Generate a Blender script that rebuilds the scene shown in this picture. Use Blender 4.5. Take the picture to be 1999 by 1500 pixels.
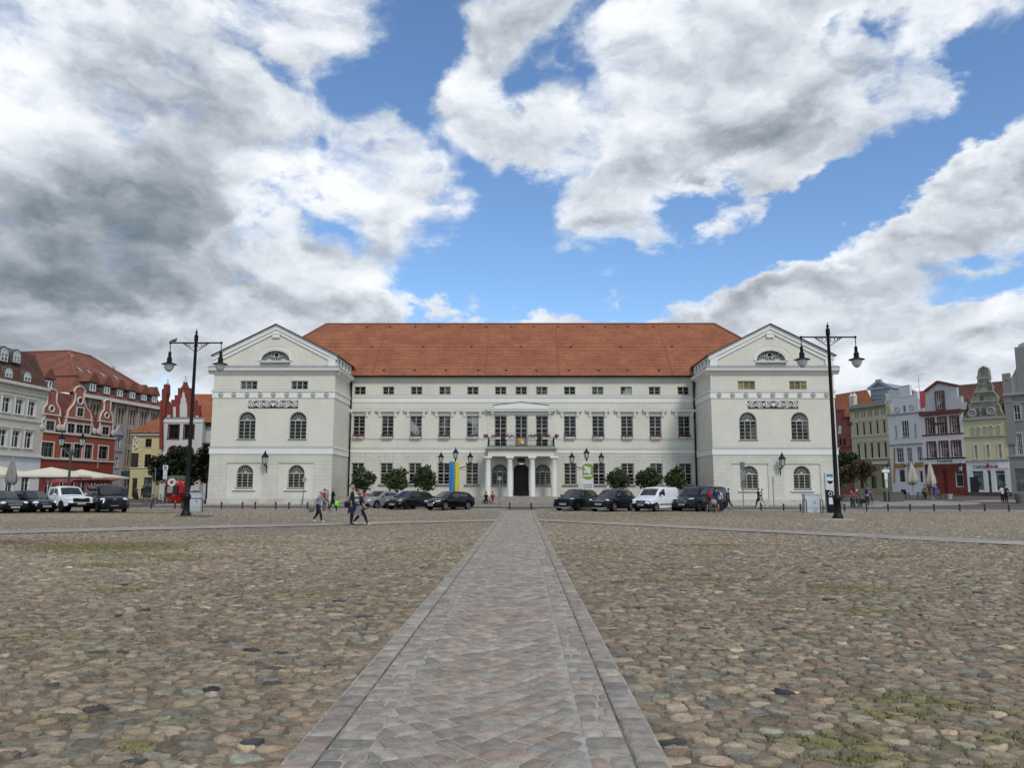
import bpy, bmesh, math, random
import numpy as np
from mathutils import Vector, Matrix, Euler
random.seed(7); RNG = np.random.default_rng(11)
S = bpy.context.scene; C = S.collection
for o in list(bpy.data.objects): bpy.data.objects.remove(o)
R = math.radians
# ---------------------------------------------------------------- camera, exposure
PIT, YAW, ROL, FL, EYE = R(7.86), R(.76), .0022, 1500., 1.65
cd = bpy.data.cameras.new('camera'); cam = bpy.data.objects.new('camera', cd); C.objects.link(cam)
cd.sensor_width = 36; cd.lens = 36*FL/1999; cd.clip_start = .05; cd.clip_end = 4000
cam.matrix_world = Matrix.Translation((0, 0, EYE)) @ Matrix.Rotation(YAW, 4, 'Z') @ Matrix.Rotation(R(90)+PIT, 4, 'X') @ Matrix.Rotation(ROL, 4, 'Z')
S.camera = cam
S.view_settings.view_transform = 'Standard'; S.view_settings.look = 'None'
S.view_settings.exposure = .22; S.view_settings.gamma = 1
S.render.engine = 'CYCLES'; S.cycles.use_denoising = True
S.cycles.max_bounces = 6; S.cycles.diffuse_bounces = 3; S.cycles.glossy_bounces = 3; S.cycles.transmission_bounces = 4; S.cycles.transparent_max_bounces = 8
S.cycles.caustics_reflective = False; S.cycles.caustics_refractive = False

def ray(px, py):                       # direction of a point of the photograph (1999 x 1500)
    x = (px-999.5)/FL; y = (750-py)/FL
    x, y = x*math.cos(ROL)-y*math.sin(ROL), x*math.sin(ROL)+y*math.cos(ROL)
    sa, ca, sp, cp = math.sin(YAW), math.cos(YAW), math.sin(PIT), math.cos(PIT)
    return Vector((-sa*cp+ca*x+sa*sp*y, ca*cp+sa*x-ca*sp*y, sp+cp*y))
def atY(px, py, Y):
    d = ray(px, py); t = Y/d.y
    return d.x*t, EYE+d.z*t
def gX(px, Y, py=975): return atY(px, py, Y)[0]
def zY(py, Y, px=1020): return atY(px, py, Y)[1]

# ---------------------------------------------------------------- sky and sun
SUN = Vector((.30, -.70, .80)).normalized()
SUN_EL = math.asin(SUN.z); SUN_ROT = math.atan2(SUN.x, SUN.y)
sl = bpy.data.lights.new('sun', 'SUN'); so = bpy.data.objects.new('sun', sl); C.objects.link(so)
sl.energy = 1.5; sl.angle = R(10); sl.color = (1, .955, .88)
so.rotation_euler = (-SUN).to_track_quat('-Z', 'Y').to_euler(); so.location = (30, -40, 60)
SKY_STRENGTH, CLOUD_GAIN = .132, .95

W = bpy.data.worlds.new('World'); S.world = W; W.use_nodes = True
class NG:
    """small node-graph writer"""
    def __init__(s, tree): s.t = tree; s.n = tree.nodes; s.l = tree.links
    def new(s, typ, ins=None, **kw):
        n = s.n.new(typ)
        for k, v in kw.items(): setattr(n, k, v)
        for k, v in (ins or {}).items(): s.set(n.inputs[k], v)
        return n
    def set(s, sock, v):
        if isinstance(v, bpy.types.NodeSocket): s.l.new(v, sock)
        elif isinstance(v, bpy.types.Node): s.l.new(v.outputs[0], sock)
        else: sock.default_value = v
    def m(s, op, a, b=0., c=None, clamp=False):
        n = s.n.new('ShaderNodeMath'); n.operation = op; n.use_clamp = clamp
        s.set(n.inputs[0], a); s.set(n.inputs[1], b)
        if c is not None: s.set(n.inputs[2], c)
        return n.outputs[0]
    def vm(s, op, a, b=None, sc=None):
        n = s.n.new('ShaderNodeVectorMath'); n.operation = op; s.set(n.inputs[0], a)
        if b is not None: s.set(n.inputs[1], b)
        if sc is not None: s.set(n.inputs['Scale'], sc)
        return n.outputs[0]
    def mr(s, v, a, b, c=0., d=1., smooth=True):
        n = s.n.new('ShaderNodeMapRange'); n.interpolation_type = 'SMOOTHSTEP' if smooth else 'LINEAR'
        s.set(n.inputs[0], v)
        for i, x in enumerate((a, b, c, d)): s.set(n.inputs[i+1], x)
        return n.outputs[0]
    def mix(s, f, a, b, blend='MIX'):
        n = s.n.new('ShaderNodeMix'); n.data_type = 'RGBA'; n.blend_type = blend
        s.set(n.inputs[0], f); s.set(n.inputs[6], a); s.set(n.inputs[7], b)
        return n.outputs[2]
    def noise(s, vec, scale, detail=4, rough=.5, out=0, **k):
        n = s.new('ShaderNodeTexNoise', {'Vector': vec, 'Scale': scale, 'Detail': detail, 'Roughness': rough}, **k)
        return n.outputs[out]
def rgba(c): return (c[0], c[1], c[2], 1.)

def build_world():
    g = NG(W.node_tree); g.n.clear()
    D = g.new('ShaderNodeTexCoord').outputs['Generated']
    sp = g.new('ShaderNodeSeparateXYZ', {0: D})
    az = g.m('ARCTAN2', sp.outputs[0], sp.outputs[1]); el = g.m('ARCSINE', sp.outputs[2])
    ae = g.new('ShaderNodeCombineXYZ', {0: az, 1: el}).outputs[0]
    st = g.vm('MULTIPLY', D, (1., 1., 1.7))
    wv = g.noise(st, 5.5, 7, .58, out=1)
    wv = g.vm('SCALE', g.vm('SUBTRACT', wv, (.5, .5, .5)), sc=.26)
    aw = g.vm('ADD', ae, wv)
    pix = FL
    def blobs(lst):
        tot = None
        for (px, py, rx, ry, rot, w) in lst:
            d = ray(px, py); a = math.atan2(d.x, d.y); e = math.atan2(d.z, math.hypot(d.x, d.y))
            k = 1/max(.5, math.cos(e))
            mp = g.new('ShaderNodeMapping', {0: aw}, vector_type='TEXTURE')
            mp.inputs[1].default_value = (a, e, 0); mp.inputs[2].default_value = (0, 0, R(rot))
            mp.inputs[3].default_value = (rx*1.5/pix*k, ry*1.5/pix, 1)
            gr = g.new('ShaderNodeTexGradient', {0: mp.outputs[0]}, gradient_type='SPHERICAL').outputs[1]
            tot = g.m('MULTIPLY_ADD', gr, w, tot if tot is not None else 0.)
        return tot
    COV = [  # px, py, rx, ry, tilt, weight (negative: blue sky)
        (790, 110, 110, 120, 55, -1.5), (850, 20, 60, 70, 0, -.6), (690, 200, 70, 50, 20, -.8), (640, 160, 40, 40, 0, -.4), (560, 145, 34, 26, 0, -.85), (530, 130, 30, 20, 0, -.4),
        (1130, 95, 50, 60, 20, -.9), (1170, 190, 36, 90, 10, -.8), (1040, 165, 60, 70, 0, -.8), (860, 280, 46, 110, 30, -1.0), (920, 320, 40, 60, 40, -.7), (1000, 360, 70, 70, 40, -.9), (1080, 360, 50, 40, 20, -.5),
        (960, 500, 150, 100, 10, -1.7), (880, 560, 60, 60, 0, -.7), (1060, 580, 170, 40, 0, -.9), (1330, 510, 230, 85, 8, -1.7), (1480, 450, 140, 60, 20, -1.2), (1040, 420, 60, 60, 0, -.9),
        (1700, 340, 170, 66, 25, -1.5), (1860, 265, 150, 50, 25, -1.3), (1600, 410, 140, 50, 15, -1.), (1960, 215, 90, 40, 20, -.9),
        (1890, 490, 150, 46, 0, -1.1), (1800, 560, 120, 46, 10, -.9), (1960, 545, 80, 40, 0, -.7), (1700, 690, 80, 40, 0, -.7),
        (655, 405, 46, 30, -20, -1.15), (455, 415, 44, 26, 0, -.95), (525, 385, 70, 14, 8, -.8), (625, 305, 30, 18, 0, -.7),
        (1645, 80, 40, 28, 40, -1.05), (1735, 68, 30, 24, 0, -.95), (1912, 128, 52, 34, 30, -1.1), (1780, 140, 60, 20, 30, -.5), (800, 348, 34, 26, 40, -.8), (820, 200, 30, 50, 30, -.4),
        (925, 185, 90, 70, 50, 1.15), (1010, 270, 46, 110, 35, .75), (1090, 250, 80, 50, 20, .75), (960, 60, 110, 60, 0, .8), (1050, 30, 90, 60, 0, .6), (1180, 460, 100, 80, 10, 1.15), (1090, 500, 60, 30, 0, .5), (925, 440, 36, 36, 0, .8), (1270, 390, 120, 70, 0, .5),
        (1650, 530, 250, 46, 24, 1.4), (1500, 590, 140, 46, 15, 1.0), (1940, 350, 110, 80, 30, 1.7), (1940, 640, 140, 70, 30, 1.5), (1820, 575, 110, 16, 5, .8), (1700, 630, 160, 40, 10, .7), (1330, 620, 110, 40, 10, 1.0),
        (1000, 606, 260, 32, 0, 1.3), (870, 615, 90, 26, 0, .9), (1180, 612, 80, 24, 0, .9),
        (700, 560, 150, 90, 0, .9), (300, 350, 460, 380, 20, .75), (200, 480, 160, 80, 10, .6), (1450, 200, 320, 170, 25, .75), (1520, 290, 250, 80, 15, .6),
        (820, 390, 90, 50, 45, .8), (650, 270, 130, 70, 0, .4), (1680, 380, 36, 40, 40, .9), (1560, 30, 400, 110, 0, .5),
        (300, 640, 500, 60, 0, .7), (1750, 700, 300, 60, 0, .35), (1000, 710, 1500, 70, 0, 1.1), (1260, 640, 40, 14, 0, -.5), (1560, 640, 60, 20, 0, -.5),
    ]
    DARK = [
        (30, 550, 360, 120, 4, 1.25), (230, 500, 120, 60, 20, .3), (150, 440, 260, 100, 35, .5), (270, 300, 220, 130, 40, .62), (400, 200, 130, 90, 40, .45), (240, 120, 120, 60, 30, .4), (100, 210, 110, 40, 40, .45),
        (330, 560, 160, 40, 0, .35), (240, 350, 110, 60, 10, .3), (620, 600, 150, 34, 0, .4), (540, 300, 60, 40, 20, .3), (560, 480, 90, 40, 20, .3), (690, 480, 80, 50, 30, .35), (760, 600, 70, 20, 0, .3),
        (1480, 290, 210, 70, 15, .42), (1420, 60, 230, 70, 10, .45), (1600, 190, 200, 60, 20, .35), (1180, 420, 100, 50, 0, .45), (1380, 340, 110, 46, 0, .4), (1960, 390, 100, 46, 20, .5), (1560, 590, 220, 34, 20, .55), (1750, 520, 160, 34, 20, .45), (1090, 50, 90, 50, 0, .35),
        (990, 40, 100, 50, 0, .3), (1950, 670, 100, 30, 0, .25), (700, 250, 80, 40, 10, .25), (1010, 300, 40, 60, 30, .2)]
    LITE = [(50, 140, 150, 80, 30, .6), (30, 250, 80, 50, 30, .5), (500, 210, 50, 70, 30, .6), (240, 625, 240, 34, 0, .65), (480, 520, 120, 50, 30, .4), (1330, 560, 120, 20, 20, .3), (640, 360, 200, 40, 0, .5), (1270, 390, 170, 26, 0, .75), (1450, 355, 260, 22, 25, .6), (1215, 120, 80, 150, 0, .65), (1160, 330, 60, 60, 0, .3),
            (915, 170, 80, 50, 0, .6), (480, 60, 150, 40, 20, .45), (640, 440, 180, 30, 40, .5), (1600, 120, 180, 34, 25, .45), (1920, 600, 90, 36, 30, .65), (740, 550, 120, 50, 0, .4), (1880, 90, 130, 60, 30, .5), (540, 420, 60, 40, 0, .4), (380, 130, 40, 30, 0, .4), (700, 120, 60, 60, 0, .35), (1650, 480, 120, 20, 24, .45), (1650, 560, 200, 30, 20, .4), (1950, 330, 90, 50, 30, .3), (1900, 300, 60, 20, 40, .4), (620, 530, 60, 30, 0, .35)]
    cov = blobs(COV); dark = blobs(DARK); lite = blobs(LITE)
    w2 = g.vm('SCALE', wv, sc=.55)
    n1 = g.noise(g.vm('ADD', st, w2), 7.5, 13, .57)
    n2 = g.noise(g.vm('ADD', g.vm('ADD', st, (.012, 0., .036)), w2), 7.5, 7, .57)
    big = g.noise(g.vm('ADD', st, (3.1, 0., 1.)), 3.4, 5, .55)
    dens = g.m('ADD', g.m('ADD', g.m('MULTIPLY', cov, .80), .16), g.m('MULTIPLY', g.m('SUBTRACT', n1, .5), 2.9))
    soft = g.noise(g.vm('ADD', st, (7., 2., 0.)), 4.5, 6, .6)
    alpha = g.mr(g.m('ADD', dens, g.m('MULTIPLY', g.m('SUBTRACT', soft, .5), .9)), -.36, .66)
    thick = g.mr(dens, .25, 1.7)
    rel = g.m('MULTIPLY', g.m('SUBTRACT', n1, n2), 1.35)
    v = g.m('SUBTRACT', .75, g.m('MULTIPLY', thick, .12))
    v = g.m('ADD', v, rel)
    v = g.m('ADD', v, g.m('MULTIPLY', g.m('SUBTRACT', big, .5), .42))
    v = g.m('ADD', v, g.m('MULTIPLY', lite, .30))
    dk = g.m('MULTIPLY', g.m('POWER', g.m('MAXIMUM', dark, 0.), .8), g.m('ADD', .45, g.m('MULTIPLY', n1, .6)))
    v = g.m('SUBTRACT', v, g.m('MULTIPLY', dk, .50))
    v = g.m('MAXIMUM', v, .03)
    cr = g.new('ShaderNodeValToRGB', {0: v})
    el_ = cr.color_ramp.elements
    el_[0].position = 0.; el_[0].color = (.13, .165, .20, 1)
    el_[1].position = 1.; el_[1].color = (.90, .92, .94, 1)
    for p, c in ((.20, (.225, .265, .305, 1)), (.40, (.38, .415, .46, 1)), (.60, (.57, .615, .675, 1)), (.80, (.765, .805, .855, 1))):
        e = el_.new(p); e.color = c
    sky = g.new('ShaderNodeTexSky', sky_type='NISHITA', sun_disc=False, sun_elevation=SUN_EL, sun_rotation=SUN_ROT, air_density=1.0, dust_density=.25, ozone_density=2.2)
    b1 = g.new('ShaderNodeBackground', {0: g.mix(1., sky.outputs[0], (.84, .98, 1.10, 1), 'MULTIPLY'), 1: SKY_STRENGTH})
    b2 = g.new('ShaderNodeBackground', {0: cr.outputs[0], 1: CLOUD_GAIN})
    mx = g.new('ShaderNodeMixShader', {0: alpha, 1: b1.outputs[0], 2: b2.outputs[0]})
    g.new('ShaderNodeOutputWorld', {0: mx.outputs[0]})
build_world()
W.cycles.sampling_method = 'MANUAL'; W.cycles.sample_map_resolution = 1024

# ---------------------------------------------------------------- materials
MATS = {}
def mat(name, col=None, rough=.7, var=.18, scale=1.2, metal=0., bump=0., bscale=40., spec=.4, streak=0., col2=None, c2amt=.5, coat=0.):
    """plain procedural surface: colour broken by two sizes of noise, optional run-off streaks and fine bump"""
    if name in MATS: return MATS[name]
    m = bpy.data.materials.new(name); m.use_nodes = True; g = NG(m.node_tree)
    b = g.n['Principled BSDF']
    P = g.new('ShaderNodeTexCoord').outputs['Object']
    f = g.m('ADD', g.m('MULTIPLY', g.noise(P, scale, 5, .6), .65), g.m('MULTIPLY', g.noise(P, scale*9, 3, .6), .35))
    lo = [c*(1-var) for c in col]; hi = [min(1, c*(1+var)) for c in col]
    cc = g.mix(g.mr(f, .32, .68), rgba(lo), rgba(hi))
    if col2: cc = g.mix(g.m('MULTIPLY', g.mr(g.noise(P, scale*.7, 6, .65), .46, .62), c2amt), cc, rgba(col2))
    if streak:
        sv = g.noise(g.vm('MULTIPLY', P, (2.6, 2.6, .16)), 1.6, 5, .6)
        cc = g.mix(g.m('MULTIPLY', g.mr(sv, .52, .75), streak), cc, rgba([c*.55 for c in col]))
    g.set(b.inputs['Base Color'], cc)
    g.set(b.inputs['Roughness'], g.m('ADD', g.m('MULTIPLY', g.noise(P, scale*4, 3), .2), rough-.1, clamp=True))
    b.inputs['Metallic'].default_value = metal; b.inputs['Specular IOR Level'].default_value = spec
    if coat: b.inputs['Coat Weight'].default_value = coat; b.inputs['Coat Roughness'].default_value = .04
    if bump:
        bn = g.new('ShaderNodeBump', {'Height': g.noise(P, bscale, 3, .6), 'Strength': bump, 'Distance': .02})
        g.set(b.inputs['Normal'], bn.outputs[0])
    MATS[name] = m; return m
def glass(name, col=(.010, .010, .009), rough=.04, refl=.2, curtain=None):
    """window pane backed by a dark room; curtain: pale cloth seen through it"""
    if name in MATS: return MATS[name]
    m = bpy.data.materials.new(name); m.use_nodes = True; g = NG(m.node_tree); b = g.n['Principled BSDF']
    P = g.new('ShaderNodeTexCoord').outputs['Object']
    n = g.mr(g.noise(P, .9, 3), .35, .7)
    cc = g.mix(n, rgba([c*.6 for c in col]), rgba([c*1.7 for c in col]))
    if curtain:
        fold = g.noise(g.vm('MULTIPLY', P, (9, 9, .5)), 1.5, 2)
        cc = g.mix(g.mr(g.noise(P, .8, 1), .36, .5), g.mix(fold, rgba([c*.45 for c in curtain]), rgba(curtain)), cc)
    g.set(b.inputs['Base Color'], cc); b.inputs['Roughness'].default_value = rough; b.inputs['Specular IOR Level'].default_value = refl
    bn = g.new('ShaderNodeBump', {'Height': g.noise(P, 1.3, 1), 'Strength': .05, 'Distance': .1}); g.set(b.inputs['Normal'], bn.outputs[0])
    MATS[name] = m; return m
def brickmat(name, c1, c2, mortar, bw, bh, ms=.02, rough=.8, bump=.5, var=.25, streak=0., mode='wall', offset=.5, slope=1.):
    """courses of bricks, tiles or ashlar; mode wall: (x+y, z); roof: (x+y*?, z*slope)"""
    if name in MATS: return MATS[name]
    m = bpy.data.materials.new(name); m.use_nodes = True; g = NG(m.node_tree); b = g.n['Principled BSDF']
    P = g.new('ShaderNodeTexCoord').outputs['Object']
    s = g.new('ShaderNodeSeparateXYZ', {0: P})
    if mode == 'floor': v = P
    else: v = g.new('ShaderNodeCombineXYZ', {0: g.m('ADD', s.outputs[0], s.outputs[1]) if mode == 'wall' else s.outputs[0 if mode == 'roofx' else 1], 1: g.m('MULTIPLY', s.outputs[2], slope)}).outputs[0]
    bt = g.new('ShaderNodeTexBrick', {'Vector': v, 'Color1': rgba(c1), 'Color2': rgba(c2), 'Mortar': rgba(mortar), 'Scale': 1., 'Mortar Size': ms, 'Mortar Smooth': .3, 'Brick Width': bw, 'Row Height': bh, 'Bias': 0.}, offset=offset)
    f = g.noise(P, .5, 6, .65)
    cc = g.mix(1., bt.outputs[0], g.mix(g.mr(f, .3, .7), rgba([1-var]*3), rgba([1+var*.4]*3)), 'MULTIPLY')
    if streak:
        sv = g.noise(g.vm('MULTIPLY', P, (2.6, 2.6, .2)), 1.4, 5, .6)
        cc = g.mix(g.m('MULTIPLY', g.mr(sv, .5, .75), streak), cc, rgba([c*.5 for c in c1]))
    g.set(b.inputs['Base Color'], cc); b.inputs['Roughness'].default_value = rough; b.inputs['Specular IOR Level'].default_value = .3
    bn = g.new('ShaderNodeBump', {'Height': bt.outputs[1], 'Strength': bump, 'Distance': .02}, invert=True)
    g.set(b.inputs['Normal'], bn.outputs[0])
    MATS[name] = m; return m

# ---------------------------------------------------------------- mesh helpers
class MB:
    """collects shapes, then links them as ONE mesh object"""
    def __init__(s): s.v = []; s.f = []; s.m = []
    def add(s, vs, fs, mi=0):
        k = len(s.v); s.v += [tuple(v) for v in vs]; s.f += [tuple(i+k for i in f) for f in fs]; s.m += [mi]*len(fs); return s
    def box(s, x0, x1, y0, y1, z0, z1, mi=0):
        v = [(x, y, z) for z in (z0, z1) for y in (y0, y1) for x in (x0, x1)]
        return s.add(v, [(0, 2, 3, 1), (4, 5, 7, 6), (0, 1, 5, 4), (2, 6, 7, 3), (0, 4, 6, 2), (1, 3, 7, 5)], mi)
    def quad(s, a, b, c, d, mi=0): return s.add([a, b, c, d], [(0, 1, 2, 3)], mi)
    def prism(s, poly, y0, y1, mi=0):            # outline in x,z pushed along y
        n = len(poly)
        if sum(poly[i][0]*poly[(i+1) % n][1]-poly[(i+1) % n][0]*poly[i][1] for i in range(n)) < 0: poly = poly[::-1]
        v = [(x, y0, z) for x, z in poly]+[(x, y1, z) for x, z in poly]
        return s.add(v, [tuple(range(n)), tuple(range(2*n-1, n-1, -1))]+[(i, i+n, (i+1) % n+n, (i+1) % n) for i in range(n)], mi)
    def prismx(s, poly, x0, x1, mi=0):           # outline in y,z pushed along x
        n = len(poly)
        if sum(poly[i][0]*poly[(i+1) % n][1]-poly[(i+1) % n][0]*poly[i][1] for i in range(n)) < 0: poly = poly[::-1]
        v = [(x0, y, z) for y, z in poly]+[(x1, y, z) for y, z in poly]
        return s.add(v, [tuple(range(n-1, -1, -1)), tuple(range(n, 2*n))]+[(i, (i+1) % n, (i+1) % n+n, i+n) for i in range(n)], mi)
    def prismz(s, poly, z0, z1, mi=0):
        n = len(poly)
        if sum(poly[i][0]*poly[(i+1) % n][1]-poly[(i+1) % n][0]*poly[i][1] for i in range(n)) < 0: poly = poly[::-1]
        v = [(x, y, z0) for x, y in poly]+[(x, y, z1) for x, y in poly]
        return s.add(v, [tuple(range(n-1, -1, -1)), tuple(range(n, 2*n))]+[(i, (i+1) % n, (i+1) % n+n, i+n) for i in range(n)], mi)
    def tube(s, pts, r, n=8, mi=0, closed=False):
        pts = [Vector(p) for p in pts]; k = len(pts); rs = r if isinstance(r, (list, tuple)) else [r]*k
        base = len(s.v); prev = None; vs = []
        for i, p in enumerate(pts):
            d = (pts[(i+1) % k]-pts[i-1]) if closed else (pts[min(i+1, k-1)]-pts[max(i-1, 0)])
            d = d.normalized() if d.length > 1e-9 else Vector((0, 0, 1))
            if prev is None: a = d.orthogonal().normalized()
            else:
                a = prev-d*prev.dot(d); a = a.normalized() if a.length > 1e-6 else d.orthogonal().normalized()
            prev = a; b = d.cross(a)
            for j in range(n):
                t = 2*math.pi*j/n; vs.append(p+(a*math.cos(t)+b*math.sin(t))*rs[i])
        fs = []
        for i in range(k if closed else k-1):
            i2 = (i+1) % k
            for j in range(n): fs.append((i*n+j, i*n+(j+1) % n, i2*n+(j+1) % n, i2*n+j))
        if not closed: fs += [tuple(range(n-1, -1, -1)), tuple(range((k-1)*n, k*n))]
        return s.add(vs, fs, mi)
    def ring(s, c, r, t, axis='y', n=20, k=5, mi=0, a0=0., a1=None):
        full = a1 is None; a1 = a0+2*math.pi if full else a1; pts = []
        for i in range(n if full else n+1):
            a = a0+(a1-a0)*i/n; u, w = r*math.cos(a), r*math.sin(a)
            pts.append({'y': (c[0]+u, c[1], c[2]+w), 'x': (c[0], c[1]+u, c[2]+w), 'z': (c[0]+u, c[1]+w, c[2])}[axis])
        return s.tube(pts, t, k, mi, closed=full)
    def lathe(s, prof, c=(0, 0, 0), n=14, mi=0, rot=0.):
        vs = []; fs = []
        for r, z in prof:
            for j in range(n):
                t = rot+2*math.pi*j/n; vs.append((c[0]+r*math.cos(t), c[1]+r*math.sin(t), c[2]+z))
        for i in range(len(prof)-1):
            for j in range(n): fs.append((i*n+j, i*n+(j+1) % n, (i+1)*n+(j+1) % n, (i+1)*n+j))
        fs += [tuple(range(n-1, -1, -1)), tuple(range((len(prof)-1)*n, len(prof)*n))]
        return s.add(vs, fs, mi)
    def ell(s, c, r, n=12, k=8, mi=0, rotz=0.):
        vs = []; fs = []; ca, sa = math.cos(rotz), math.sin(rotz)
        for i in range(k+1):
            p = math.pi*i/k; q = max(math.sin(p), 1e-3)
            for j in range(n):
                t = 2*math.pi*j/n; x, y = r[0]*q*math.cos(t), r[1]*q*math.sin(t)
                vs.append((c[0]+x*ca-y*sa, c[1]+x*sa+y*ca, c[2]-r[2]*math.cos(p)))
        for i in range(k):
            for j in range(n): fs.append((i*n+j, i*n+(j+1) % n, (i+1)*n+(j+1) % n, (i+1)*n+j))
        return s.add(vs, fs, mi)
    def line(s, a, b, w, y0, y1, mi=0):          # flat bar in the x,z plane from a to b
        dx, dz = b[0]-a[0], b[1]-a[1]; L = math.hypot(dx, dz) or 1; nx, nz = -dz/L*w/2, dx/L*w/2
        return s.prism([(a[0]+nx, a[1]+nz), (a[0]-nx, a[1]-nz), (b[0]-nx, b[1]-nz), (b[0]+nx, b[1]+nz)], y0, y1, mi)
    def arcband(s, cx, cz, r0, r1, y0, y1, a0=0., a1=math.pi, n=16, mi=0, sz=1.):
        for i in range(n):
            p, q = a0+(a1-a0)*i/n, a0+(a1-a0)*(i+1)/n
            s.prism([(cx+r0*math.cos(p), cz+sz*r0*math.sin(p)), (cx+r1*math.cos(p), cz+sz*r1*math.sin(p)), (cx+r1*math.cos(q), cz+sz*r1*math.sin(q)), (cx+r0*math.cos(q), cz+sz*r0*math.sin(q))], y0, y1, mi)
        return s
    def build(s, name, mats, parent=None, loc=None, rz=0., smooth=None):
        us = sorted({i for f in s.f for i in f})
        if len(us) < len(s.v): mp = {j: i for i, j in enumerate(us)}; s.v = [s.v[i] for i in us]; s.f = [tuple(mp[i] for i in f) for f in s.f]
        me = bpy.data.meshes.new(name); me.from_pydata(s.v, [], s.f)
        mats = mats if isinstance(mats, (list, tuple)) else [mats]
        for m in mats: me.materials.append(m)
        if len(mats) > 1: me.polygons.foreach_set('material_index', s.m)
        if smooth is not None:
            me.polygons.foreach_set('use_smooth', [True]*len(me.polygons)); me.set_sharp_from_angle(angle=R(smooth))
        me.update(); o = bpy.data.objects.new(name, me); C.objects.link(o)
        if loc is not None: o.location = loc
        o.rotation_euler.z = rz
        if parent: o.parent = parent
        return o
def tag(o, label=None, cat=None, group=None, kind=None):
    if label: o['label'] = label
    if cat: o['category'] = cat
    if group: o['group'] = group
    if kind: o['kind'] = kind
    return o
def thing(name, label, cat, loc=(0, 0, 0), rz=0., group=None):
    o = bpy.data.objects.new(name, None); C.objects.link(o); o.empty_display_size = .2
    o.location = loc; o.rotation_euler.z = rz
    return tag(o, label, cat, group)
def kids(o): return [c for c in bpy.data.objects if c.parent == o]
def copy_tree(o, loc=None, rz=None, label=None, parent=None):
    c = o.copy(); C.objects.link(c)
    if parent: c.parent = parent
    if loc is not None: c.location = loc
    if rz is not None: c.rotation_euler.z = rz
    if label: c['label'] = label
    for ch in o.children: copy_tree(ch, parent=c)
    return c
def mesh_np(name, V, F, mats, cols=None, smooth=True, parent=None, fmi=None):
    """big mesh from arrays; F: list of (n,k) index arrays"""
    me = bpy.data.meshes.new(name); me.vertices.add(len(V)); me.vertices.foreach_set('co', np.asarray(V, np.float32).ravel())
    tot = sum(f.size for f in F); nf = sum(len(f) for f in F)
    me.loops.add(tot); me.polygons.add(nf)
    me.loops.foreach_set('vertex_index', np.concatenate([f.ravel() for f in F]).astype(np.int32))
    ln = np.concatenate([np.full(len(f), f.shape[1]) for f in F]); st = np.concatenate([[0], np.cumsum(ln)[:-1]])
    me.polygons.foreach_set('loop_start', st.astype(np.int32)); me.polygons.foreach_set('loop_total', ln.astype(np.int32))
    for m in (mats if isinstance(mats, (list, tuple)) else [mats]): me.materials.append(m)
    if smooth: me.polygons.foreach_set('use_smooth', np.ones(nf, bool))
    if fmi is not None: me.polygons.foreach_set('material_index', fmi)
    me.update(calc_edges=True)
    if cols is not None:
        a = me.color_attributes.new('stone', 'FLOAT_COLOR', 'POINT'); a.data.foreach_set('color', np.asarray(cols, np.float32).ravel())
    me.validate(); o = bpy.data.objects.new(name, me); C.objects.link(o)
    if parent: o.parent = parent
    return o
def sstep(a, b, x):
    t = np.clip((np.asarray(x, float)-a)/(b-a), 0, 1); return t*t*(3-2*t)
def gnp(x, y): return .006*np.maximum(0, np.asarray(y, float)-48)*(np.asarray(y) < 400)+.75*sstep(22, 52, x)*sstep(62, 96, y)
def gz(x, y): return float(gnp(x, min(y, 130)))
# ================================================================= ground, paths, road
PATH0, PATH1, PATH_END = -1.43, .88, 60.
def stone_mat(name, bump=.35, rough=.75, fscale=60., spec=.3):
    m = bpy.data.materials.new(name); m.use_nodes = True; g = NG(m.node_tree); b = g.n['Principled BSDF']
    P = g.new('ShaderNodeTexCoord').outputs['Object']
    a = g.new('ShaderNodeVertexColor', layer_name='stone').outputs[0]
    f = g.noise(P, fscale, 4, .7); f2 = g.noise(P, 9., 4, .6)
    f3 = g.noise(P, 240., 2, .6); k = g.m('ADD', g.m('ADD', g.m('MULTIPLY', g.mr(f, .3, .7), .42), g.m('MULTIPLY', g.mr(f2, .3, .7), .40)), g.m('MULTIPLY', g.mr(f3, .35, .65), .18))
    c = g.mix(1., a, g.mix(k, (.45, .45, .45, 1), (1.52, 1.50, 1.46, 1)), 'MULTIPLY')
    c = g.mix(g.m('MULTIPLY', g.mr(g.noise(P, 2.1, 5, .7), .52, .7), .35), c, (.20, .165, .12, 1))
    g.set(b.inputs['Base Color'], c); b.inputs['Roughness'].default_value = rough; b.inputs['Specular IOR Level'].default_value = spec
    bn = g.new('ShaderNodeBump', {'Height': g.m('ADD', g.noise(P, fscale*.7, 4, .65), g.m('MULTIPLY', f2, 1.5)), 'Strength': bump, 'Distance': .018})
    g.set(b.inputs['Normal'], bn.outputs[0]); return m
def ground_mat():
    m = bpy.data.materials.new('sandy_joints'); m.use_nodes = True; g = NG(m.node_tree); b = g.n['Principled BSDF']
    P = g.new('ShaderNodeTexCoord').outputs['Object']
    n = g.noise(P, 3., 7, .65); n2 = g.noise(P, 140., 3, .7)
    c = g.mix(g.mr(n, .3, .7), (.095, .078, .052, 1), (.27, .22, .15, 1))
    c = g.mix(g.m('MULTIPLY', g.mr(n2, .4, .7), .5), c, (.13, .10, .07, 1))
    moss = g.m('MULTIPLY', g.mr(g.noise(P, .55, 6, .7), .55, .68), .75)
    c = g.mix(moss, c, (.12, .125, .04, 1))
    g.set(b.inputs['Base Color'], c); b.inputs['Roughness'].default_value = .95
    bn = g.new('ShaderNodeBump', {'Height': g.m('ADD', n2, n), 'Strength': .6, 'Distance': .01}); g.set(b.inputs['Normal'], bn.outputs[0]); return m

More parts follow.
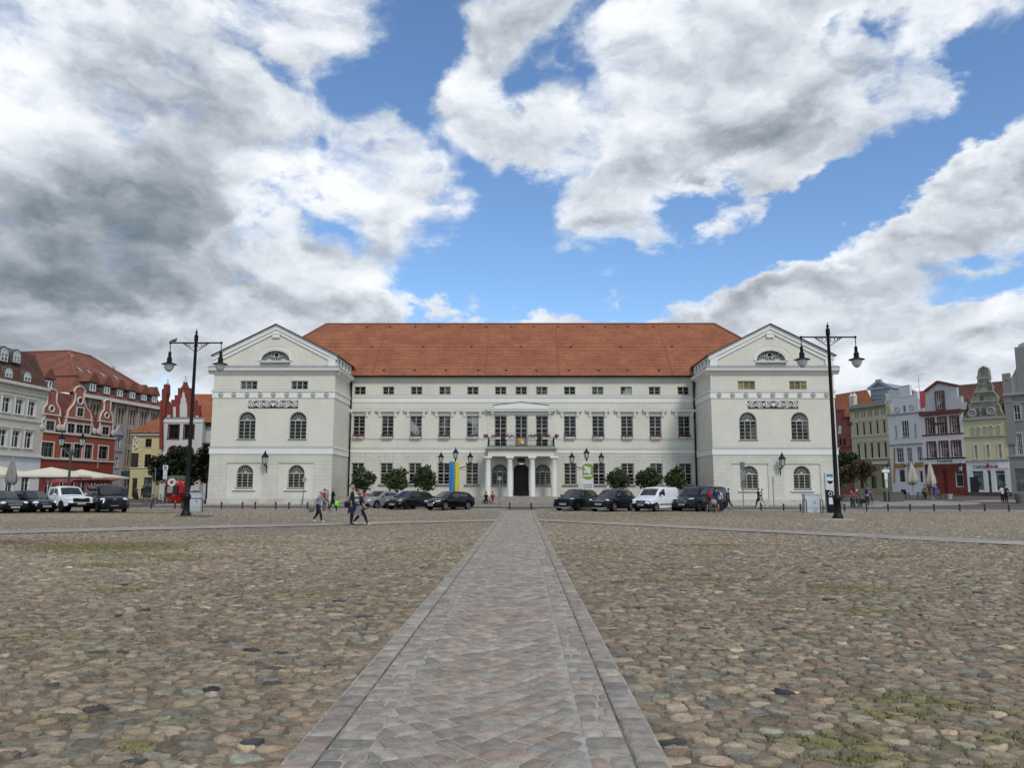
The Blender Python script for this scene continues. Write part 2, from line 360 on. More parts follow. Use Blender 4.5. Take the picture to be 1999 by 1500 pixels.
def sheet(name, x0, x1, y0, y1, nx, ny, dz, m, kind='structure', fx=None):
    X, Y = np.meshgrid(np.linspace(x0, x1, nx+1), np.linspace(y0, y1, ny+1))
    if fx is not None: X = X+fx(Y)
    V = np.stack([X, Y, gnp(X, Y)+dz], -1).reshape(-1, 3)
    i = np.arange((nx+1)*(ny+1)).reshape(ny+1, nx+1)
    F = np.stack([i[:-1, :-1], i[:-1, 1:], i[1:, 1:], i[1:, :-1]], -1).reshape(-1, 4)
    o = mesh_np(name, V, [F], m); o['kind'] = kind; return o
GM = ground_mat()
xs = np.concatenate([[-900, -300, -120], np.linspace(-70, 70, 57), [120, 300, 900]])
ys = np.concatenate([[-60, -10], np.arange(0, 131, 3.), [160, 220, 399, 401, 1500]])
X, Y = np.meshgrid(xs, ys); Z = gnp(X, np.minimum(Y, 130))
i = np.arange(X.size).reshape(X.shape)
o = mesh_np('ground', np.stack([X, Y, Z], -1).reshape(-1, 3), [np.stack([i[:-1, :-1], i[:-1, 1:], i[1:, 1:], i[1:, :-1]], -1).reshape(-1, 4)], GM)
tag(o, kind='structure')

# diagonal footpaths that cross the cobbles, each a band between two edges
def strip_edges(side, x):
    if side < 0:   # left: front edge passes (0,1050) and (945,1018) of the photo
        return 28.2+(x+19.)*(40.5-28.2)/(19.-2.), 30.6+(x+20.5)*(43.6-30.6)/(20.5-1.6)
    return 41.3+(x-1.)*(23.2-41.3)/(15.6-1.), 44.0+(x-1.)*(25.3-44.0)/(16.9-1.)
def in_strip(x, y, pad=0.):
    a0, b0 = strip_edges(-1, x); a1, b1 = strip_edges(1, x)
    return ((x < PATH0) & (y > a0-pad) & (y < b0+pad)) | ((x > PATH1) & (y > a1-pad) & (y < b1+pad))
SETT = brickmat('small_granite_setts', (.40, .36, .295), (.32, .29, .24), (.25, .22, .175), .13, .13, .012, .8, .6, .3, mode='floor')
for side, (xa, xb) in ((-1, (-44., PATH0)), (1, (PATH1, 30.))):
    n = 40; V = []; F = []
    for k in range(n+1):
        x = xa+(xb-xa)*k/n; a, b = strip_edges(side, x)
        V += [(x, a, gz(x, a)+.03), (x, b, gz(x, b)+.03)]
    F = np.array([(2*k, 2*k+2, 2*k+3, 2*k+1) for k in range(n)])
    o = mesh_np('footpath', V, [F], SETT); tag(o, kind='structure')

# patches of moss and grass between the cobbles: photo px, py, half-width m, half-depth m, strength
def onground(px, py, z=0.):
    d = ray(px, py); t = (z-EYE)/d.z; return d.x*t, d.y*t
GP = [(215, 1070, 2.4, 2.0, 1.), (150, 1068, 1.2, .9, .7), (300, 1088, 2.2, .9, .6), (210, 1105, 1.2, .5, .8), (340, 1095, .6, .5, .6), (420, 1060, 2.5, 1., .5), (230, 1155, .5, .35, .8), (270, 1150, .4, .3, .5), (300, 1142, .3, .3, .5), (600, 1160, 1.6, .6, .35),
      (60, 1245, .35, .25, .6), (145, 1250, .3, .2, .4), (265, 1460, .14, .12, .8), (20, 1450, .1, .1, .5), (350, 1410, .14, .1, .6), (160, 1405, .15, .08, .5), (175, 1290, .3, .15, .4), (100, 1405, .15, .1, .5), (295, 1310, .1, .1, .4),
      (1375, 1066, 1.0, .5, 1.), (1715, 1088, .8, .6, .7), (1670, 1152, .9, .6, .6), (1300, 1135, .7, .3, .4), (1350, 1133, .8, .2, .4), (1420, 1135, .4, .2, .4), (1730, 1365, .45, .2, .9), (1740, 1395, .3, .15, .8), (1640, 1455, .35, .14, 1.), (1600, 1455, .3, .12, .9), (1690, 1485, .4, .12, 1.), (1800, 1405, .25, .14, .7), (1850, 1380, .3, .2, .6), (1965, 1440, .3, .2, .8), (1860, 1465, .16, .1, .7), (1980, 1395, .25, .15, .7), (1500, 1440, .1, .1, .5), (1590, 1240, .3, .15, .4), (1700, 1195, .6, .3, .5), (1620, 1195, .5, .2, .4), (1550, 1440, .2, .1, .4), (1660, 1440, .25, .1, .7), (1940, 1500, .25, .1, .8), (1750, 1500, .25, .08, .8),
      (200, 1003, 6., 1.2, .8), (260, 1003, 4., .8, .6), (90, 1004, 3., .8, .4), (1240, 1006, 5., 1., .25), (700, 1008, 5., 1., .25), (1180, 1075, 1.5, 1.2, .3), (860, 1080, 1.5, 1., .25)]
GPX = [(*onground(px, py), a, b, s) for px, py, a, b, s in GP]
def moss_at(x, y):
    m = np.zeros_like(x)
    for cx, cy, a, b, s in GPX: m = np.maximum(m, s*np.clip(1.25-np.hypot((x-cx)/a, (y-cy)/b), 0, 1))
    return m

PAL = np.array([(.285, .235, .165), (.255, .225, .17), (.265, .205, .15), (.235, .225, .18), (.33, .285, .20), (.205, .205, .175), (.175, .195, .165), (.225, .175, .13), (.135, .14, .135), (.30, .26, .215), (.43, .385, .29)])
PAL = (PAL*.78+PAL.mean(0)*.22)*np.array([1.03, .965, .90])
PALP = np.array([.18, .15, .13, .12, .11, .07, .06, .09, .04, .03, .02])
def cobbles(name, ya, yb, sp, nd, rings, far=False):
    SX = 1.45; gy = np.arange(ya, yb, sp*.92); P = []
    for r, y in enumerate(gy):
        h = (.72*y+1.6)/SX; n = int(2*h/sp); x = np.linspace(-h, h, n)+(r % 2)*sp*.5
        P.append(np.stack([x, np.full(n, y)], 1))
    P = np.concatenate(P); P += RNG.uniform(-.44, .44, P.shape)*sp*np.array([1.0, .9])
    x, y = P[:, 0]*SX, P[:, 1]
    keep = ((x < PATH0-.07) | (x > PATH1+.07)) & (x > -46) & (x < 44) & ~in_strip(x, y, .06) & (RNG.random(len(x)) > .035)
    P = P[keep]; N = len(P)
    # nearest neighbours through a hash grid, then a star-shaped cell inside their bisectors
    cell = sp*1.05; ij = np.floor(P/cell).astype(int); ij -= ij.min(0); Wd = ij[:, 0].max()+3; key = (ij[:, 1]+1)*Wd+ij[:, 0]+1
    order = np.argsort(key, kind='stable'); ks = key[order]
    th = np.arange(nd)*2*np.pi/nd; U = np.stack([np.cos(th), np.sin(th)], 0); an_ = RNG.uniform(0, np.pi, N); el_ = RNG.uniform(1., 1.5, N)
    wgt = RNG.uniform(.70, 1.30, N)
    acc = np.zeros((N, nd), np.float64)
    for dj in (-2, -1, 0, 1, 2):
        for di in (-2, -1, 0, 1, 2):
            kk = key+dj*Wd+di; lo = np.searchsorted(ks, kk, 'left'); hi = np.searchsorted(ks, kk, 'right')
            for t in range(int((hi-lo).max()) if N else 0):
                ok = lo+t < hi; idx = np.where(ok)[0]; nb = order[np.minimum(lo+t, N-1)][idx]
                s_ = nb != idx; idx = idx[s_]; nb = nb[s_]
                d = P[nb]-P[idx]; dl = np.hypot(d[:, 0], d[:, 1]); pr = (d/dl[:, None])@U
                half = dl*wgt[idx]/(wgt[idx]+wgt[nb])
                half = half*(1/np.sqrt(el_[idx])+(np.sqrt(el_[idx])-1/np.sqrt(el_[idx]))*np.abs(np.cos(np.arctan2(d[:, 1], d[:, 0])-an_[idx])))**.6; bd = np.where(pr > .05, half[:, None]/np.maximum(pr, .05), 9.)
                acc[idx] += bd**-10.
    rad = np.minimum(acc**(-1/10.), sp*.95)
    rad = np.maximum(rad*RNG.uniform(.92, 1.03, (N, 1))-(.008 if not far else .006)-RNG.random((N, 1))**3*.022, sp*.16)
    rad *= 1+RNG.normal(0, .065, rad.shape)
    h = RNG.uniform(.008, .027, N); tilt = RNG.normal(0, .075, (N, 2)); base = gnp(P[:, 0]*SX, P[:, 1])
    prof = {3: [(1., -.02), (.955, .62), (.80, .96)], 2: [(1., -.015), (.86, .85)], 1: [(1., -.008)]}[rings]
    VS = []
    for f, zz in prof:
        rr = rad*f; px = P[:, :1]+rr*U[0]; py = P[:, 1:]+rr*U[1]
        z = base[:, None]+(h[:, None]*zz if zz > 0 else zz)+(tilt[:, :1]*rr*U[0]+tilt[:, 1:]*rr*U[1])*(zz > 0)
        z = z+(RNG.normal(0, .0042, z.shape) if zz > 0 else 0); VS.append(np.stack([px, py, z], -1))
    VS.append(np.stack([P[:, 0], P[:, 1], base+h], -1)[:, None, :])
    V = np.concatenate(VS, 1); V[..., 0] *= SX; P = P*np.array([SX, 1.]); per = V.shape[1]; off = (np.arange(N)*per)[:, None, None]
    a = np.arange(nd); b = (a+1) % nd; Q = []
    for k in range(rings-1): Q.append(np.stack([k*nd+a, k*nd+b, (k+1)*nd+b, (k+1)*nd+a], 1))
    tri = np.stack([(rings-1)*nd+a, (rings-1)*nd+b, np.full(nd, rings*nd)], 1)
    F = [(q[None]+off).reshape(-1, 4) for q in Q]+[(tri[None]+off).reshape(-1, 3)]
    col = PAL[RNG.choice(len(PAL), N, p=PALP/PALP.sum())]*np.exp(RNG.normal(0, .19, (N, 1)))
    dk = RNG.random(N) < (.012 if not far else .012)
    col[dk] = np.array([.052, .054, .056])*RNG.uniform(.8, 1.6, (dk.sum(), 1))
    reg = np.sin(P[:, 0]*.31+1.3)*np.sin(P[:, 1]*.23+.5)+np.sin(P[:, 0]*.11-P[:, 1]*.17)
    col = col*(1+.07*reg[:, None])*np.array([1.0, .99, .985])
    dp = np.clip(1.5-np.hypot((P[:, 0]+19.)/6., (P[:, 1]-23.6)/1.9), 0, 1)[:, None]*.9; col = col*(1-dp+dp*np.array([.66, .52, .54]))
    ms = np.clip(moss_at(P[:, 0], P[:, 1])*RNG.uniform(.25, 1.3, N), 0, .9)[:, None]
    col = col*(1-ms)+ms*np.array([.15, .15, .045])*RNG.uniform(.7, 1.5, (N, 1))
    cols = np.ones((N, per, 4), np.float32); cols[:, :, :3] = col[:, None, :]
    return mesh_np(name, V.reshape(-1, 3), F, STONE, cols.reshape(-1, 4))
STONE = stone_mat('field_stone', .75, .78, 60., .2)
PAVE = stone_mat('cut_granite', .35, .7, 110., .25)
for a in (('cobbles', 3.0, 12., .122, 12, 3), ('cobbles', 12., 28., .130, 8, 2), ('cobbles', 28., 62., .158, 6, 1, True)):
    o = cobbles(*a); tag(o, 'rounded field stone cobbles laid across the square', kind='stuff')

def path_stones():
    V = []; F4 = []; Ft = []; cols = []
    pal = np.array([(.225, .215, .20), (.265, .255, .24), (.20, .205, .205), (.235, .195, .175), (.27, .215, .19), (.30, .29, .27), (.17, .175, .175), (.22, .19, .165), (.25, .22, .205)])
    pal = (pal*.62+pal.mean(0)*.38)*np.array([1.30, 1.20, 1.06])
    def add(c4, h=.03, inset=.004, cr=.022):
        pts = []
        n = len(c4); cen = sum((Vector(p) for p in c4), Vector((0, 0)))/n
        for i in range(n):
            p = Vector(c4[i]); a = Vector(c4[i-1]); b = Vector(c4[(i+1) % n])
            la, lb = (a-p).length, (b-p).length
            if la < 1e-4 or lb < 1e-4: return
            r = min(cr*random.uniform(.5, 1.4), la*.35, lb*.35)
            pts += [p+(a-p)/la*r, p+(p+(a-p)/la*r+p+(b-p)/lb*r-2*p)*.28, p+(b-p)/lb*r]
        k = len(pts); base = len(V); col = pal[random.randrange(len(pal))]*random.uniform(.80, 1.14)
        zt = random.uniform(-.003, .002); tx, ty = random.gauss(0, .013), random.gauss(0, .013)
        for f, z in ((0., -.03), (inset, h*.8), (inset+.008, h)):
            for p in pts:
                d = cen-p; L = d.length or 1; q = p+d/L*min(f+random.uniform(0, .002), L*.4)
                V.append((q.x, q.y, gz(q.x, q.y)+z+zt+(tx*(q.x-cen.x)+ty*(q.y-cen.y) if z > 0 else 0)))
        V.append((cen.x, cen.y, gz(cen.x, cen.y)+h+zt+.002))
        cols.extend([(*col, 1.)]*(3*k+1))
        for r_ in range(2):
            for j in range(k): F4.append((base+r_*k+j, base+r_*k+(j+1) % k, base+(r_+1)*k+(j+1) % k, base+(r_+1)*k+j))
        for j in range(k): Ft.append((base+2*k+j, base+2*k+(j+1) % k, base+3*k))
    g_ = .006
    for xa, xb in ((PATH0, PATH0+.19), (PATH1-.19, PATH1)):       # border rows
        y = 2.4
        while y < PATH_END:
            L = random.uniform(.17, .34)
            q0, q1 = random.uniform(0, .010), random.uniform(0, .010); (add([(xa+q0, y+g_), (xb-q1*.6, y+g_), (xb-q0*.6, y+L), (xa+q1, y+L)], cr=.012) if xa < 0 and xa < PATH0+.1 else add([(xa+q0*.6, y+g_), (xb-q1, y+g_), (xb-q0, y+L), (xa+q1*.6, y+L)], cr=.012)); y += L+.004
    x0, x1 = PATH0+.202, PATH1-.202; cx = (x0+x1)/2
    xl, xr = x0+.30, x1-.30; q2 = math.sqrt(.5); pw = .172
    bend = lambda x: .42*(x-cx)**2+.03*math.sin(x*5.)
    for k in range(-12, int((PATH_END+2)/pw*q2)+8):              # courses on the diagonal, bent a little towards the edges
        c = k*pw; t = (xl-.4)/q2+c; t -= random.uniform(0, .2); wob = random.uniform(-.004, .004)
        while True:
            L = random.uniform(.135, .215); P = lambda s_, d_: (s_*q2-(c+d_)*q2+0., s_*q2+(c+d_)*q2+2.4)
            q = [P(t+.004, .004+wob), P(t+L-.004, .004+wob), P(t+L-.004, pw-.004+wob), P(t+.004, pw-.004+wob)]; t += L
            mx = sum(p[0] for p in q)/4
            if mx > xr+.03: break
            if mx < xl-.03: continue
            j = lambda: random.uniform(-.004, .004)
            q = [(min(max(p[0], xl-.025), xr+.025)+j(), p[1]+bend(p[0])+j()) for p in q]
            if min(p[1] for p in q) < 2.3 or max(p[1] for p in q) > PATH_END: continue
            add(q, cr=.016)
    for xa, xb in ((x0, xl-.03), (xr+.03, x1)):                  # straight courses beside the border
        y = 2.4
        while y < PATH_END:
            L = random.uniform(.15, .21); c = (xa+xb)/2+random.uniform(-.06, .06)
            j = lambda: random.uniform(-.008, .008)
            if random.random() < .75:
                add([(xa+.004, y+j()), (c-.006, y+j()), (c-.006, y+L), (xa+.004, y+L)], cr=.03)
                add([(c+.008, y+j()), (xb, y+j()), (xb+j(), y+L), (c+.008, y+L)], cr=.03)
            else: add([(xa+.004, y+j()), (xb, y+j()), (xb, y+L), (xa+.004, y+L)], cr=.03)
            y += L+.012
    o = mesh_np('path_paving', np.array(V), [np.array(F4), np.array(Ft)], PAVE, np.array(cols))
    tag(o, kind='structure')
    m = mat('path_joint_sand', (.34, .315, .265), .9, .3, 6., bump=.4, bscale=120.)
    sheet('path_bed', PATH0-.01, PATH1+.01, 1.5, PATH_END, 2, 60, .023, m)
    mg = mat('dark_joint_moss', (.075, .068, .05), .95, .5, 5., col2=(.20, .18, .14), c2amt=.7)
    for xa in (PATH0+.189, PATH1-.205): sheet('path_groove', xa, xa+.016, 2.3, PATH_END, 1, 60, .026, mg)
path_stones()

# grass and weeds in the joints: one tuft after another, uncountable
def grass():
    V = []; F = []; cols = []
    for cx, cy, a, b, s in GPX:
        n = int(min(2200, 220*a*b*s*3.14*(1.6 if cy < 12 else .6))+10)
        for _ in range(n):
            t = random.random()**.6; q = random.uniform(0, 6.283); x, y = cx+a*t*math.cos(q), cy+b*t*math.sin(q)
            if PATH0-.02 < x < PATH1+.02: continue
            base = gz(x, y); col = random.choice([(.17, .16, .04), (.20, .18, .055), (.23, .19, .08), (.13, .14, .04)])
            big = 1 if cy < 12 else 1.5
            for _ in range(random.randint(3, 7)):
                w = random.uniform(.003, .007)*big; hh = random.uniform(.008, .027)*big*(.7+.4*s); d = random.uniform(0, 6.283); ln = random.uniform(.15, .9)*hh
                bx, by = x+random.gauss(0, .022), y+random.gauss(0, .022); k = len(V)
                cxn, cyn = math.cos(d), math.sin(d)
                V += [(bx-cyn*w, by+cxn*w, base), (bx+cyn*w, by-cxn*w, base), (bx+cxn*ln*.5+cyn*w*.8, by+cyn*ln*.5-cxn*w*.8, base+hh*.7), (bx+cxn*ln, by+cyn*ln, base+hh)]
                F.append((k, k+1, k+2)); F.append((k, k+2, k+3)); c = np.array(col)*random.uniform(.7, 1.4)
                cols += [(*c, 1.)]*4
    m = bpy.data.materials.new('grass_blade'); m.use_nodes = True; g = NG(m.node_tree); b = g.n['Principled BSDF']
    g.set(b.inputs['Base Color'], g.new('ShaderNodeVertexColor', layer_name='stone').outputs[0]); b.inputs['Roughness'].default_value = .6
    o = mesh_np('grass', np.array(V), [np.array(F)], m, np.array(cols), smooth=False)
    tag(o, 'short grass and weeds growing in the cobble joints', 'grass', kind='stuff')
grass()

# road and pavements beyond the square
ASP = brickmat('road_paving', (.135, .118, .105), (.10, .09, .083), (.075, .067, .06), .24, .12, .012, .8, .3, .3, mode='floor')
BRN = brickmat('brown_clinker', (.15, .105, .088), (.115, .085, .075), (.085, .07, .062), .22, .11, .01, .8, .3, .3, mode='floor')
LGT = brickmat('pale_slabs', (.30, .285, .25), (.255, .24, .215), (.18, .165, .145), .5, .5, .012, .8, .2, .25, mode='floor')
KRB = mat('kerb_granite', (.36, .345, .31), .8, .2, 3., bump=.3)
sheet('road', -120, 120, 63.3, 71.6, 120, 4, .010, ASP)
sheet('pavement', -120, 120, 71.9, 130, 120, 20, .016, BRN)
kb = MB()
def kerbline(y, x0, x1, h, w=.16):
    k = MB(); n = int((x1-x0)/2)
    for i in range(n):
        a, b = x0+(x1-x0)*i/n, x0+(x1-x0)*(i+1)/n-.01
        za, zb = gz(a, y), gz(b, y)
        k.add([(a, y, za-.1), (b, y, zb-.1), (b, y+w, zb-.1), (a, y+w, za-.1), (a, y, za+h), (b, y, zb+h), (b, y+w, zb+h), (a, y+w, za+h)], [(0, 1, 5, 4), (4, 5, 6, 7), (2, 3, 7, 6), (1, 2, 6, 5), (3, 0, 4, 7)])
    o = k.build('kerb', KRB); tag(o, kind='structure')
kerbline(62.6, -47, 1.2-2.4, .05, .35); kerbline(62.6, 1.2, 44, .05, .35)
kerbline(71.6, -34, 33, .10, .28)
sheet('forecourt', -31, 31, 72.2, 77.6, 60, 6, .055, mat('forecourt_slabs', (.20, .165, .14), .85, .2, 1.2, bump=.3))
def blob_sheet(name, cx, cy, rx, ry, dz, m, n=36):
    V = [(cx, cy, gz(cx, cy)+dz)]; F = []
    for r_ in (.5, 1.):
        for k in range(n):
            t = 2*math.pi*k/n; x, y = cx+rx*r_*math.cos(t), cy+ry*r_*math.sin(t); V.append((x, y, gz(x, y)+dz))
    T = np.array([(0, 1+k, 1+(k+1) % n) for k in range(n)]); Q = np.array([(1+k, 1+n+k, 1+n+(k+1) % n, 1+(k+1) % n) for k in range(n)])
    o = mesh_np(name, np.array(V), [Q, T], m); tag(o, kind='structure')
blob_sheet('pavement_island', 35.5, 78, 9.5, 6.2, .045, LGT); blob_sheet('pavement_island', 55, 80, 10, 2.6, .04, LGT)
sheet('side_path', -75, -33, 76., 79.5, 30, 2, .03, LGT)
# ================================================================= town hall
PL_COL = (.655, .63, .53)
PLAST = mat('cream_plaster', PL_COL, .85, .07, .35, bump=.10, bscale=25., streak=.09, col2=(.50, .485, .42), c2amt=.13)
BAND = mat('white_plaster_band', (.75, .735, .675), .8, .04, .5, streak=.10)
RUST = brickmat('grooved_plaster', (.635, .61, .52), (.615, .592, .505), (.46, .44, .38), 1.05, .37, .010, .85, .5, .10, mode='wall', streak=.08)
FRAME = mat('window_paint', (.40, .39, .335), .55, .1, 2.)
FRAMEW = mat('white_window_paint', (.62, .61, .57), .5, .1, 2.)
SILL = mat('weathered_zinc_sill', (.17, .17, .145), .6, .2, 2.)
ZINC = mat('zinc_sheet', (.33, .345, .36), .45, .12, 1.5, metal=.4, streak=.2)
SLATE = mat('dark_roof_edge', (.035, .035, .038), .6, .2, 3.)
PIPE = mat('dark_pipe', (.016, .0145, .0135), .6, .2, 3., spec=.15)
PANE = glass('dark_pane'); PANEC = glass('pane_with_blind', curtain=(.42, .44, .44)); PANEY = glass('pane_with_yellow_blind', (.22, .18, .07), .2, curtain=(.42, .36, .16))
PANEH = glass('pane_half_curtain', curtain=(.12, .125, .115))
TILE = brickmat('clay_roof_tiles', (.42, .160, .080), (.345, .130, .066), (.22, .082, .044), .26, .2103, .012, .8, .35, .22, mode='roofx', offset=0., streak=.12)
TILEY = brickmat('clay_hip_tiles', (.42, .16, .08), (.35, .133, .067), (.085, .03, .018), .26, .22, .022, .8, .35, .22, mode='roofy', offset=.5)

def wallgrid(mb, x0, x1, z0, z1, y, holes, rev=.22, mi=0):
    """wall face in the x,z plane with window openings and their reveals; hole = (x0,x1,z0,z1,arched)"""
    xs = sorted({x0, x1, *[v for h in holes for v in h[:2]]}); zs = sorted({z0, z1, *[v for h in holes for v in h[2:4]]})
    xs = [v for v in xs if x0 <= v <= x1]; zs = [v for v in zs if z0 <= v <= z1]
    for a, b in zip(xs[:-1], xs[1:]):
        for c, d in zip(zs[:-1], zs[1:]):
            mx, mz = (a+b)/2, (c+d)/2
            if any(h[0] < mx < h[1] and h[2] < mz < h[3] for h in holes): continue
            mb.quad((a, y, c), (b, y, c), (b, y, d), (a, y, d), mi)
    for h in holes:
        a, b, c, d = h[:4]; arch = len(h) > 4 and h[4]
        if arch:
            r = (b-a)/2; cx = (a+b)/2; sz = d-r; n = 16
            arc = [(cx+r*math.cos(math.pi*k/n), sz+r*math.sin(math.pi*k/n)) for k in range(n+1)]
            for k in range(n):
                p, q = arc[k], arc[k+1]
                corner = (b, d) if k < n//2 else (a, d)
                mb.add([(p[0], y, p[1]), (corner[0], y, corner[1]), (q[0], y, q[1])], [(0, 1, 2)], mi)
                mb.quad((p[0], y, p[1]), (q[0], y, q[1]), (q[0], y+rev, q[1]), (p[0], y+rev, p[1]), mi)
            top = sz
        else:
            top = d; mb.quad((a, y, d), (a, y+rev, d), (b, y+rev, d), (b, y, d), mi)
        mb.quad((a, y, c), (a, y+rev, c), (a, y+rev, top), (a, y, top), mi); mb.quad((b, y, c), (b, y, top), (b, y+rev, top), (b, y+rev, c), mi)
        mb.quad((a, y, c), (b, y, c), (b, y+rev, c), (a, y+rev, c), mi)
def window(par, x0, x1, z0, z1, y, cols=2, bars=(.25, .5, .75), arch=False, rec=.12, fw=.07, mw=.07, bw=.03, fm=None, pm=None, heavy=(), name='window', sillm=None):
    """casement set back in its opening: frame, mullions, glazing bars; the glass is its sub-part"""
    fm = fm or FRAME; b = MB(); ya, yb = y+rec, y+rec+.07; r = (x1-x0)/2; cx = (x0+x1)/2
    zt = z1-r if arch else z1
    b.box(x0, x0+fw, ya, yb, z0, zt); b.box(x1-fw, x1, ya, yb, z0, zt); b.box(x0+fw, x1-fw, ya, yb, z0, z0+fw)
    if not arch: b.box(x0+fw, x1-fw, ya, yb, z1-fw, z1)
    else:
        b.box(x0+fw, x1-fw, ya-.005, yb, zt-.05, zt+.06); b.arcband(cx, zt, r-fw, r, ya, yb, n=16)
        b.arcband(cx, zt+.06, .02, r*.2, ya, yb, n=8); b.arcband(cx, zt, r*.55, r*.55+.03, ya+.01, yb, n=14)
        for k in range(1, 8):
            t = math.pi*k/8; b.line((cx+r*.16*math.cos(t), zt+r*.16*math.sin(t)), (cx+(r-fw)*math.cos(t), zt+(r-fw)*math.sin(t)), .03, ya+.005, yb)
    w = x1-x0
    for k in range(1, cols):
        c = x0+w*k/cols; b.box(c-mw/2, c+mw/2, ya-.006, yb, z0+fw, zt-(.05 if arch else fw))
    for t in bars:
        z = z0+(zt-z0)*t; h = mw if t in heavy else bw
        for k in range(cols):
            a0 = x0+fw if k == 0 else x0+w*k/cols+mw/2; a1 = x1-fw if k == cols-1 else x0+w*(k+1)/cols-mw/2
            b.box(a0, a1, ya+.006, yb-.005, z-h/2, z+h/2)
    o = b.build(name, fm, par)
    p = MB(); q = yb-.015
    if arch: p.prism([(x0+.02, z0+.02), (x1-.02, z0+.02)]+[(cx+(r-.02)*math.cos(math.pi*k/16), zt+(r-.02)*math.sin(math.pi*k/16)) for k in range(17)], q, q+.02)
    else: p.box(x0+.02, x1-.02, q, q+.02, z0+.02, z1-.02)
    p.build('pane', pm or PANE, o)
    if sillm: MB().box(x0-.18, x1+.18, y-.14, y+rec, z0-.12, z0-.005).build('sill', sillm, o)
    return o

HY = 76.; MY = 83.
hall = thing('town_hall', 'long white classical town hall with red tiled hip roof and two gabled wings', 'town hall', (0, HY, 0))
M0 = MY-HY                                     # main front in local y
def wing(cx, sgn):
    x0, x1 = cx-6.1, cx+6.1; holes_g = []; holes = []
    wx = (cx-2.55, cx+2.55)
    GF = [(x-.83, x+.83, 1.82, 4.05, True) for x in wx]; F1 = [(x-.86, x+.86, 6.6, 9.33, True) for x in wx]; AT = [(x-.85, x+.85, 11.58, 12.46) for x in wx]
    # ground floor: grooved piers with two sunk panels
    b = MB(); px = [(x-1.78, x+1.78) for x in wx]
    b2 = MB()
    for a, c in [(x0, px[0][0]), (px[0][1], px[1][0]), (px[1][1], x1)]: b.quad((a, 0, .74), (c, 0, .74), (c, 0, 4.25), (a, 0, 4.25))
    b.quad((x0, 0, 4.25), (x1, 0, 4.25), (x1, 0, 5.12), (x0, 0, 5.12))
    for a, c in px:
        b.quad((a, 0, .74), (a, .10, .74), (a, .10, 4.25), (a, 0, 4.25)); b.quad((c, 0, 4.25), (c, .10, 4.25), (c, .10, .74), (c, 0, .74))
        b.quad((a, 0, 4.25), (a, .10, 4.25), (c, .10, 4.25), (c, 0, 4.25)); b.quad((a, 0, .74), (c, 0, .74), (c, .10, .74), (a, .10, .74))
    for xs_, flip in ((x0, 1), (x1, -1)):
        b.quad((xs_, 0, .3), (xs_, 17, .3), (xs_, 17, 5.12), (xs_, 0, 5.12))
    b.build('ground_floor_wall', RUST, hall)
    for (a, c), h in zip(px, GF): wallgrid(b2, a, c, .74, 4.25, .10, [h], .25)
    wallgrid(b2, x0, x1, 5.12, 13.1, 0, F1+AT, .26)
    for xs_ in (x0, x1): b2.quad((xs_, 0, 5.12), (xs_, 17, 5.12), (xs_, 17, 15.0), (xs_, 0, 15.0))
    for x in wx:                                # apron panels below the windows
        b2.box(x-.86, x+.86, -.015, .01, 5.83, 6.5)
    b2.build('wall', PLAST, hall)
    MB().box(x0-.05, x1+.05, -.07, .6, -.1, .74).build('plinth', mat('plinth_plaster', (.56, .53, .45), .9, .12, .8, col2=(.30, .24, .18), c2amt=.35), hall)
    bb = MB()
    for z0, z1, p in ((5.12, 5.72, .07), (5.72, 5.82, .13), (10.72, 11.34, .07), (11.34, 11.47, .15)):
        bb.box(x0-p, x1+p, -p, 0.002, z0, z1); 
        bb.box(x0-p, x0-.002, .0025, M0, z0, z1); bb.box(x1+.002, x1+p, .0025, M0, z0, z1)
    bb.build('string_course', [BAND], hall)
    dl = MB()
    for z in (5.825, 11.475): dl.box(x0-.15, x1+.15, -.15, 0, z, z+.025)
    dl.build('flashing', SILL, hall)
    md = MB
    for k in range(9):
        x = cx+(k-4)*1.325; b = MB()
        b.ring((x, -.085, 11.03), .225, .04, 'y', 18, 6); b.ell((x, -.07, 11.03), (.16, .09, .17)); b.ell((x+.03, -.13, 11.0), (.07, .06, .1)); b.ell((x-.02, -.12, 11.1), (.12, .05, .08))
        b.build('medallion', mat('grey_stone_relief', (.45, .44, .40), .85, .25, 6.), hall, smooth=60)
    # relief panel with scrolls
    b = MB(); z0, z1 = 9.68, 10.44; b.box(cx-2.48, cx+2.48, -.04, .01, z0, z1, 0)
    zc = (z0+z1)/2+.02
    for s in (-1, 1):
        for k in range(3):
            c = cx+s*(.62+k*.76); up = 1 if k % 2 else -1; pts = []
            for t in range(34):
                a = t*.36; r = .30*(1-t/40); pts.append((c+s*up*r*math.cos(a)*1.05, -.07, zc+up*r*math.sin(a)))
            b.tube(pts, [.036]*30+[.045]*4, 5, 1); b.ell((c, -.07, zc), (.09, .04, .09), 8, 5, 1)
            for q in range(7):
                a = q*.9+k; b.ell((c+.37*math.cos(a)*1.02, -.06, zc+.26*math.sin(a)), (.09, .03, .045), 6, 4, 1, 0)
            b.tube([(c-s*.38, -.07, zc-up*.30), (c, -.07, zc-up*.33), (c+s*.38, -.07, zc+up*.05)], .03, 5, 1)
    b.ell((cx, -.07, zc), (.14, .05, .12), 8, 6, 1)
    for t in range(5): b.tube([(cx, -.07, zc-.22), (cx+(t-2)*.12, -.08, zc+.05), (cx+(t-2)*.2, -.07, zc+.27)], .03, 5, 1)
    b.build('relief_panel', [mat('dark_relief_ground', (.045, .045, .043), .9), BAND], hall)
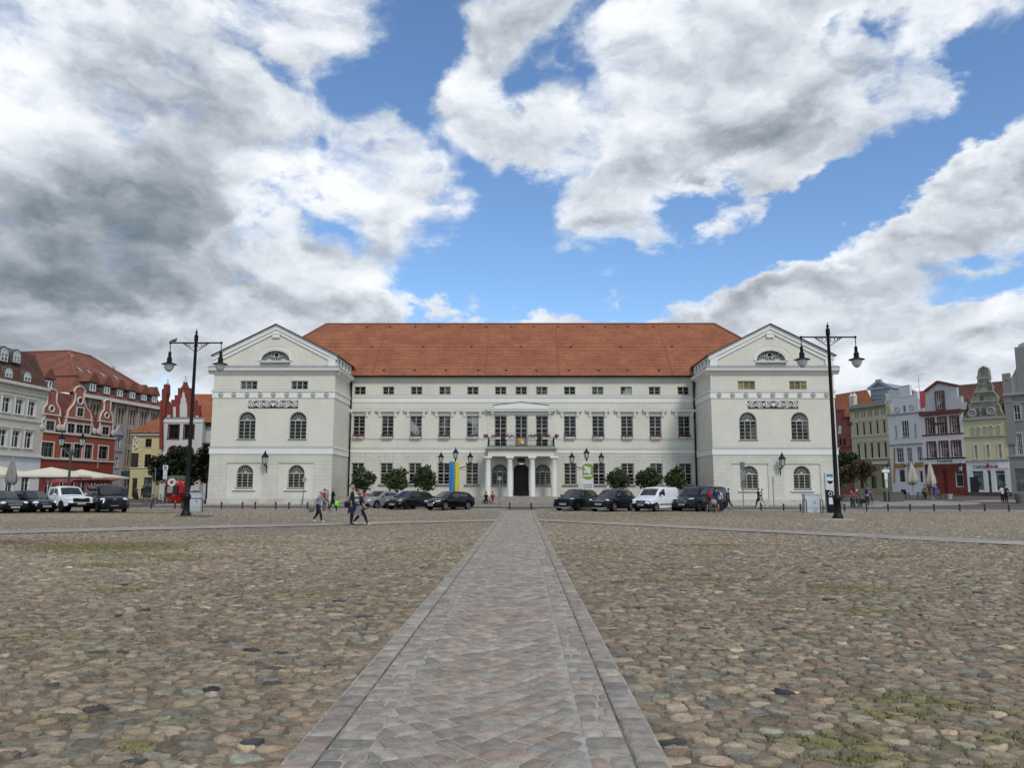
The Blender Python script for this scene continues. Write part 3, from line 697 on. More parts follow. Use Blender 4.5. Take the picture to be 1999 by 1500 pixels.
    for h in GF:
        w = window(hall, *h[:4], .10, 3, (.2, .4, .6, .8), True, .14)
        MB().box(h[0]-.3, h[1]+.3, -.06, .098, 1.55, 1.68).build('sill', BAND, w)
        MB().box(h[0]-.05, h[1]+.05, -.02, .2, 1.70, 1.815).build('sill', SILL, w)
    for h in F1:
        w = window(hall, *h[:4], 0, 3, (.2, .4, .6, .8), True, .14, pm=PANE if sgn < 0 else PANEH)
        MB().box(h[0]-.08, h[1]+.08, -.07, .2, 6.5, 6.595).build('sill', SILL, w)
    for h in AT: window(hall, *h[:4], 0, 3, (.5,), False, .12, fw=.08, mw=.09, pm=(PANEH if sgn < 0 else PANEY), fm=FRAME if sgn < 0 else mat('ochre_frame', (.38, .35, .22), .6))
    # main cornice, zinc slope, gable
    b = MB()
    prof = [(0, 13.1), (-.06, 13.1), (-.10, 13.22), (-.26, 13.34), (-.46, 13.46), (-.50, 13.60), (-.50, 13.72), (0, 13.72)]
    b.prismx(prof, x0-.50, x1+.50)
    for xs_, s in ((x0, -1), (x1, 1)):
        pr = [(xs_-s*.01, 13.1)]+[(xs_-s*y, z) for y, z in prof[1:-1]]+[(xs_-s*.01, 13.72)]
        b.prism([(p[0], p[1]) for p in pr], .001, M0)
    b.build('cornice', BAND, hall)
    b = MB(); b.prismx([(-.54, 13.72), (-.54, 13.76), (-.02, 14.02), (-.02, 13.72)], x0-.54, x1+.54)
    for s, xs_ in ((-1, x0), (1, x1)): b.prism([(xs_+s*.54, 13.722), (xs_+s*.54, 13.762), (xs_-s*.02, 14.022), (xs_-s*.02, 13.722)], .001, M0)
    for k in range(12): b.box(x0+k*1.1-.012, x0+k*1.1+.012, -.53, -.05, 13.77, 13.79)
    b.build('cornice_flashing', ZINC, hall)
    zE, zA = 14.96, 18.0
    b = MB()
    lun = [(cx+1.45*math.cos(math.pi*k/20), 14.52+1.0*math.sin(math.pi*k/20)) for k in range(21)]
    # gable face around the lunette opening, in strips
    xsn = sorted({x0+.05, x1-.05, cx}|{p[0] for p in lun}); lz = {round(p[0], 4): p[1] for p in lun}
    top = lambda x: zE+(zA-zE)*(1-abs(x-cx)/6.1)-.05
    for a, c in zip(xsn[:-1], xsn[1:]):
        if abs((a+c)/2-cx) < 1.45:
            la, lc = lz.get(round(a, 4), 15.52), lz.get(round(c, 4), 15.52)
            b.quad((a, .06, la), (c, .06, lc), (c, .06, top(c)), (a, .06, top(a))); b.quad((a, .06, 13.9), (c, .06, 13.9), (c, .06, 14.52), (a, .06, 14.52))
            b.quad((a, .06, la), (a, .4, la), (c, .4, lc), (c, .06, lc))
        else: b.quad((a, .06, 13.9), (c, .06, 13.9), (c, .06, top(c)), (a, .06, top(a)))
    b.build('gable', PLAST, hall)
    b = MB(); b.arcband(cx, 14.52, 1.45, 1.66, -.02, .07, n=24, sz=.70); b.arcband(cx, 14.52, 1.66, 1.72, -.06, .07, n=24, sz=.70)
    b.arcband(cx, 14.52, 2.18, 2.23, .03, .061, n=24, sz=.72)
    # rim pieces and end posts, raking cornice
    for s in (-1, 1):
        xe = cx+s*6.1; b.box(min(xe+s*.02, xe-s*.72), max(xe+s*.02, xe-s*.72), -.095, .30, 13.98, zE-.05)
        for d0, d1, p in ((.0, .34, .16), (.34, .46, .22), (-.34, .0, .06)):
            b.prism([(cx, zA-.30+d0), (cx, zA-.30+d1), (xe+s*(-.04+p), zE-.30+d1-.12), (xe+s*(-.04+p), zE-.30+d0-.12)], -p, .30)
    b.box(cx-.37, cx+.37, -.12, .05, 16.85, 17.22); b.box(cx-.42, cx+.42, -.16, .05, 17.22, 17.32)
    b.build('gable_cornice', BAND, hall)
    f = MB(); y = .3
    for s in (-1, 1):
        c = cx+s*.72; f.arcband(c, 14.56, .62, .67, y, y+.06, n=14, sz=.8)
        f.arcband(c, 14.55, .02, .24, y, y+.06, n=10, sz=.6)
        for k in range(1, 8):
            a = math.pi*k/8; f.line((c+.2*math.cos(a), 14.56+.1*math.sin(a)), (c+.64*math.cos(a), 14.56+.52*math.sin(a)), .035, y, y+.05)
        f.ring((cx+s*.42, y+.03, 15.21), .15, .025); f.line((c-s*.1, 15.2), (c+s*.38, 15.2), .03, y, y+.05); f.line((c+s*.16, 15.05), (c+s*.16, 15.25), .03, y, y+.05)
    f.ring((cx, y+.03, 15.16), .25, .03, n=24); f.box(cx-1.42, cx+1.42, y, y+.06, 14.52, 14.58)
    w = f.build('window', BAND, hall); p = MB(); p.prism([(q[0], q[1]) for q in lun], y+.05, y+.08); p.build('pane', PANE, w)
    MB().prismx([(-.10, 14.2), (-.10, 14.28), (.29, 14.52), (.29, 14.2)], cx-1.52, cx+1.52).build('sill', SILL, w)
    # attic sides with small pilasters, roof
    for s in (-1, 1):
        xe = cx+s*6.1; b = MB()
        b.box(min(xe, xe+s*.12), max(xe, xe+s*.12), .08, M0-.4, 14.02, 14.2); b.box(min(xe, xe+s*.16), max(xe, xe+s*.16), .08, M0-.4, 14.80, 14.98)
        for k in range(5): yk = .5+k*1.45; b.box(min(xe, xe+s*.11), max(xe, xe+s*.11), yk-.34, yk+.34, 14.2, 14.80)
        o = b.build('attic', BAND, hall)
        for k in range(4): yk = 1.225+k*1.45; d = MB(); d.box(min(xe, xe+s*.02), max(xe, xe+s*.02), yk-.30, yk+.30, 14.25, 14.75); d.build('attic_opening', SILL, o)

    b = MB()
    for s in (-1, 1):
        xe = cx+s*6.42; b.prism([(cx, zA+.17), (cx, zA+.27), (xe, zE-.05+.12), (xe, zE-.15+.12)], -.34, 16.)
    b.build('wing_roof', SLATE, hall)
wing(-24.85, -1); wing(24.85, 1)

CX0 = -.1
cols_m = [CX0+s*x for x in (5.27, 8.32, 11.42, 14.49, 17.6) for s in (-1, 1)]; cols_c = [CX0-2.24, CX0, CX0+2.24]
cols_m.sort()
def main_block():
    y = M0; x0, x1 = -18.8, 18.8
    G = [(x-.68, x+.68, 2.2, 4.52) for x in cols_m]
    AR = [(x-.86, x+.86, 2.2, 4.42, True) for x in (CX0-2.3, CX0+2.3)]; DR = (CX0-.86, CX0+.86, 1.0, 4.45, True)
    b = MB(); wallgrid(b, x0, x1, .2, 5.58, y, G+AR+[DR], .3); b.build('ground_floor_wall', RUST, hall)
    F = [(x-.66, x+.66, 7.13, 9.62) for x in cols_m]; FC = [(x-.66, x+.66, 6.25, 9.62) for x in cols_c]
    AT = [(x-.63, x+.63, 11.92, 12.82) for x in cols_m+cols_c]
    b = MB(); wallgrid(b, x0, x1, 5.58, 13.3, y, F+FC+AT, .3); b.box(x0, x1, y-.05, y, 13.3, 13.86); b.box(x0, x1, y-.10, y-.051, 13.3, 13.36)
    b.build('wall', PLAST, hall)
    b = MB()
    for z0, z1, p in ((5.58, 6.0, .05), (6.0, 6.08, .11), (7.0, 7.08, .05), (11.06, 11.62, .05), (11.62, 11.80, .12)):
        for xa, xb in ([(x0, CX0-3.9), (CX0+3.9, x1)] if z0 < 7.05 else [(x0, x1)]): b.box(xa, xb, y-p, y+.002, z0, z1)
    b.build('string_course', BAND, hall)
    b = MB()
    for z, p in ((6.082, .12), (7.082, .07), (11.802, .14)):
        for xa, xb in ([(x0, CX0-3.9), (CX0+3.9, x1)] if z < 7.1 else [(x0, x1)]): b.box(xa, xb, y-p, y, z, z+.03)
    b.build('flashing', SILL, hall)
    # wedge-shaped joints above the ground floor windows
    J = mat('joint_shadow_line', (.30, .295, .26), .9)
    for x in cols_m:
        b = MB()
        for s in (-1, 1):
            b.line((x+s*.72, 4.6), (x+s*.98, 5.15), .025, y-.006, y, 0); b.line((x+s*.98, 5.15), (x+s*.86, 5.2), .02, y-.006, y, 0)
            b.line((x+s*1.15, 4.6), (x+s*1.28, 4.98), .02, y-.006, y, 0)
            for q, t in ((.22, 5.55), (.62, 5.5)): b.line((x+s*q*.9, 4.6), (x+s*q*1.15, t), .02, y-.006, y, 0)
        b.line((x-.98, 5.2), (x+.98, 5.2), .02, y-.006, y, 0); b.build('lintel_joint', J, hall)

    rnd = random.Random(5)
    for h in G: window(hall, *h, y, 2, (.17, .34, .52, .68, .84), rec=.16, pm=PANEH if h[0] in (G[4][0], G[8][0], G[9][0]) else PANE, heavy=(.52,), fw=.10, mw=.09, sillm=SILL)
    for h in AR:
        w = window(hall, *h[:4], y, 3, (.2, .4, .6, .8), True, .16, pm=PANE, sillm=SILL)
    pmF = {2: PANEC, 4: PANEC, 1: PANEH, 3: PANEH}
    for i, h in enumerate(F):
        w = window(hall, *h, y, 2, (.17, .34, .52, .68, .84), rec=.16, pm=pmF.get(i, PANE), heavy=(.52,), fw=.09, mw=.08)
    for h in FC: window(hall, h[0], h[1], h[2], h[3], y, 2, (.15, .3, .45, .60, .73, .86), rec=.16, pm=PANE, heavy=(.60,), fw=.09, mw=.08, name='balcony_door' if h is FC[1] else 'window')
    for i, h in enumerate(AT): window(hall, *h, y, 2, (.5,), rec=.13, fw=.08, mw=.10, pm=PANEH if i % 3 == 0 else (PANEC if i == 7 else PANE))
    for x in cols_m:                              # window hoods on consoles
        b = MB(); b.box(x-1.28, x+1.28, y-.29, y, 10.05, 10.2); b.box(x-1.33, x+1.33, y-.33, y, 10.2, 10.30)
        o = b.build('window_hood', BAND, hall)
        for s in (-1, 1):
            c = MB(); c.prismx([(y, 9.5), (y-.10, 9.5), (y-.12, 9.66), (y-.21, 9.86), (y-.24, 10.05), (y, 10.05)], x+s*.86-.14, x+s*.86+.14); c.tube([(x+s*.86-.15, y-.17, 9.95), (x+s*.86+.15, y-.17, 9.95)], .07, 10); c.build('console', BAND, o, smooth=40)
        MB().box(x-1.34, x+1.34, y-.34, y, 10.302, 10.318).build('flashing', SILL, o)
    # centre bay
    cx = CX0
    for xa, xb in ((-3.68, -3.0), (-1.56, -.68), (.68, 1.56), (2.92, 3.68)):
        b = MB(); b.box(cx+xa, cx+xb, y-.03, y, 6.28, 9.95)
        for z in np.arange(6.28, 9.9, .37): b.box(cx+xa+.02, cx+xb-.02, y-.05, y-.031, z+.012, min(z+.358, 9.95))
        b.build('rusticated_pilaster', PLAST, hall)
    b = MB(); b.box(cx-3.72, cx+3.72, y-.46, y, 10.08, 10.22); b.box(cx-3.78, cx+3.78, y-.52, y, 10.22, 10.33); b.box(cx-3.2, cx+3.2, y-.06, y, 9.72, 10.08)
    b.prism([(cx-2.98, 10.34), (cx+2.98, 10.34), (cx+2.98, 10.78), (cx, 11.12), (cx-2.98, 10.78)], y-.09, y)
    for s in (-1, 1):
        b.prismx([(y, 9.45), (y-.10, 9.45), (y-.16, 9.66), (y-.34, 9.86), (y-.38, 10.08), (y, 10.08)], cx+s*3.1-.16, cx+s*3.1+.16)
    b.build('window_hood', BAND, hall)
    b = MB(); b.line((cx-3.02, 10.80), (cx+.02, 11.15), .05, y-.16, y); b.line((cx+3.02, 10.80), (cx-.02, 11.15), .05, y-.165, y); b.box(cx-3.8, cx+3.8, y-.53, y, 10.332, 10.36)
    b.build('flashing', SILL, hall)
    # portico
    yp = y-2.55
    b = MB(); b.box(cx-3.45, cx+3.45, yp-.28, y, 5.12, 5.80); b.build('portico_beam', PLAST, hall)
    b = MB(); b.box(cx-3.62, cx+3.62, yp-.45, y, 5.80, 5.90); b.box(cx-3.75, cx+3.75, yp-.6, y, 5.90, 6.02); b.build('portico_cornice', mat('weathered_cornice', (.40, .385, .33), .85, .2, 1.), hall)
    MB().box(cx-3.55, cx+3.55, yp-.4, y, 6.02, 6.20).build('balcony_floor', SILL, hall)
    for xk in (-3.5, -1.18, 1.18, 3.5):
        b = MB(); ck = (cx+xk*.985, yp, 0)
        b.lathe([(.31, .96), (.315, 1.1), (.31, 2.2), (.295, 3.4), (.265, 4.62), (.285, 4.66), (.265, 4.70), (.36, 4.92), (.38, 4.94)], ck, 24); b.box(ck[0]-.42, ck[0]+.42, yp-.42, yp+.42, 4.94, 5.12)
        b.build('column', BAND, hall, smooth=35)
    b = MB(); yr = yp-.3; xa, xb = cx-3.42, cx+3.42
    for z in (6.28, 7.02, 6.75): b.tube([(xa, y, z), (xa, yr, z), (xb, yr, z), (xb, y, z)], .022 if z != 7.02 else .035, 5)
    n = 56
    for k in range(n+1): x = xa+(xb-xa)*k/n; b.tube([(x, yr, 6.2), (x, yr, 7.02)], .011, 4)
    for x in (xa, xb):
        b.tube([(x, yr, 6.2), (x, yr, 7.12)], .05, 6)
        for k in range(16): b.tube([(x, yr+(y-yr)*k/16, 6.2), (x, yr+(y-yr)*k/16, 7.02)], .011, 4)
    b.build('balcony_railing', PIPE, hall)
    b = MB(); b.box(cx-.58, cx+.58, yr-.06, yr-.04, 6.26, 7.02); b.build('crest_panel', mat('dull_bronze_panel', (.16, .15, .13), .5, .2, 8.), hall)
    b = MB(); rr = random.Random(2)
    b.prism([(cx-.24, 6.42), (cx+.24, 6.42), (cx+.26, 6.72), (cx+.22, 6.93), (cx-.22, 6.93), (cx-.26, 6.72)], yr-.10, yr-.06)
    for k in range(26):
        a = rr.uniform(0, 6.28); r = rr.uniform(.1, .38); b.tube([(cx+r*.5*math.cos(a), yr-.1, 6.64+r*.4*math.sin(a)), (cx+r*math.cos(a+.25), yr-.12, 6.64+.85*r*math.sin(a+.25))], [.035, .012], 5)
    b.build('gilded_crest', mat('gilding', (.65, .42, .10), .35, .25, 9., metal=.7), hall)
    b = MB(); b.box(cx-.42, cx+.42, y-.05, y, 4.62, 5.05); b.build('inscription_tablet', mat('dark_tablet', (.05, .045, .035), .5, .3, 8.), hall)
    # door deep in its arch
    d = MB(); d.box(cx-.84, cx+.84, y+.55, y+.6, 1.0, 4.4); d.box(cx-.86, cx-.855, y+.3, y+.6, 1., 4.5); d.box(cx+.855, cx+.86, y+.3, y+.6, 1., 4.5); d.box(cx-.86, cx+.86, y+.3, y+.6, 4.5, 4.52); d.box(cx-.86, cx+.86, y+.3, y+.55, .98, 1.)
    o = d.build('door', mat('dark_oak', (.012, .010, .009), .6, .3, 4.), hall)
    # steps and terrace
    b = MB()
    for k, (yf, zt) in enumerate(((y-5.0, .44), (y-4.6, .60), (y-4.2, .76), (y-3.8, .92))): b.box(-18.7, 18.7, yf, y if k == 3 else yf+.42, 0 if k == 0 else zt-.18, zt)
    b.box(-3.9, 3.9, yp-.55, y, .921, .965)
    b.build('steps', mat('step_stone', (.30, .27, .225), .85, .2, 1.5, bump=.2), hall)
    for k, (yf, zt) in enumerate(((y-5.0, .44), (y-4.6, .60), (y-4.2, .76))): MB().box(gX(651, 78.2)+.4*k, gX(669, 78.2)+.3*k, yf-.012, yf+.05, zt-.04, zt+.006).build('step_edge_strip', BAND, hall)
    # gutter, downpipes
    b = MB(); b.tube([(-18.7, y-.62, 13.93), (18.7, y-.62, 13.93)], .09, 8); b.box(-18.7, 18.7, y-.56, y-.02, 13.865, 13.9)
    b.build('gutter', PIPE, hall)
    for s in (-1, 1):
        b = MB(); xx = s*18.58
        b.tube([(xx, y-.6, 13.9), (xx, y-.62, 13.5), (xx+s*.02, y-.25, 12.6), (xx+s*.02, y-.16, 12.2), (xx+s*.02, y-.16, .6)], [.16, .15, .10, .085, .085], 8)
        for z in (2., 5., 8., 11.): b.tube([(xx+s*.02, y-.16, z), (xx+s*.02, y-.16, z+.08)], .11, 8)
        b.build('downpipe', PIPE, hall)
main_block()
def hall_roof():
    ye, yr, yb, ze, zr = M0-.72, 15., 23.6, 13.93, 21.5; xl, xr = -31.1, 31.1; rl, rr = -23.7, 23.1
    n = 36; b = MB()
    P = lambda t, lift=0.: ((xl+(rl-xl)*t), (xr+(rr-xr)*t), ye+(yr-ye)*t, ze+(zr-ze)*t+lift)
    for i in range(n):
        a = P(i/n, .075); c = P((i+1)/n, -.0)
        wob = .015*math.sin(i*2.1)
        b.quad((a[0], a[2], a[3]+wob), (a[1], a[2], a[3]+wob), (c[1], c[2], c[3]), (c[0], c[2], c[3]))
        b.quad((a[0], a[2], a[3]-.06), (a[1], a[2], a[3]-.06), (a[1], a[2], a[3]+wob), (a[0], a[2], a[3]+wob))
    r = b.build('roof', TILE, hall)
    b = MB()
    b.add([(xl, ye, ze), (rl, yr, zr), (xl, yb, ze)], [(0, 2, 1)]); b.add([(xr, ye, ze), (rr, yr, zr), (xr, yb, ze)], [(0, 1, 2)]); b.add([(xl, yb, ze), (xr, yb, ze), (rr, yr, zr), (rl, yr, zr)], [(0, 1, 2, 3)])
    b.build('roof', TILEY, hall)
    b = MB()
    k = 0; x = rl
    while x < rr: b.tube([(x, yr, zr+.02), (min(x+.36, rr), yr, zr+.05)], [.13, .15], 8); x += .34
    for (xa, xb) in ((xl, rl), (xr, rr)):
        for i in range(34):
            p = lambda t: (xa+(xb-xa)*t, ye+(yr-ye)*t, ze+(zr-ze)*t+.06); b.tube([p(i/34), p((i+1.06)/34)], [.15, .13], 6)
    b.build('ridge_tiles', mat('ridge_clay', (.22, .08, .045), .8, .25, 3.), r)
    b = MB()
    for row, cnt in ((.08, 12), (.52, 7), (.93, 14)):
        for i in range(cnt):
            xx = -20+40*(i+.5)/cnt+random.uniform(-.2, .2); q = P(row, .06); b.prismx([(q[2]-.1, q[3]-.06), (q[2]-.12, q[3]+.07), (q[2]+.25, q[3]+.2)], xx-.13, xx+.13)
    b.build('roof_vents', mat('vent_clay', (.10, .05, .035), .8), r)
    b = MB()
    for x in (-16.3, -4.0, 4.0, 16.3):
        q0, q1 = P(0, .07), P(1, .04); b.line((0, 0), (1, 1), .01, 0, 0) if False else None
        b.add([(x-.05, q0[2], q0[3]), (x+.05, q0[2], q0[3]), (x+.05, q1[2], q1[3]), (x-.05, q1[2], q1[3])], [(0, 1, 2, 3)])
    b.build('roof_joint', mat('tile_joint', (.15, .06, .035), .8), r)
    MB().box(-18.7, 18.7, M0+.5, M0+.6, 13.2, 13.9).build('eaves_board', SILL, hall)
hall_roof()
# ================================================================= houses round the square
LZ = lambda x, y: (x/3.948, 640+y/3.948)
RZ = lambda x, y: (1600+x/3.947, 650+y/3.947)
WHT = mat('white_render', (.66, .66, .63), .85, .06, .5, streak=.15)
STN = mat('pale_stone_trim', (.58, .55, .48), .8, .1, 1.2, streak=.2)
GREY = mat('grey_stone_trim', (.30, .30, .28), .85, .15, 1.5, streak=.25)
DKR = mat('dark_red_trim', (.13, .035, .03), .6, .12, 2.)
REDP = mat('red_render', (.30, .075, .042), .85, .10, .5, streak=.12)
REDT = brickmat('red_old_tiles', (.23, .07, .04), (.14, .045, .03), (.05, .02, .015), .26, .28, .03, .85, .5, .3, mode='wall')
ORGT = brickmat('orange_tiles', (.40, .135, .05), (.31, .10, .042), (.13, .05, .03), .28, .30, .03, .8, .5, .2, mode='wall')
BRT = brickmat('brown_tiles', (.12, .06, .045), (.20, .075, .045), (.04, .025, .02), .28, .28, .03, .85, .5, .35, mode='wall')
DARKW = mat('dark_interior', (.02, .02, .02), .8)
SHOP = glass('shop_glass', (.03, .04, .042), .06, .6, curtain=(.20, .24, .235))

class House:
    def __init__(s, name, label, x, y, ang, W=None, endpx=None, py=900, depth=9., conv=None, cat='house'):
        s.a = R(ang); s.t = Vector((math.cos(s.a), math.sin(s.a))); s.n = Vector((math.sin(s.a), -math.cos(s.a)))
        s.x, s.y = x, y; s.cv = conv; s.D = depth; s.holes = []; s.wins = []
        s.W = W if W else s._u(endpx, py)
        s.g = min(gz(x, y), gz(*(Vector((x, y))+s.t*s.W)))-.05
        s.o = thing(name, label, cat, (x, y, s.g), s.a)
    def _pt(s, px, py, yo=0.):
        d = ray(px, py); p0 = Vector((s.x, s.y))-s.n*yo
        t = p0.dot(s.n)/(d.x*s.n.x+d.y*s.n.y); return (Vector((d.x*t, d.y*t))-p0).dot(s.t), EYE+d.z*t
    def _u(s, px, py): return s._pt(px, py)[0]
    def P(s, x, y, yo=0.):
        u, z = s._pt(*s.cv(x, y), yo); return u, z-s.g
    def end(s): p = Vector((s.x, s.y))+s.t*s.W; return p.x, p.y
    def pts(s, lst, yo=0.): return [s.P(*q, yo) for q in lst]
    def rect(s, x0, y0, x1, y1):
        a, b = s.P(x0, y0), s.P(x1, y1); return a[0], b[0], b[1], a[1]
    def win(s, x0, y0, x1, y1, **k): s.add(s.rect(x0, y0, x1, y1), **k)
    def add(s, r, hole=True, arch=False, **k):
        if hole: s.holes.append((*r, arch))
        s.wins.append((r, arch, hole, k))
    def row(s, first, last, n, skip=(), **k):
        a, b = s.rect(*first), s.rect(*last); z0, z1 = (a[2]+b[2])/2, (a[3]+b[3])/2; w = ((a[1]-a[0])+(b[1]-b[0]))/2
        c0, c1 = (a[0]+a[1])/2, (b[0]+b[1])/2
        for i in range(n):
            c = c0+(c1-c0)*i/max(1, n-1)
            if i not in skip: s.add((c-w/2, c+w/2, z0, z1), **k)
    def wall(s, H, m, mi2=None, zsplit=None, mlow=None):
        z = 0.
        b = MB()
        hs = [h for h in s.holes if h[3] <= (zsplit or 0)+.01]; hu = [h for h in s.holes if h not in hs]
        lo = zsplit or 0.
        if zsplit:
            wallgrid(b, 0, s.W, -.3, zsplit, 0, hs, .22); b.build('ground_floor_wall', mlow or m, s.o); b = MB()
        wallgrid(b, 0, s.W, lo if zsplit else -.3, H, 0, hu, .22)
        b.quad((0, 0, lo), (0, s.D, lo), (0, s.D, H), (0, 0, H)); b.quad((s.W, 0, -.3), (s.W, s.D, -.3), (s.W, s.D, H), (s.W, 0, H))
        if zsplit: b.quad((0, 0, -.3), (0, s.D, -.3), (0, s.D, lo), (0, 0, lo))
        b.quad((0, s.D, 0), (s.W, s.D, 0), (s.W, s.D, H), (0, s.D, H))
        b.build('wall', m, s.o); s.H = H
    def windows(s):
        for r, arch, hole, k in s.wins:
            k = dict(k); sur = k.pop('sur', None); sw = k.pop('sw', .14); sill = k.pop('sill', None); hood = k.pop('hood', None)
            k.setdefault('fw', .06); k.setdefault('mw', .06); k.setdefault('bw', .035)
            w = window(s.o, *r, 0. if hole else -.20, arch=arch, **k)
            x0, x1, z0, z1 = r
            if sur:
                b = MB(); p = -.05
                zt = z1-(x1-x0)/2 if arch else z1
                b.box(x0-sw, x0-.001, p, .001, z0, zt); b.box(x1+.001, x1+sw, p, .001, z0, zt)
                if arch: b.arcband((x0+x1)/2, zt, (x1-x0)/2+.001, (x1-x0)/2+sw, p, .001, n=14)
                else: b.box(x0-sw, x1+sw, p, .001, z1+.001, z1+sw)
                b.box(x0-sw-.04, x1+sw+.04, p-.05, .001, z0-.10, z0-.001); b.build('surround', sur, w)
            elif sill: MB().box(x0-.08, x1+.08, -.08, .1, z0-.09, z0-.001).build('sill', sill, w)
            if hood: MB().box(x0-.2, x1+.2, -.14, .001, z1+.2, z1+.33).build('hood', hood, w)
    def band(s, z, h, p, m, name='string_course', u0=0., u1=None): MB().box(u0-.02, (u1 or s.W)+.02, -p, .002, z, z+h).build(name, m, s.o)
    def gable(s, poly, m, name='gable', y0=.0, y1=.4, edge=None, er=.09):
        MB().prism(poly, y0, y1).build(name, m, s.o)
        if edge:
            b = MB(); b.tube([(u, y0+.0, v) for u, v in poly], er, 6); b.build('gable_coping', edge, s.o, smooth=50)
    def gable_roof(s, z0, zr, m, u0=None, u1=None, y0=.1, y1=None, axis='u', over=.25):
        u0 = -.02 if u0 is None else u0; u1 = s.W+.02 if u1 is None else u1; y1 = y1 or s.D; b = MB()
        if axis == 'u':
            ym = (y0+y1)/2; b.prismx([(y0-over, z0-.08), (y0-over, z0+.05), (ym, zr+.05), (y1+over, z0+.05), (y1+over, z0-.08), (ym, zr-.1)], u0, u1)
            b.prismx([(y0, z0), (ym, zr-.06), (y1, z0)], u0+.02, u1-.02)
        else:
            um = (u0+u1)/2; b.prism([(u0-over, z0-.08), (u0-over, z0+.05), (um, zr+.05), (u1+over, z0+.05), (u1+over, z0-.08), (um, zr-.1)], y0, y1)
        b.build('roof', m, s.o)
    def hquad(s, z0, z1, m, name, u0, u1, y=-.02): MB().box(u0, u1, y, .001, z0, z1).build(name, m, s.o)
def text(body, size, m, parent, loc, name='lettering', ext=.015, align='CENTER', rx=90, sx=1.):
    cu = bpy.data.curves.new('lettering', 'FONT'); cu.body = body; cu.size = size; cu.extrude = ext; cu.align_x = align; cu.resolution_u = 2
    t = bpy.data.objects.new('lettering', cu); C.objects.link(t); dg = bpy.context.evaluated_depsgraph_get()
    me = bpy.data.meshes.new_from_object(t.evaluated_get(dg)); bpy.data.objects.remove(t)
    me.materials.clear(); me.materials.append(m); o = bpy.data.objects.new(name, me); C.objects.link(o)
    o.parent = parent; o.location = loc; o.rotation_euler = (R(rx), 0, 0); o.scale = (sx, 1, 1); return o

# ------------------------------------------------ west side
XW, YW = -50.3, 80.
t88 = Vector((math.cos(R(88)), math.sin(R(88))))
h = House('cream_house', 'cream three storey house with brown mansard roof and round topped dormers', XW-18*t88.x, YW-18*t88.y, 88, W=18., conv=LZ, depth=10)
CREAM = mat('cream_render', (.55, .50, .41), .85, .06, .5, streak=.12)
eave = h.P(310, 462)[1]; z1 = h.P(285, 1003)[1]
k = dict(cols=2, bars=(.68,), fm=WHT, sur=WHT, sw=.16, heavy=(.68,), bw=.05)
for i in range(-3, 3):       # the row runs on past the frame of the picture
    for (a, b, pm) in (((215, 562, 272, 682), (20, 535, 75, 660), PANEH), ((190, 800, 245, 935), (92, 795, 148, 925), PANE)):
        r0, r1 = h.rect(*a), h.rect(*b); n = 2 if a[0] == 215 else 1; st = ((r0[0]+r0[1])-(r1[0]+r1[1]))/2/n; c = (r0[0]+r0[1])/2-st*(i+3); w = .56
        if c > 1: h.add((c-w, c+w, (r0[2]+r1[2])/2, (r0[3]+r1[3])/2), pm=pm, hood=STN, **k)
for u in (16., 13.6, 11.2): h.add((u-.55, u+.55, .5, 2.9), cols=2, bars=(.7,), fm=WHT, sur=WHT)
h.wall(eave, CREAM, zsplit=z1, mlow=WHT); h.windows()
h.band(z1, .22, .22, WHT, 'string_course'); h.band(eave-.25, .3, .4, STN, 'cornice'); h.band(eave-1.0, .12, .12, STN); h.band(h.P(290, 735)[1], .14, .1, STN)
zt = h.P(250, 205, 1.6)[1]
b = MB(); b.prismx([(-.15, eave+.06), (1.6, zt), (7, zt+.6), (10.2, eave)], -.02, h.W+.02); b.build('roof', BRT, h.o)
for (x0, y0, x1, y1, yo) in ((10, 150, 55, 265, .5), (108, 175, 150, 275, .5), (45, 308, 90, 390, 0.), (190, 340, 233, 420, 0.), (-80, 278, -40, 365, 0.)):
    a, b2 = h.P(x0, y0, yo), h.P(x1, y1, yo); w = max(.42, (b2[0]-a[0])/2); c = (a[0]+b2[0])/2; d = MB(); v0, v1 = b2[1], a[1]
    d.prism([(c-w-.16, v0-.1), (c+w+.16, v0-.1)]+[(c+(w+.16)*math.cos(math.pi*q/10), v1-w+(w+.22)*math.sin(math.pi*q/10)) for q in range(11)], yo, yo+1.7)
    dm = d.build('dormer', mat('slate_cheek', (.09, .095, .10), .6, .2, 3.), h.o)
    w_ = window(dm, c-w, c+w, v0, v1, yo-.16, 2, (.45,), True, .10, fm=WHT, pm=PANEC); 

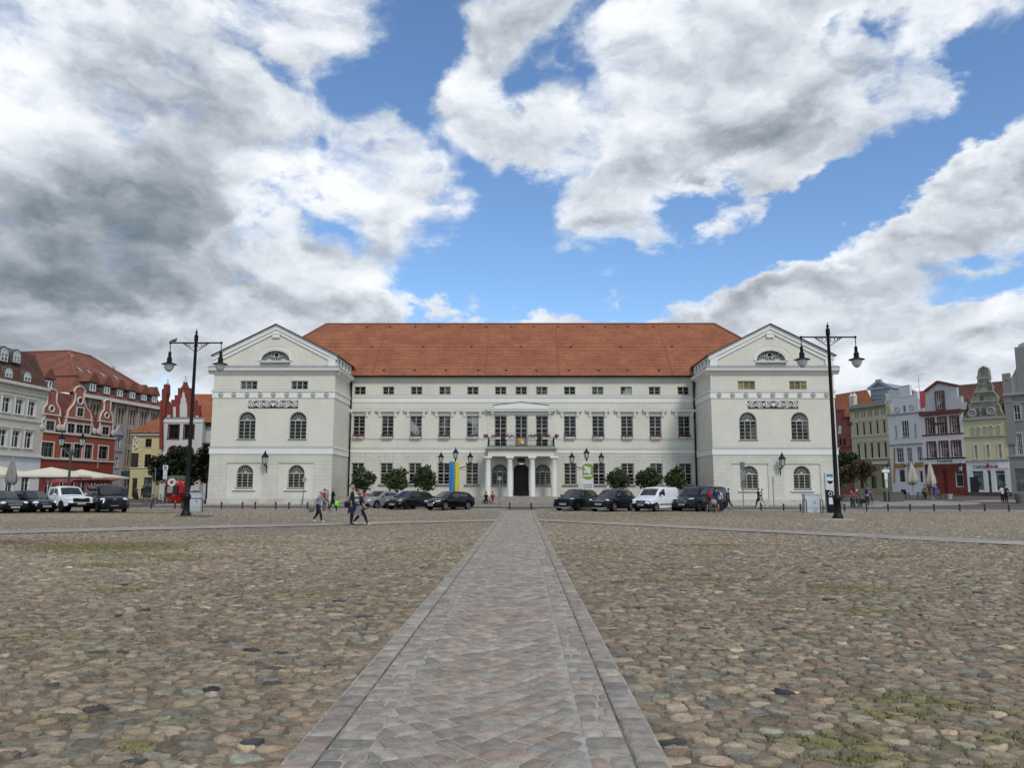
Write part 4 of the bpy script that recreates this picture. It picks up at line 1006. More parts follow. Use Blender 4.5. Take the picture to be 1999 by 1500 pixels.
h = House('red_gabled_house', 'red house with three scrolled gables edged in white behind the umbrellas', XW, YW, 82.4, endpx=222, conv=LZ, depth=9)
zc = (h.P(300, 795)[1]+h.P(868, 852)[1])/2; zs = (h.P(290, 1012)[1]+h.P(860, 1026)[1])/2
k = dict(fm=mat('green_grey_frame', (.13, .15, .14), .6, .1), sur=STN, sw=.13, bars=(.66,), heavy=(.66,))
for x0, y0, x1, y1, c in ((320, 880, 405, 1000, 3), (480, 890, 542, 1005, 2), (573, 894, 625, 1008, 2), (655, 900, 705, 1012, 2), (763, 912, 826, 1015, 2)): h.win(x0, y0, x1, y1, cols=c, **k)
g0 = dict(k); g0['bars'] = (.6,)
GAB = [[(315, 785), (322, 720), (345, 690), (330, 660), (335, 620), (360, 590), (365, 520), (360, 498), (372, 480), (400, 472), (428, 485), (440, 503), (435, 520), (435, 580), (460, 630), (462, 665), (448, 690), (465, 760), (462, 792)],
       [(475, 797), (500, 740), (515, 690), (525, 640), (565, 590), (580, 550), (580, 510), (570, 490), (585, 462), (615, 450), (645, 467), (655, 490), (645, 515), (645, 560), (665, 620), (690, 650), (705, 690), (700, 715), (715, 770), (727, 817)],
       [(750, 817), (770, 770), (768, 700), (780, 660), (800, 635), (803, 592), (800, 575), (815, 557), (835, 555), (852, 572), (852, 590), (848, 640), (868, 690), (865, 740), (868, 775), (866, 827)]]
for u in (.9, 2.6, 4.3, 6.0, 7.7, 9.4): h.add((u, u+1.1, .4, 2.4), cols=2, bars=(.7,), fm=WHT)
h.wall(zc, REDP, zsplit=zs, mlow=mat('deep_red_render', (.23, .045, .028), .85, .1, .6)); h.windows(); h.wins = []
for G_ in GAB: h.gable(h.pts(G_), mat('red_gable_render', (.32, .105, .07), .85, .1, .6, streak=.2), y0=-.02, y1=.35, edge=STN, er=.10)
for (x0, y0, x1, y1) in ((352, 715, 410, 795), (518, 737, 567, 815), (585, 745, 632, 818), (645, 750, 687, 822), (785, 762, 832, 830), (592, 617, 634, 688)):
    h.add(h.rect(x0, y0, x1, y1), hole=False, cols=2, sur=None, fm=k['fm'], bars=(.55,))
    r = h.rect(x0, y0, x1, y1); b = MB()
    for a in ((r[0]-.13, r[0], r[2]-.1, r[3]+.13), (r[1], r[1]+.13, r[2]-.1, r[3]+.13), (r[0], r[1], r[3], r[3]+.13), (r[0], r[1], r[2]-.1, r[2])): b.box(a[0], a[1], -.13, -.021, a[2], a[3])
    b.build('surround', STN, h.o)
h.windows()
for x, y, r in ((395, 625, .34), (615, 565, .4), (820, 678, .34)):
    u, v = h.P(x, y); b = MB(); b.ring((u, -.05, v), r, .10, 'y', 20, 6); o = b.build('round_window', STN, h.o); MB().prism([(u+r*math.cos(q*.314), v+r*math.sin(q*.314)) for q in range(20)], -.05, -.03).build('pane', PANE, o)
for x, y in ((318, 765), (448, 770), (482, 770), (722, 797), (758, 803), (866, 812)):
    u, v = h.P(x, y); MB().lathe([(.02, 0), (.34, 0), (.34, .08), (.2, .12), (.02, .14)], (0, 0, 0), 14).build('scroll', STN, h.o, loc=(u, -.06, v)).rotation_euler.x = R(90)
for z, m in ((zc-.12, STN), (zs-.1, STN)): h.band(z, .16, .14, m)
for (xa, ya, xb, yb) in ((322, 662, 465, 680), (505, 690, 712, 712), (755, 718, 872, 735)):
    a, b2 = h.P(xa, ya), h.P(xb, yb); MB().box(a[0], b2[0], -.16, .1, a[1]-.07, a[1]+.07).build('gable_band', STN, h.o)
h.gable_roof(zc-.3, h.P(600, 525, 4.5)[1], REDT, y0=.5, y1=9)
text('', .3, STN, h.o, (0, 0, 0)) if False else None
gl = mat('gilt_paint', (.55, .40, .12), .4, .2, 4., metal=.5)
u, v = h.P(748, 1065); b = MB(); b.tube([(u, -.08, v-.3), (u, -.08, v+.25)], .07, 6); b.ell((u, -.08, v+.3), (.1, .05, .1)); b.build('gilt_figure', gl, h.o)
XE, YE = h.end()

h = House('narrow_grey_house', 'narrow grey house with steep little gable beside the red gabled house', XE, YE, 82.4, endpx=238, conv=LZ, depth=8)
GRH = mat('blue_grey_render', (.33, .33, .36), .85, .12, .7, streak=.3)
ze = h.P(905, 822)[1]; zp = h.P(900, 752)[1]
h.add((h.W*.2, h.W*.72, h.P(895, 930)[1], h.P(895, 855)[1]), cols=2, bars=(.3, .6), fm=WHT, sill=GREY)
h.add((h.W*.15, h.W*.6, h.P(880, 1080)[1], h.P(880, 1000)[1]), cols=2, bars=(.3, .6), fm=WHT, sill=GREY)
h.wall(ze, GRH); h.windows(); h.gable([(-.1, ze), (h.W+.1, ze), (h.W/2, zp)], GRH, edge=GREY); h.gable_roof(ze, zp-.1, REDT, axis='v', y0=.4); h.band(ze-.1, .14, .2, GREY, 'cornice'); h.band(h.P(900, 955)[1], .5, .12, GREY)

h = House('office_building', 'large stone fronted department store with big red mansard roof behind the gabled house', -59.4, 100.5, 81.5, endpx=311, py=800, conv=LZ, depth=40, cat='building')
SAND = mat('grey_brown_stone', (.34, .29, .225), .85, .12, .6, streak=.2)
RTL = brickmat('big_roof_tiles', (.25, .088, .052), (.20, .072, .046), (.11, .045, .03), .35, .30, .02, .85, .35, .25, mode='wall')
ze = (h.P(800, 552)[1]+h.P(1210, 622)[1])/2; zb = (h.P(720, 405, 1.2)[1]+h.P(1180, 497, 1.2)[1])/2; zr = (h.P(850, 264, 8.)[1]+h.P(462, 160, 8.)[1])/2
DBR = mat('bronze_window_frame', (.07, .05, .04), .5, .2)
nb = 7; bw = h.W/nb; fl = [(h.P(965, 745)[1], h.P(965, 628)[1]), (h.P(960, 893)[1], h.P(960, 782)[1]), (h.P(950, 1062)[1], h.P(950, 940)[1])]
for i in range(nb):
    for z0, z1 in fl:
        for j in range(3):
            c = bw*(i+.5)+(j-1)*bw*.25; h.add((c-bw*.075, c+bw*.075, z0, z1), cols=1, bars=(.5,), fm=DBR, pm=glass('brown_pane', (.035, .022, .015)))
for i in range(nb): h.add((bw*i+.35, bw*(i+1)-.35, .3, 3.4), cols=2, bars=(.75,), fm=DBR, pm=SHOP)
h.wall(ze, SAND); h.windows()
b = MB()
for i in range(nb+1): b.box(bw*i-.22, bw*i+.22, -.28, .001, -.3, ze-.2)
b.build('pilaster', SAND, h.o)
h.band(ze-.25, .45, .75, STN, 'cornice'); h.band(fl[0][1]+.25, .12, .1, SAND); h.band(4.0, .5, .15, SAND)
MB().box(-.35, .35, -.35, .35, -.3, ze).build('corner_pier', SAND, h.o)
b = MB(); u1 = h.W+.5; i_ = 8.; ri = h.W-6.; D = 44.
A = [(-.7, -.7, ze+.2), (u1, -.7, ze+.2), (u1-1.6, 1.2, zb), (1.2, 1.2, zb), (i_, i_, zr), (ri, i_, zr), (u1-1.6, 15., zb), (u1, 17, ze), (-.7, D, ze+.2), (1.2, D, zb), (i_, D, zr), (15., 15., zb), (15., D, zb)]
b.add(A, [(0, 1, 2, 3), (3, 2, 5, 4), (1, 7, 6, 2), (2, 6, 5), (0, 3, 9, 8), (3, 4, 10, 9), (4, 5, 6, 11), (4, 11, 12, 10)])
rf = b.build('roof', RTL, h.o)
b = MB(); b.tube([(1.2, D, zb+.03), (1.2, 1.2, zb+.03), (u1-1.6, 1.2, zb+.03)], .12, 5); b.build('roof_break', mat('dark_tile_edge', (.07, .03, .02), .8), rf)
MB().tube([(i_, D, zr+.05), (i_, i_, zr+.05), (ri, i_, zr+.05), (u1-1.6, 1.2, zb+.08)], .16, 6).tube([(i_, i_, zr+.05), (1.2, 1.2, zb+.06)], .16, 6).build('ridge_tiles', mat('ridge_clay', (.22, .08, .045)), rf)
SL = mat('slate_cheek', (.09, .095, .10))
for (x0, y0, x1, y1) in ((665, 430, 705, 495), (780, 455, 811, 515), (880, 478, 912, 535), (978, 495, 1008, 550), (1068, 515, 1098, 565), (1150, 530, 1178, 580), (330, 405, 355, 465)):
    a, c = h.P(x0, y0, 0), h.P(x1, y1, 0); uc = (a[0]+c[0])/2; v0, v1 = c[1], a[1]; w = .58
    d = MB(); d.box(uc-w-.25, uc+w+.25, -.55, 2.2, v0-.15, v1+.25); dm = d.build('dormer', SL, h.o)
    window(dm, uc-w, uc+w, v0, v1, -.71, 2, (), False, .10, fm=WHT, fw=.16, mw=.25)
    MB().prism([(uc-w-.55, v1+.2), (uc+w+.55, v1+.2), (uc+w*.4, v1+1.5), (uc-w*.4, v1+1.5)], -.8, 2.8).build('dormer_roof', RTL, dm)
for x, y in ((545, 212), (610, 325), (685, 345), (790, 368), (890, 388), (865, 300)):
    lo, hi = 1.2, 8.
    for _ in range(30):
        yo = (lo+hi)/2; u, v = h.P(x, y, yo)
        if v < zb+(zr-zb)*(yo-1.2)/6.8: hi = yo
        else: lo = yo
    k_ = (zr-zb)/6.8; b = MB(); b.quad((u-.3, yo-.35, v-.35*k_+.12), (u+.3, yo-.35, v-.35*k_+.12), (u+.3, yo+.35, v+.35*k_+.12), (u-.3, yo+.35, v+.35*k_+.12)); b.box(u-.3, u+.3, yo-.36, yo-.3, v-.35*k_-.1, v-.35*k_+.13); b.build('rooflight', ZINC, rf)
u, v = h.P(955, 1135); MB().box(u-2.2, u+2.2, -.3, -.0, v-.4, v+.45).build('shop_sign', mat('dark_green_sign', (.015, .03, .028), .4), h.o)

# yellow corner house, white gabled house: they face the camera
YY = 104.
h = House('yellow_house', 'pale yellow corner house with orange hip roof beside the white gabled house', gX(259, YY, 850), YY, 0, endpx=324, conv=LZ, depth=10)
YEL = mat('pale_yellow_render', (.58, .50, .27), .85, .06, .5, streak=.1)
ze = h.P(1130, 812)[1]; zb = h.P(1100, 1086)[1]
h.win(1122, 857, 1166, 922, cols=2, bars=(.6,), fm=DBR, sill=STN); h.win(1116, 977, 1160, 1078, cols=2, bars=(.6,), fm=DBR, sill=STN); h.win(1012, 968, 1064, 1078, cols=2, bars=(.7,), fm=mat('brown_bay', (.09, .075, .05)), pm=glass('brown_pane'))
h.win(1110, 1155, 1166, 1315, cols=2, bars=(.8,), fm=DBR, pm=SHOP, name='shop_door'); h.win(1018, 1160, 1050, 1310, cols=1, bars=(), fm=YEL, name='door')
h.wall(ze, YEL, zsplit=zb, mlow=YEL); h.windows(); h.band(ze-.35, .4, .3, STN, 'cornice'); h.band(zb, .12, .1, STN)
b = MB()
for i in range(int((ze-zb-1)/.62)): b.box(h.P(1076, 900)[0], h.P(1104, 900)[0], -.05, .001, zb+.4+i*.62, zb+.85+i*.62)
b.build('quoins', YEL, h.o)
zr = ze+4.3; ul, ur = -.4, h.W+2.
MB().add([(ul, -.5, ze), (ur, -.5, ze), (ur, 10.5, ze), (ul, 10.5, ze), (h.W*.95, 5, zr), (ur, 5, zr)], [(0, 1, 5, 4), (3, 0, 4), (2, 3, 4, 5), (1, 2, 5)]).build('roof', ORGT, h.o)
u, v = h.P(1050, 880); b = MB(); rr = random.Random(3)
b.tube([(u+.15*math.sin(q*1.3), -.05, v-1.+q*.2) for q in range(11)], [.12, .2, .1, .22, .14, .2, .12, .24, .2, .1, .08], 6)
b.build('relief_figure', STN, h.o)

YG = 96.
h = House('white_gabled_house', 'white house with red stepped gable and pinnacles behind the dark trees', gX(317, YG, 850), YG, 0, endpx=392, conv=LZ, depth=12)
BRK = brickmat('red_brick', (.27, .055, .035), (.21, .045, .03), (.16, .05, .04), .3, .1, .012, .85, .3, .2)
ze = h.P(1400, 700)[1]
DKB = mat('dark_brown_frame', (.04, .025, .02), .5)
for a in ((1303, 750, 1375, 855), (1422, 750, 1490, 852)): h.win(*a, cols=2, bars=(.6,), fm=DKB, sur=DKR, sw=.12)
for a in ((1303, 918, 1364, 1100), (1410, 920, 1478, 1100)): h.add(h.rect(*a), arch=True, cols=2, bars=(.6,), fm=DKB, sur=DKR, sw=.18)
WH2 = mat('white_gable_render', (.56, .56, .535), .85, .07, .5, streak=.15)
h.wall(ze, WH2); h.windows(); h.band(ze-.5, .5, .08, WHT); h.band(ze-.02, .14, .16, GREY, 'cornice'); 
def hp(lst, y0, y1, m, name): MB().prism(h.pts(lst), y0, y1).build(name, m, h.o)
hp([(1370, 690), (1372, 465), (1395, 465), (1410, 440), (1415, 420), (1432, 420), (1440, 445), (1452, 465), (1467, 465), (1467, 690)], -.05, .5, BRK, 'gable')
hp([(1388, 690), (1388, 600), (1396, 570), (1396, 545), (1405, 540), (1406, 515), (1416, 490), (1426, 515), (1427, 540), (1436, 545), (1436, 570), (1444, 600), (1444, 690)], -.10, -.051, WH2, 'gable_niche')
r = h.rect(1397, 600, 1425, 678); h.wins = [(r, True, False, dict(cols=1, bars=(.5,), fm=DKB))]; h.windows()
for x0, x1, yt in ((1325, 1368, 582), (1280, 1324, 645), (1470, 1500, 582), (1500, 1542, 650)):
    hp([(x0, 690), (x0, yt), (x1, yt), (x1, 690)], -.04, .45, BRK, 'gable_step'); hp([(x0+11, 690), (x0+11, yt+30), (x1-11, yt+30), (x1-11, 690)], -.08, -.041, WH2, 'gable_niche')
hp([(1284, 692), (1284, 590), (1318, 590), (1318, 555), (1345, 555), (1345, 520), (1373, 520), (1373, 692)], .02, .40, BRK, 'stepped_wall'); hp([(1464, 692), (1464, 520), (1490, 520), (1490, 560), (1515, 560), (1515, 600), (1540, 600), (1540, 692)], .02, .40, BRK, 'stepped_wall')
hp([(1256, 690), (1258, 480), (1272, 470), (1272, 440), (1300, 440), (1300, 510), (1292, 540), (1285, 600), (1280, 690)], -.4, .5, BRK, 'corner_turret')
hp([(1240, 940), (1246, 570), (1262, 560), (1262, 940)], -.5, 2., BRK, 'buttress')
for x, yb_, yt_ in ((1286, 440, 390), (1424, 422, 368)):
    u, v = h.P(x, yb_); v2 = h.P(x, yt_)[1]; d = v2-v
    MB().lathe([(.30, 0), (.12, d*.35), (.04, d*.7), (.11, d*.78), (.03, d*.86), (.01, d)], (u, .2, v), 8).build('spire', ZINC, h.o)
b = MB(); um = h.W+5.; b.add([(0, .3, ze-.3), (um, .3, ze-.6), (um, 5.5, h.P(1600, 512, 5.5)[1]), (0.2, 5.5, h.P(1350, 512, 5.5)[1]), (um, 12, ze), (0, 12, ze)], [(0, 1, 2, 3), (3, 2, 4, 5), (0, 3, 5), (1, 4, 2)]); b.build('roof', ORGT, h.o)
a = h.P(1545, 735); c = h.P(1640, 740)
MB().box(h.W+.01, h.W+5, 1.2, 10, -.3, a[1]).build('side_wing_wall', WH2, h.o); MB().box(h.W, h.W+5, 1.0, 1.2, a[1]-.3, a[1]).build('eaves_board', DKR, h.o)
zbk = h.P(1560, 905)[1]; MB().box(h.W, h.W+5, .3, 1.2, zbk-.1, zbk+.3).build('balcony', BRK, h.o)
b = MB(); b.tube([(h.W+.1, .35, zbk+1.3), (h.W+5, .35, zbk+1.3)], .03, 5)
for q in range(30): b.tube([(h.W+.1+q*.17, .35, zbk+.3), (h.W+.1+q*.17, .35, zbk+1.3)], .012, 4)
b.build('balcony_railing', GREY, h.o)
MB().box(h.W+1.2, h.W+3.4, 1.1, 1.21, 0, 3.).build('door', DARKW, h.o)

# ------------------------------------------------ east side
X2, Y2 = gX(1664, 112, 890), 112.
t70 = Vector((math.cos(R(-70)), math.sin(R(-70))))
h = House('brick_gabled_house', 'red brick house with stepped gable partly hidden by the town hall', X2-8.2*t70.x, Y2-8.2*t70.y, -70, W=8.0, conv=RZ, depth=9)
BRR = mat('rust_red_render', (.26, .085, .06), .85, .15, .6, streak=.2)
h.win(150, 815, 175, 865, cols=1, bars=(.5,), fm=DKB, arch=True); h.win(180, 815, 205, 865, cols=1, bars=(.5,), fm=DKB, arch=True); h.win(160, 922, 208, 1000, cols=2, bars=(.6,), fm=DKB); h.win(150, 1100, 205, 1200, cols=2, bars=(.6,), fm=DKB, pm=SHOP)
zt = h.P(180, 790)[1]
h.wall(zt, BRR); h.windows()
h.gable(h.pts([(90, 800), (90, 540), (128, 535), (130, 605), (172, 600), (175, 662), (212, 655), (215, 705), (244, 700), (244, 790)]), BRR, y0=0, y1=.4)
hp([(145, 780), (147, 725), (157, 712), (168, 725), (170, 780)], -.06, -.0, WHT, 'niche')
for x, y in ((152, 600), (195, 657), (232, 700)): hp([(x-19, y+8), (x-19, y-5), (x+19, y-9), (x+19, y+4)], -.2, .6, DKR, 'step_cap')
h.band(h.P(185, 890)[1], .3, .12, DKR)
h.gable_roof(zt-1, h.P(240, 458, 4.5)[1], ORGT, u0=-3, u1=h.W-1.25, y0=.6, y1=9)
h = House('blue_grey_gabled_house', 'blue grey gable rising behind the olive yellow house', X2+2.6, Y2+7., -52, W=7.5, conv=RZ, depth=10)
zg_, za = h.P(378, 436)[1], h.P(452, 378)[1]
ul, ur = h.P(376, 440)[0], h.P(540, 440)[0]; uc = (ul+ur)/2; BG = mat('slate_blue_render', (.23, .27, .30), .8, .1, .6, streak=.3)
MB().box(ul+.3, ur-.3, 0, 9, -.3, zg_).build('wall', BG, h.o); MB().prism([(ul+.1, zg_), (ur-.1, zg_), (uc, za)], .1, 9).build('gable', BG, h.o)
b = MB(); b.line((ul-.1, zg_), (uc, za+.1), .35, -.15, .3); b.line((ur+.1, zg_), (uc, za+.1), .35, -.16, .3); b.box(ul, ur, -.12, .2, zg_-.15, zg_+.15); b.box(uc-.4, uc+.4, -.14, .3, za-.1, za+.35); b.build('pediment', mat('slate_blue_trim', (.28, .32, .35)), h.o)
for y in (480, 510): MB().box(ul+.3, ur-.3, -.06, .001, h.P(450, y)[1], h.P(450, y-4)[1]).build('string_course', BG, h.o)

h = House('olive_yellow_house', 'olive yellow house with five slim windows on each upper floor', X2, Y2, -70, endpx=1737, py=880, conv=RZ, depth=9)
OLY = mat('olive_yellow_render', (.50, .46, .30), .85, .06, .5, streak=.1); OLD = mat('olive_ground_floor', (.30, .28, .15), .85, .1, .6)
zt = (h.P(268, 585)[1]+h.P(522, 548)[1])/2
h.row((283, 703, 300, 792), (487, 677, 510, 772), 5, cols=1, bars=(.35, .7), fm=DKB, arch=False, sur=None, hood=STN, sill=STN)
h.row((292, 858, 313, 968), (497, 846, 522, 962), 5, cols=1, bars=(.35, .7), fm=DKB, hood=STN, sill=STN)
zb = (h.P(275, 975)[1]+h.P(540, 965)[1])/2
h.win(475, 1080, 520, 1195, cols=1, bars=(.8,), fm=DKB, pm=SHOP, name='shop_door'); h.win(310, 1105, 345, 1200, cols=1, bars=(.8,), fm=DKB, pm=PANE); h.win(395, 1105, 440, 1200, cols=1, bars=(.8,), fm=DKB, pm=PANE)
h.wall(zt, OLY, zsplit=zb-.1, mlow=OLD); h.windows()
h.band(zt-.1, .5, .35, mat('grey_olive_trim', (.30, .29, .22)), 'cornice'); h.band(zb-.1, .16, .12, STN); h.band((h.P(280, 806)[1]+h.P(530, 788)[1])/2, .14, .1, STN)
b = MB()
for i in range(24): b.box(h.W*(i+.2)/24, h.W*(i+.7)/24, -.2, .001, zt-.45, zt-.12)
b.build('corbels', mat('grey_olive_trim'  , (.30, .29, .22)), h.o)
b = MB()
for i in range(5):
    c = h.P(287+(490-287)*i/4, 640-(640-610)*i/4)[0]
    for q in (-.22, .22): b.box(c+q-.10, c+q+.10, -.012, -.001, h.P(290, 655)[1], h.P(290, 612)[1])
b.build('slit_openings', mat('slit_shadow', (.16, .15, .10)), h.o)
for q in (.15, .75): MB().lathe([(.32, 0), (.32, 1.6), (.38, 1.7), (.05, 2.2)], (q, .3, zt+.1), 8).build('pinnacle', STN, h.o)
MB().box(0, h.W, .1, .5, zt+.38, zt+.55).build('parapet', GREY, h.o); MB().box(h.W-.7, h.W, -.1, .5, zt+.2, zt+1.5).build('pier', GREY, h.o)
u, v = h.P(470, 1003); MB().box(u-1.3, u+1.3, -.25, -.12, v-.2, v+.2).build('shop_sign', STN, h.o)
XE, YE = h.end()

h = House('white_stepped_house', 'white house with stepped gable and ochre shopfront panels', XE, YE, -64, endpx=1803, py=880, conv=RZ, depth=9)
WH3 = mat('cool_white_render', (.66, .66, .645), .8, .06, .5, streak=.2)
zc = (h.P(548, 640)[1]+h.P(800, 603)[1])/2; z1 = (h.P(552, 872)[1]+h.P(800, 856)[1])/2
h.win(628, 682, 690, 803, cols=3, bars=(.33, .66), fm=WHT, sill=GREY); h.win(577, 717, 597, 812, cols=1, bars=(.33, .66), fm=WHT, sill=GREY); h.win(727, 702, 747, 800, cols=1, bars=(.33, .66), fm=WHT, sill=GREY)
for a in ((588, 890, 650, 1000), (668, 887, 715, 996), (745, 880, 795, 990)): h.win(*a, cols=3, bars=(.35, .68), fm=WHT)
OCH = mat('ochre_render', (.36, .20, .035), .8, .1, .8)
h.win(605, 1052, 662, 1157, cols=1, bars=(), fm=WHT, fw=.12); h.win(762, 1062, 800, 1160, cols=1, bars=(), fm=WHT, fw=.12); h.add(h.rect(676, 1040, 712, 1172), arch=True, cols=1, bars=(), fm=OCH, pm=mat('ochre_door', (.22, .13, .03), .6), name='door')
h.wall(zc, WH3, zsplit=z1, mlow=WH3); h.windows()
h.gable(h.pts([(545, 640), (550, 612), (563, 610), (565, 492), (590, 488), (608, 486), (610, 415), (692, 402), (697, 482), (726, 478), (728, 458), (752, 454), (764, 592), (800, 588), (802, 604)]), WH3, edge=WHT, er=.06)
for pl in ([(618, 500), (618, 435), (684, 425), (688, 492)],): hp(pl, -.05, -.001, WHT, 'gable_panel')
for x, y in ((600, 595), (710, 578)): u, v = h.P(x, y); MB().ring((u, -.02, v), .32, .07, 'y', 18, 5).build('round_window', GREY, h.o)
r = h.rect(645, 562, 665, 610); MB().box(r[0], r[1], -.03, -.001, r[2], r[3]).build('niche', mat('niche_grey', (.16, .17, .18)), h.o)
h.band(zc-.1, .2, .15, GREY, 'cornice'); h.band(z1, .18, .12, GREY)
hp([(583, 1047), (583, 1012), (655, 1006), (655, 1042)], -.03, -.001, OCH, 'ochre_panel'); hp([(735, 1040), (735, 1002), (800, 997), (800, 1035)], -.03, -.001, OCH, 'ochre_panel'); hp([(571, 1160), (571, 890), (583, 890), (583, 1160)], -.03, -.001, OCH, 'ochre_panel')
u, v = h.P(690, 1024); text('APOTHEKE', .55, mat('black_letters', (.02, .02, .02), .5), h.o, (u, -.03, v-.2), sx=.62)
u, v = h.P(757, 1057); b = MB(); b.tube([(u-.6, -.1, v+.9), (u-.6, -1.3, v+.9)], .04, 5); b.build('sign_bracket', PIPE, h.o); sg = text('A', 1.0, mat('red_sign', (.45, .02, .03), .5), h.o, (u, -.8, v-.45), 'pharmacy_sign', ext=.06)
h.gable_roof(zc-.3, h.P(760, 452, 4.5)[1], mat('bright_red_tiles', (.26, .035, .025), .8, .2, 3.), y0=.6)
b = MB(); u, v = h.P(768, 440, 4.); b.tube([(u, 4, v-2), (u, 4, h.P(762, 337, 4)[1])], .035, 5)
for k_, w in ((0, .9), (.8, .45), (1.6, .9)): b.tube([(u-w, 4, v+.4+k_), (u+w, 4, v+.5+k_)], .02, 4)
b.build('aerial', GREY, h.o)
XE, YE = h.end()

h = House('red_trimmed_house', 'white house with dark red window frames above a red restaurant front', XE, YE, -58, endpx=1884, py=880, conv=RZ, depth=10)
WH4 = mat('pinkish_white_render', (.67, .645, .61), .8, .06, .5, streak=.15)
zc = (h.P(785, 640)[1]+h.P(1100, 597)[1])/2; z1 = (h.P(815, 1012)[1]+h.P(1120, 1008)[1])/2
k = dict(cols=3, bars=(.55,), fm=mat('pale_pink_frame', (.52, .47, .45)), sur=DKR, sw=.17, heavy=(.55,), pm=glass('reddish_pane', (.05, .025, .02), curtain=(.32, .28, .26)))
h.row((824, 672, 884, 782), (1008, 645, 1075, 772), 3, **k); h.row((834, 850, 896, 962), (1020, 836, 1090, 960), 3, **k)
BRD = brickmat('red_rusticated_front', (.20, .045, .028), (.17, .04, .026), (.09, .02, .015), 1.4, .5, .03, .7, .5, .15)
h.win(1040, 1065, 1113, 1190, cols=1, bars=(.78,), fm=WHT, fw=.10, heavy=(.78,), pm=SHOP); h.win(948, 1055, 992, 1245, cols=1, bars=(.8,), fm=DKR, pm=mat('red_door_leaf', (.16, .02, .015), .6), name='door'); h.win(880, 1085, 906, 1180, cols=1, bars=(.7,), fm=WHT, pm=SHOP)
h.wall(zc, WH4, zsplit=z1, mlow=BRD); h.windows()
poly = h.pts([(792, 632), (792, 580), (815, 575), (816, 452), (910, 380), (1056, 410), (1060, 492), (1093, 488), (1098, 540), (1124, 535), (1124, 592)])
h.gable(poly, mat('grey_white_gable', (.47, .47, .465), .8, .07, .5, streak=.2))
b = MB(); q = h.pts([(812, 452), (910, 378), (1060, 409)]); b.line(q[0], q[1], .3, -.2, .5); b.line(q[1], q[2], .3, -.2, .5); b.build('verge', DKR, h.o)
r = h.rect(899, 460, 962, 583); h.wins = [(r, False, False, dict(cols=3, bars=(.55,), fm=k['fm'], pm=PANEC))]; h.windows()
MB().box(r[0]-.15, r[0], -.16, -.0, r[2]-.15, r[3]+.15).box(r[1], r[1]+.15, -.16, -.0, r[2]-.15, r[3]+.15).box(r[0], r[1], -.16, 0, r[3], r[3]+.15).box(r[0], r[1], -.16, 0, r[2]-.15, r[2]).build('surround', DKR, h.o)
h.band(zc-.2, .5, .5, DKR, 'cornice'); h.band((h.P(808, 800)[1]+h.P(1110, 777)[1])/2, .15, .1, DKR); h.band((h.P(815, 975)[1]+h.P(1118, 970)[1])/2, .14, .1, DKB)
u, v = h.P(965, 990); text('rueta', .62, mat('black_letters', (.02, .02, .02)), h.o, (u, -.02, v-.15), sx=1.5)
b = MB()
for i in range(26):
    uu = h.W*(i+.5)/26; b.line((uu, z1-1.1), (uu+.1*(i-13)/13, z1-.15), .05, -.03, .0)
b.build('voussoirs', DKR, h.o)
h.gable_roof(zc-.4, h.P(1130, 405, 5.)[1], BRT, y0=.6, u0=0., u1=h.W+.5)
XE, YE = h.end()

h = House('baroque_gabled_house', 'yellow house with tall weathered scrolled gable above a bank', XE, YE, -48, endpx=1966, py=850, conv=RZ, depth=11)
YOG = mat('yellow_green_render', (.50, .475, .27), .85, .07, .5, streak=.12)
LICH = mat('lichened_stone', (.27, .27, .20), .9, .3, 1.2, col2=(.10, .10, .08), c2amt=.7, bump=.3, bscale=8.)
zc = (h.P(1118, 672)[1]+h.P(1410, 652)[1])/2; z2 = (h.P(1125, 806)[1]+h.P(1425, 795)[1])/2; z1 = (h.P(1130, 990)[1]+h.P(1440, 985)[1])/2
h.row((1190, 868, 1220, 973), (1374, 858, 1407, 966), 3, cols=2, bars=(.66,), fm=WHT, sur=STN, sw=.10, heavy=(.66,))
WSH = mat('white_shopfront', (.58, .60, .60), .5, .05, .6)
h.win(1172, 1065, 1272, 1218, cols=1, bars=(.82,), fm=WSH, fw=.09, pm=SHOP, name='shop_window'); h.win(1348, 1062, 1440, 1222, cols=1, bars=(.82,), fm=WSH, fw=.09, pm=SHOP, name='shop_window'); h.win(1288, 1060, 1332, 1245, cols=1, bars=(), fm=WSH, pm=SHOP, name='shop_door')
h.wall(zc, YOG, zsplit=z1, mlow=WSH); h.windows()
h.gable(h.pts([(1115, 672), (1130, 640), (1150, 620), (1160, 590), (1150, 565), (1172, 542), (1165, 520), (1190, 500), (1195, 462), (1210, 440), (1222, 402), (1226, 362), (1218, 350), (1225, 330), (1232, 282), (1262, 262), (1300, 278), (1306, 322), (1310, 350), (1302, 370), (1320, 390), (1336, 420), (1330, 447), (1352, 470), (1372, 490), (1379, 520), (1372, 542), (1392, 572), (1397, 602), (1410, 620), (1416, 640), (1416, 656)]), LICH, y1=.7, edge=LICH, er=.16)
for (xa, xb, y) in ((1190, 1340, 455), (1165, 1378, 530), (1218, 1312, 352), (1130, 1412, 655)): a, c = h.P(xa, y+4), h.P(xb, y-4); MB().box(a[0], c[0], -.16, .5, (a[1]+c[1])/2-.08, (a[1]+c[1])/2+.08).build('gable_band', GREY, h.o)
for x, y in ((1175, 622), (1320, 603)): u, v = h.P(x, y); MB().ring((u, -.06, v), .42, .12, 'y', 18, 6).ell((u, -.03, v), (.3, .06, .3)).build('round_ornament', GREY, h.o)
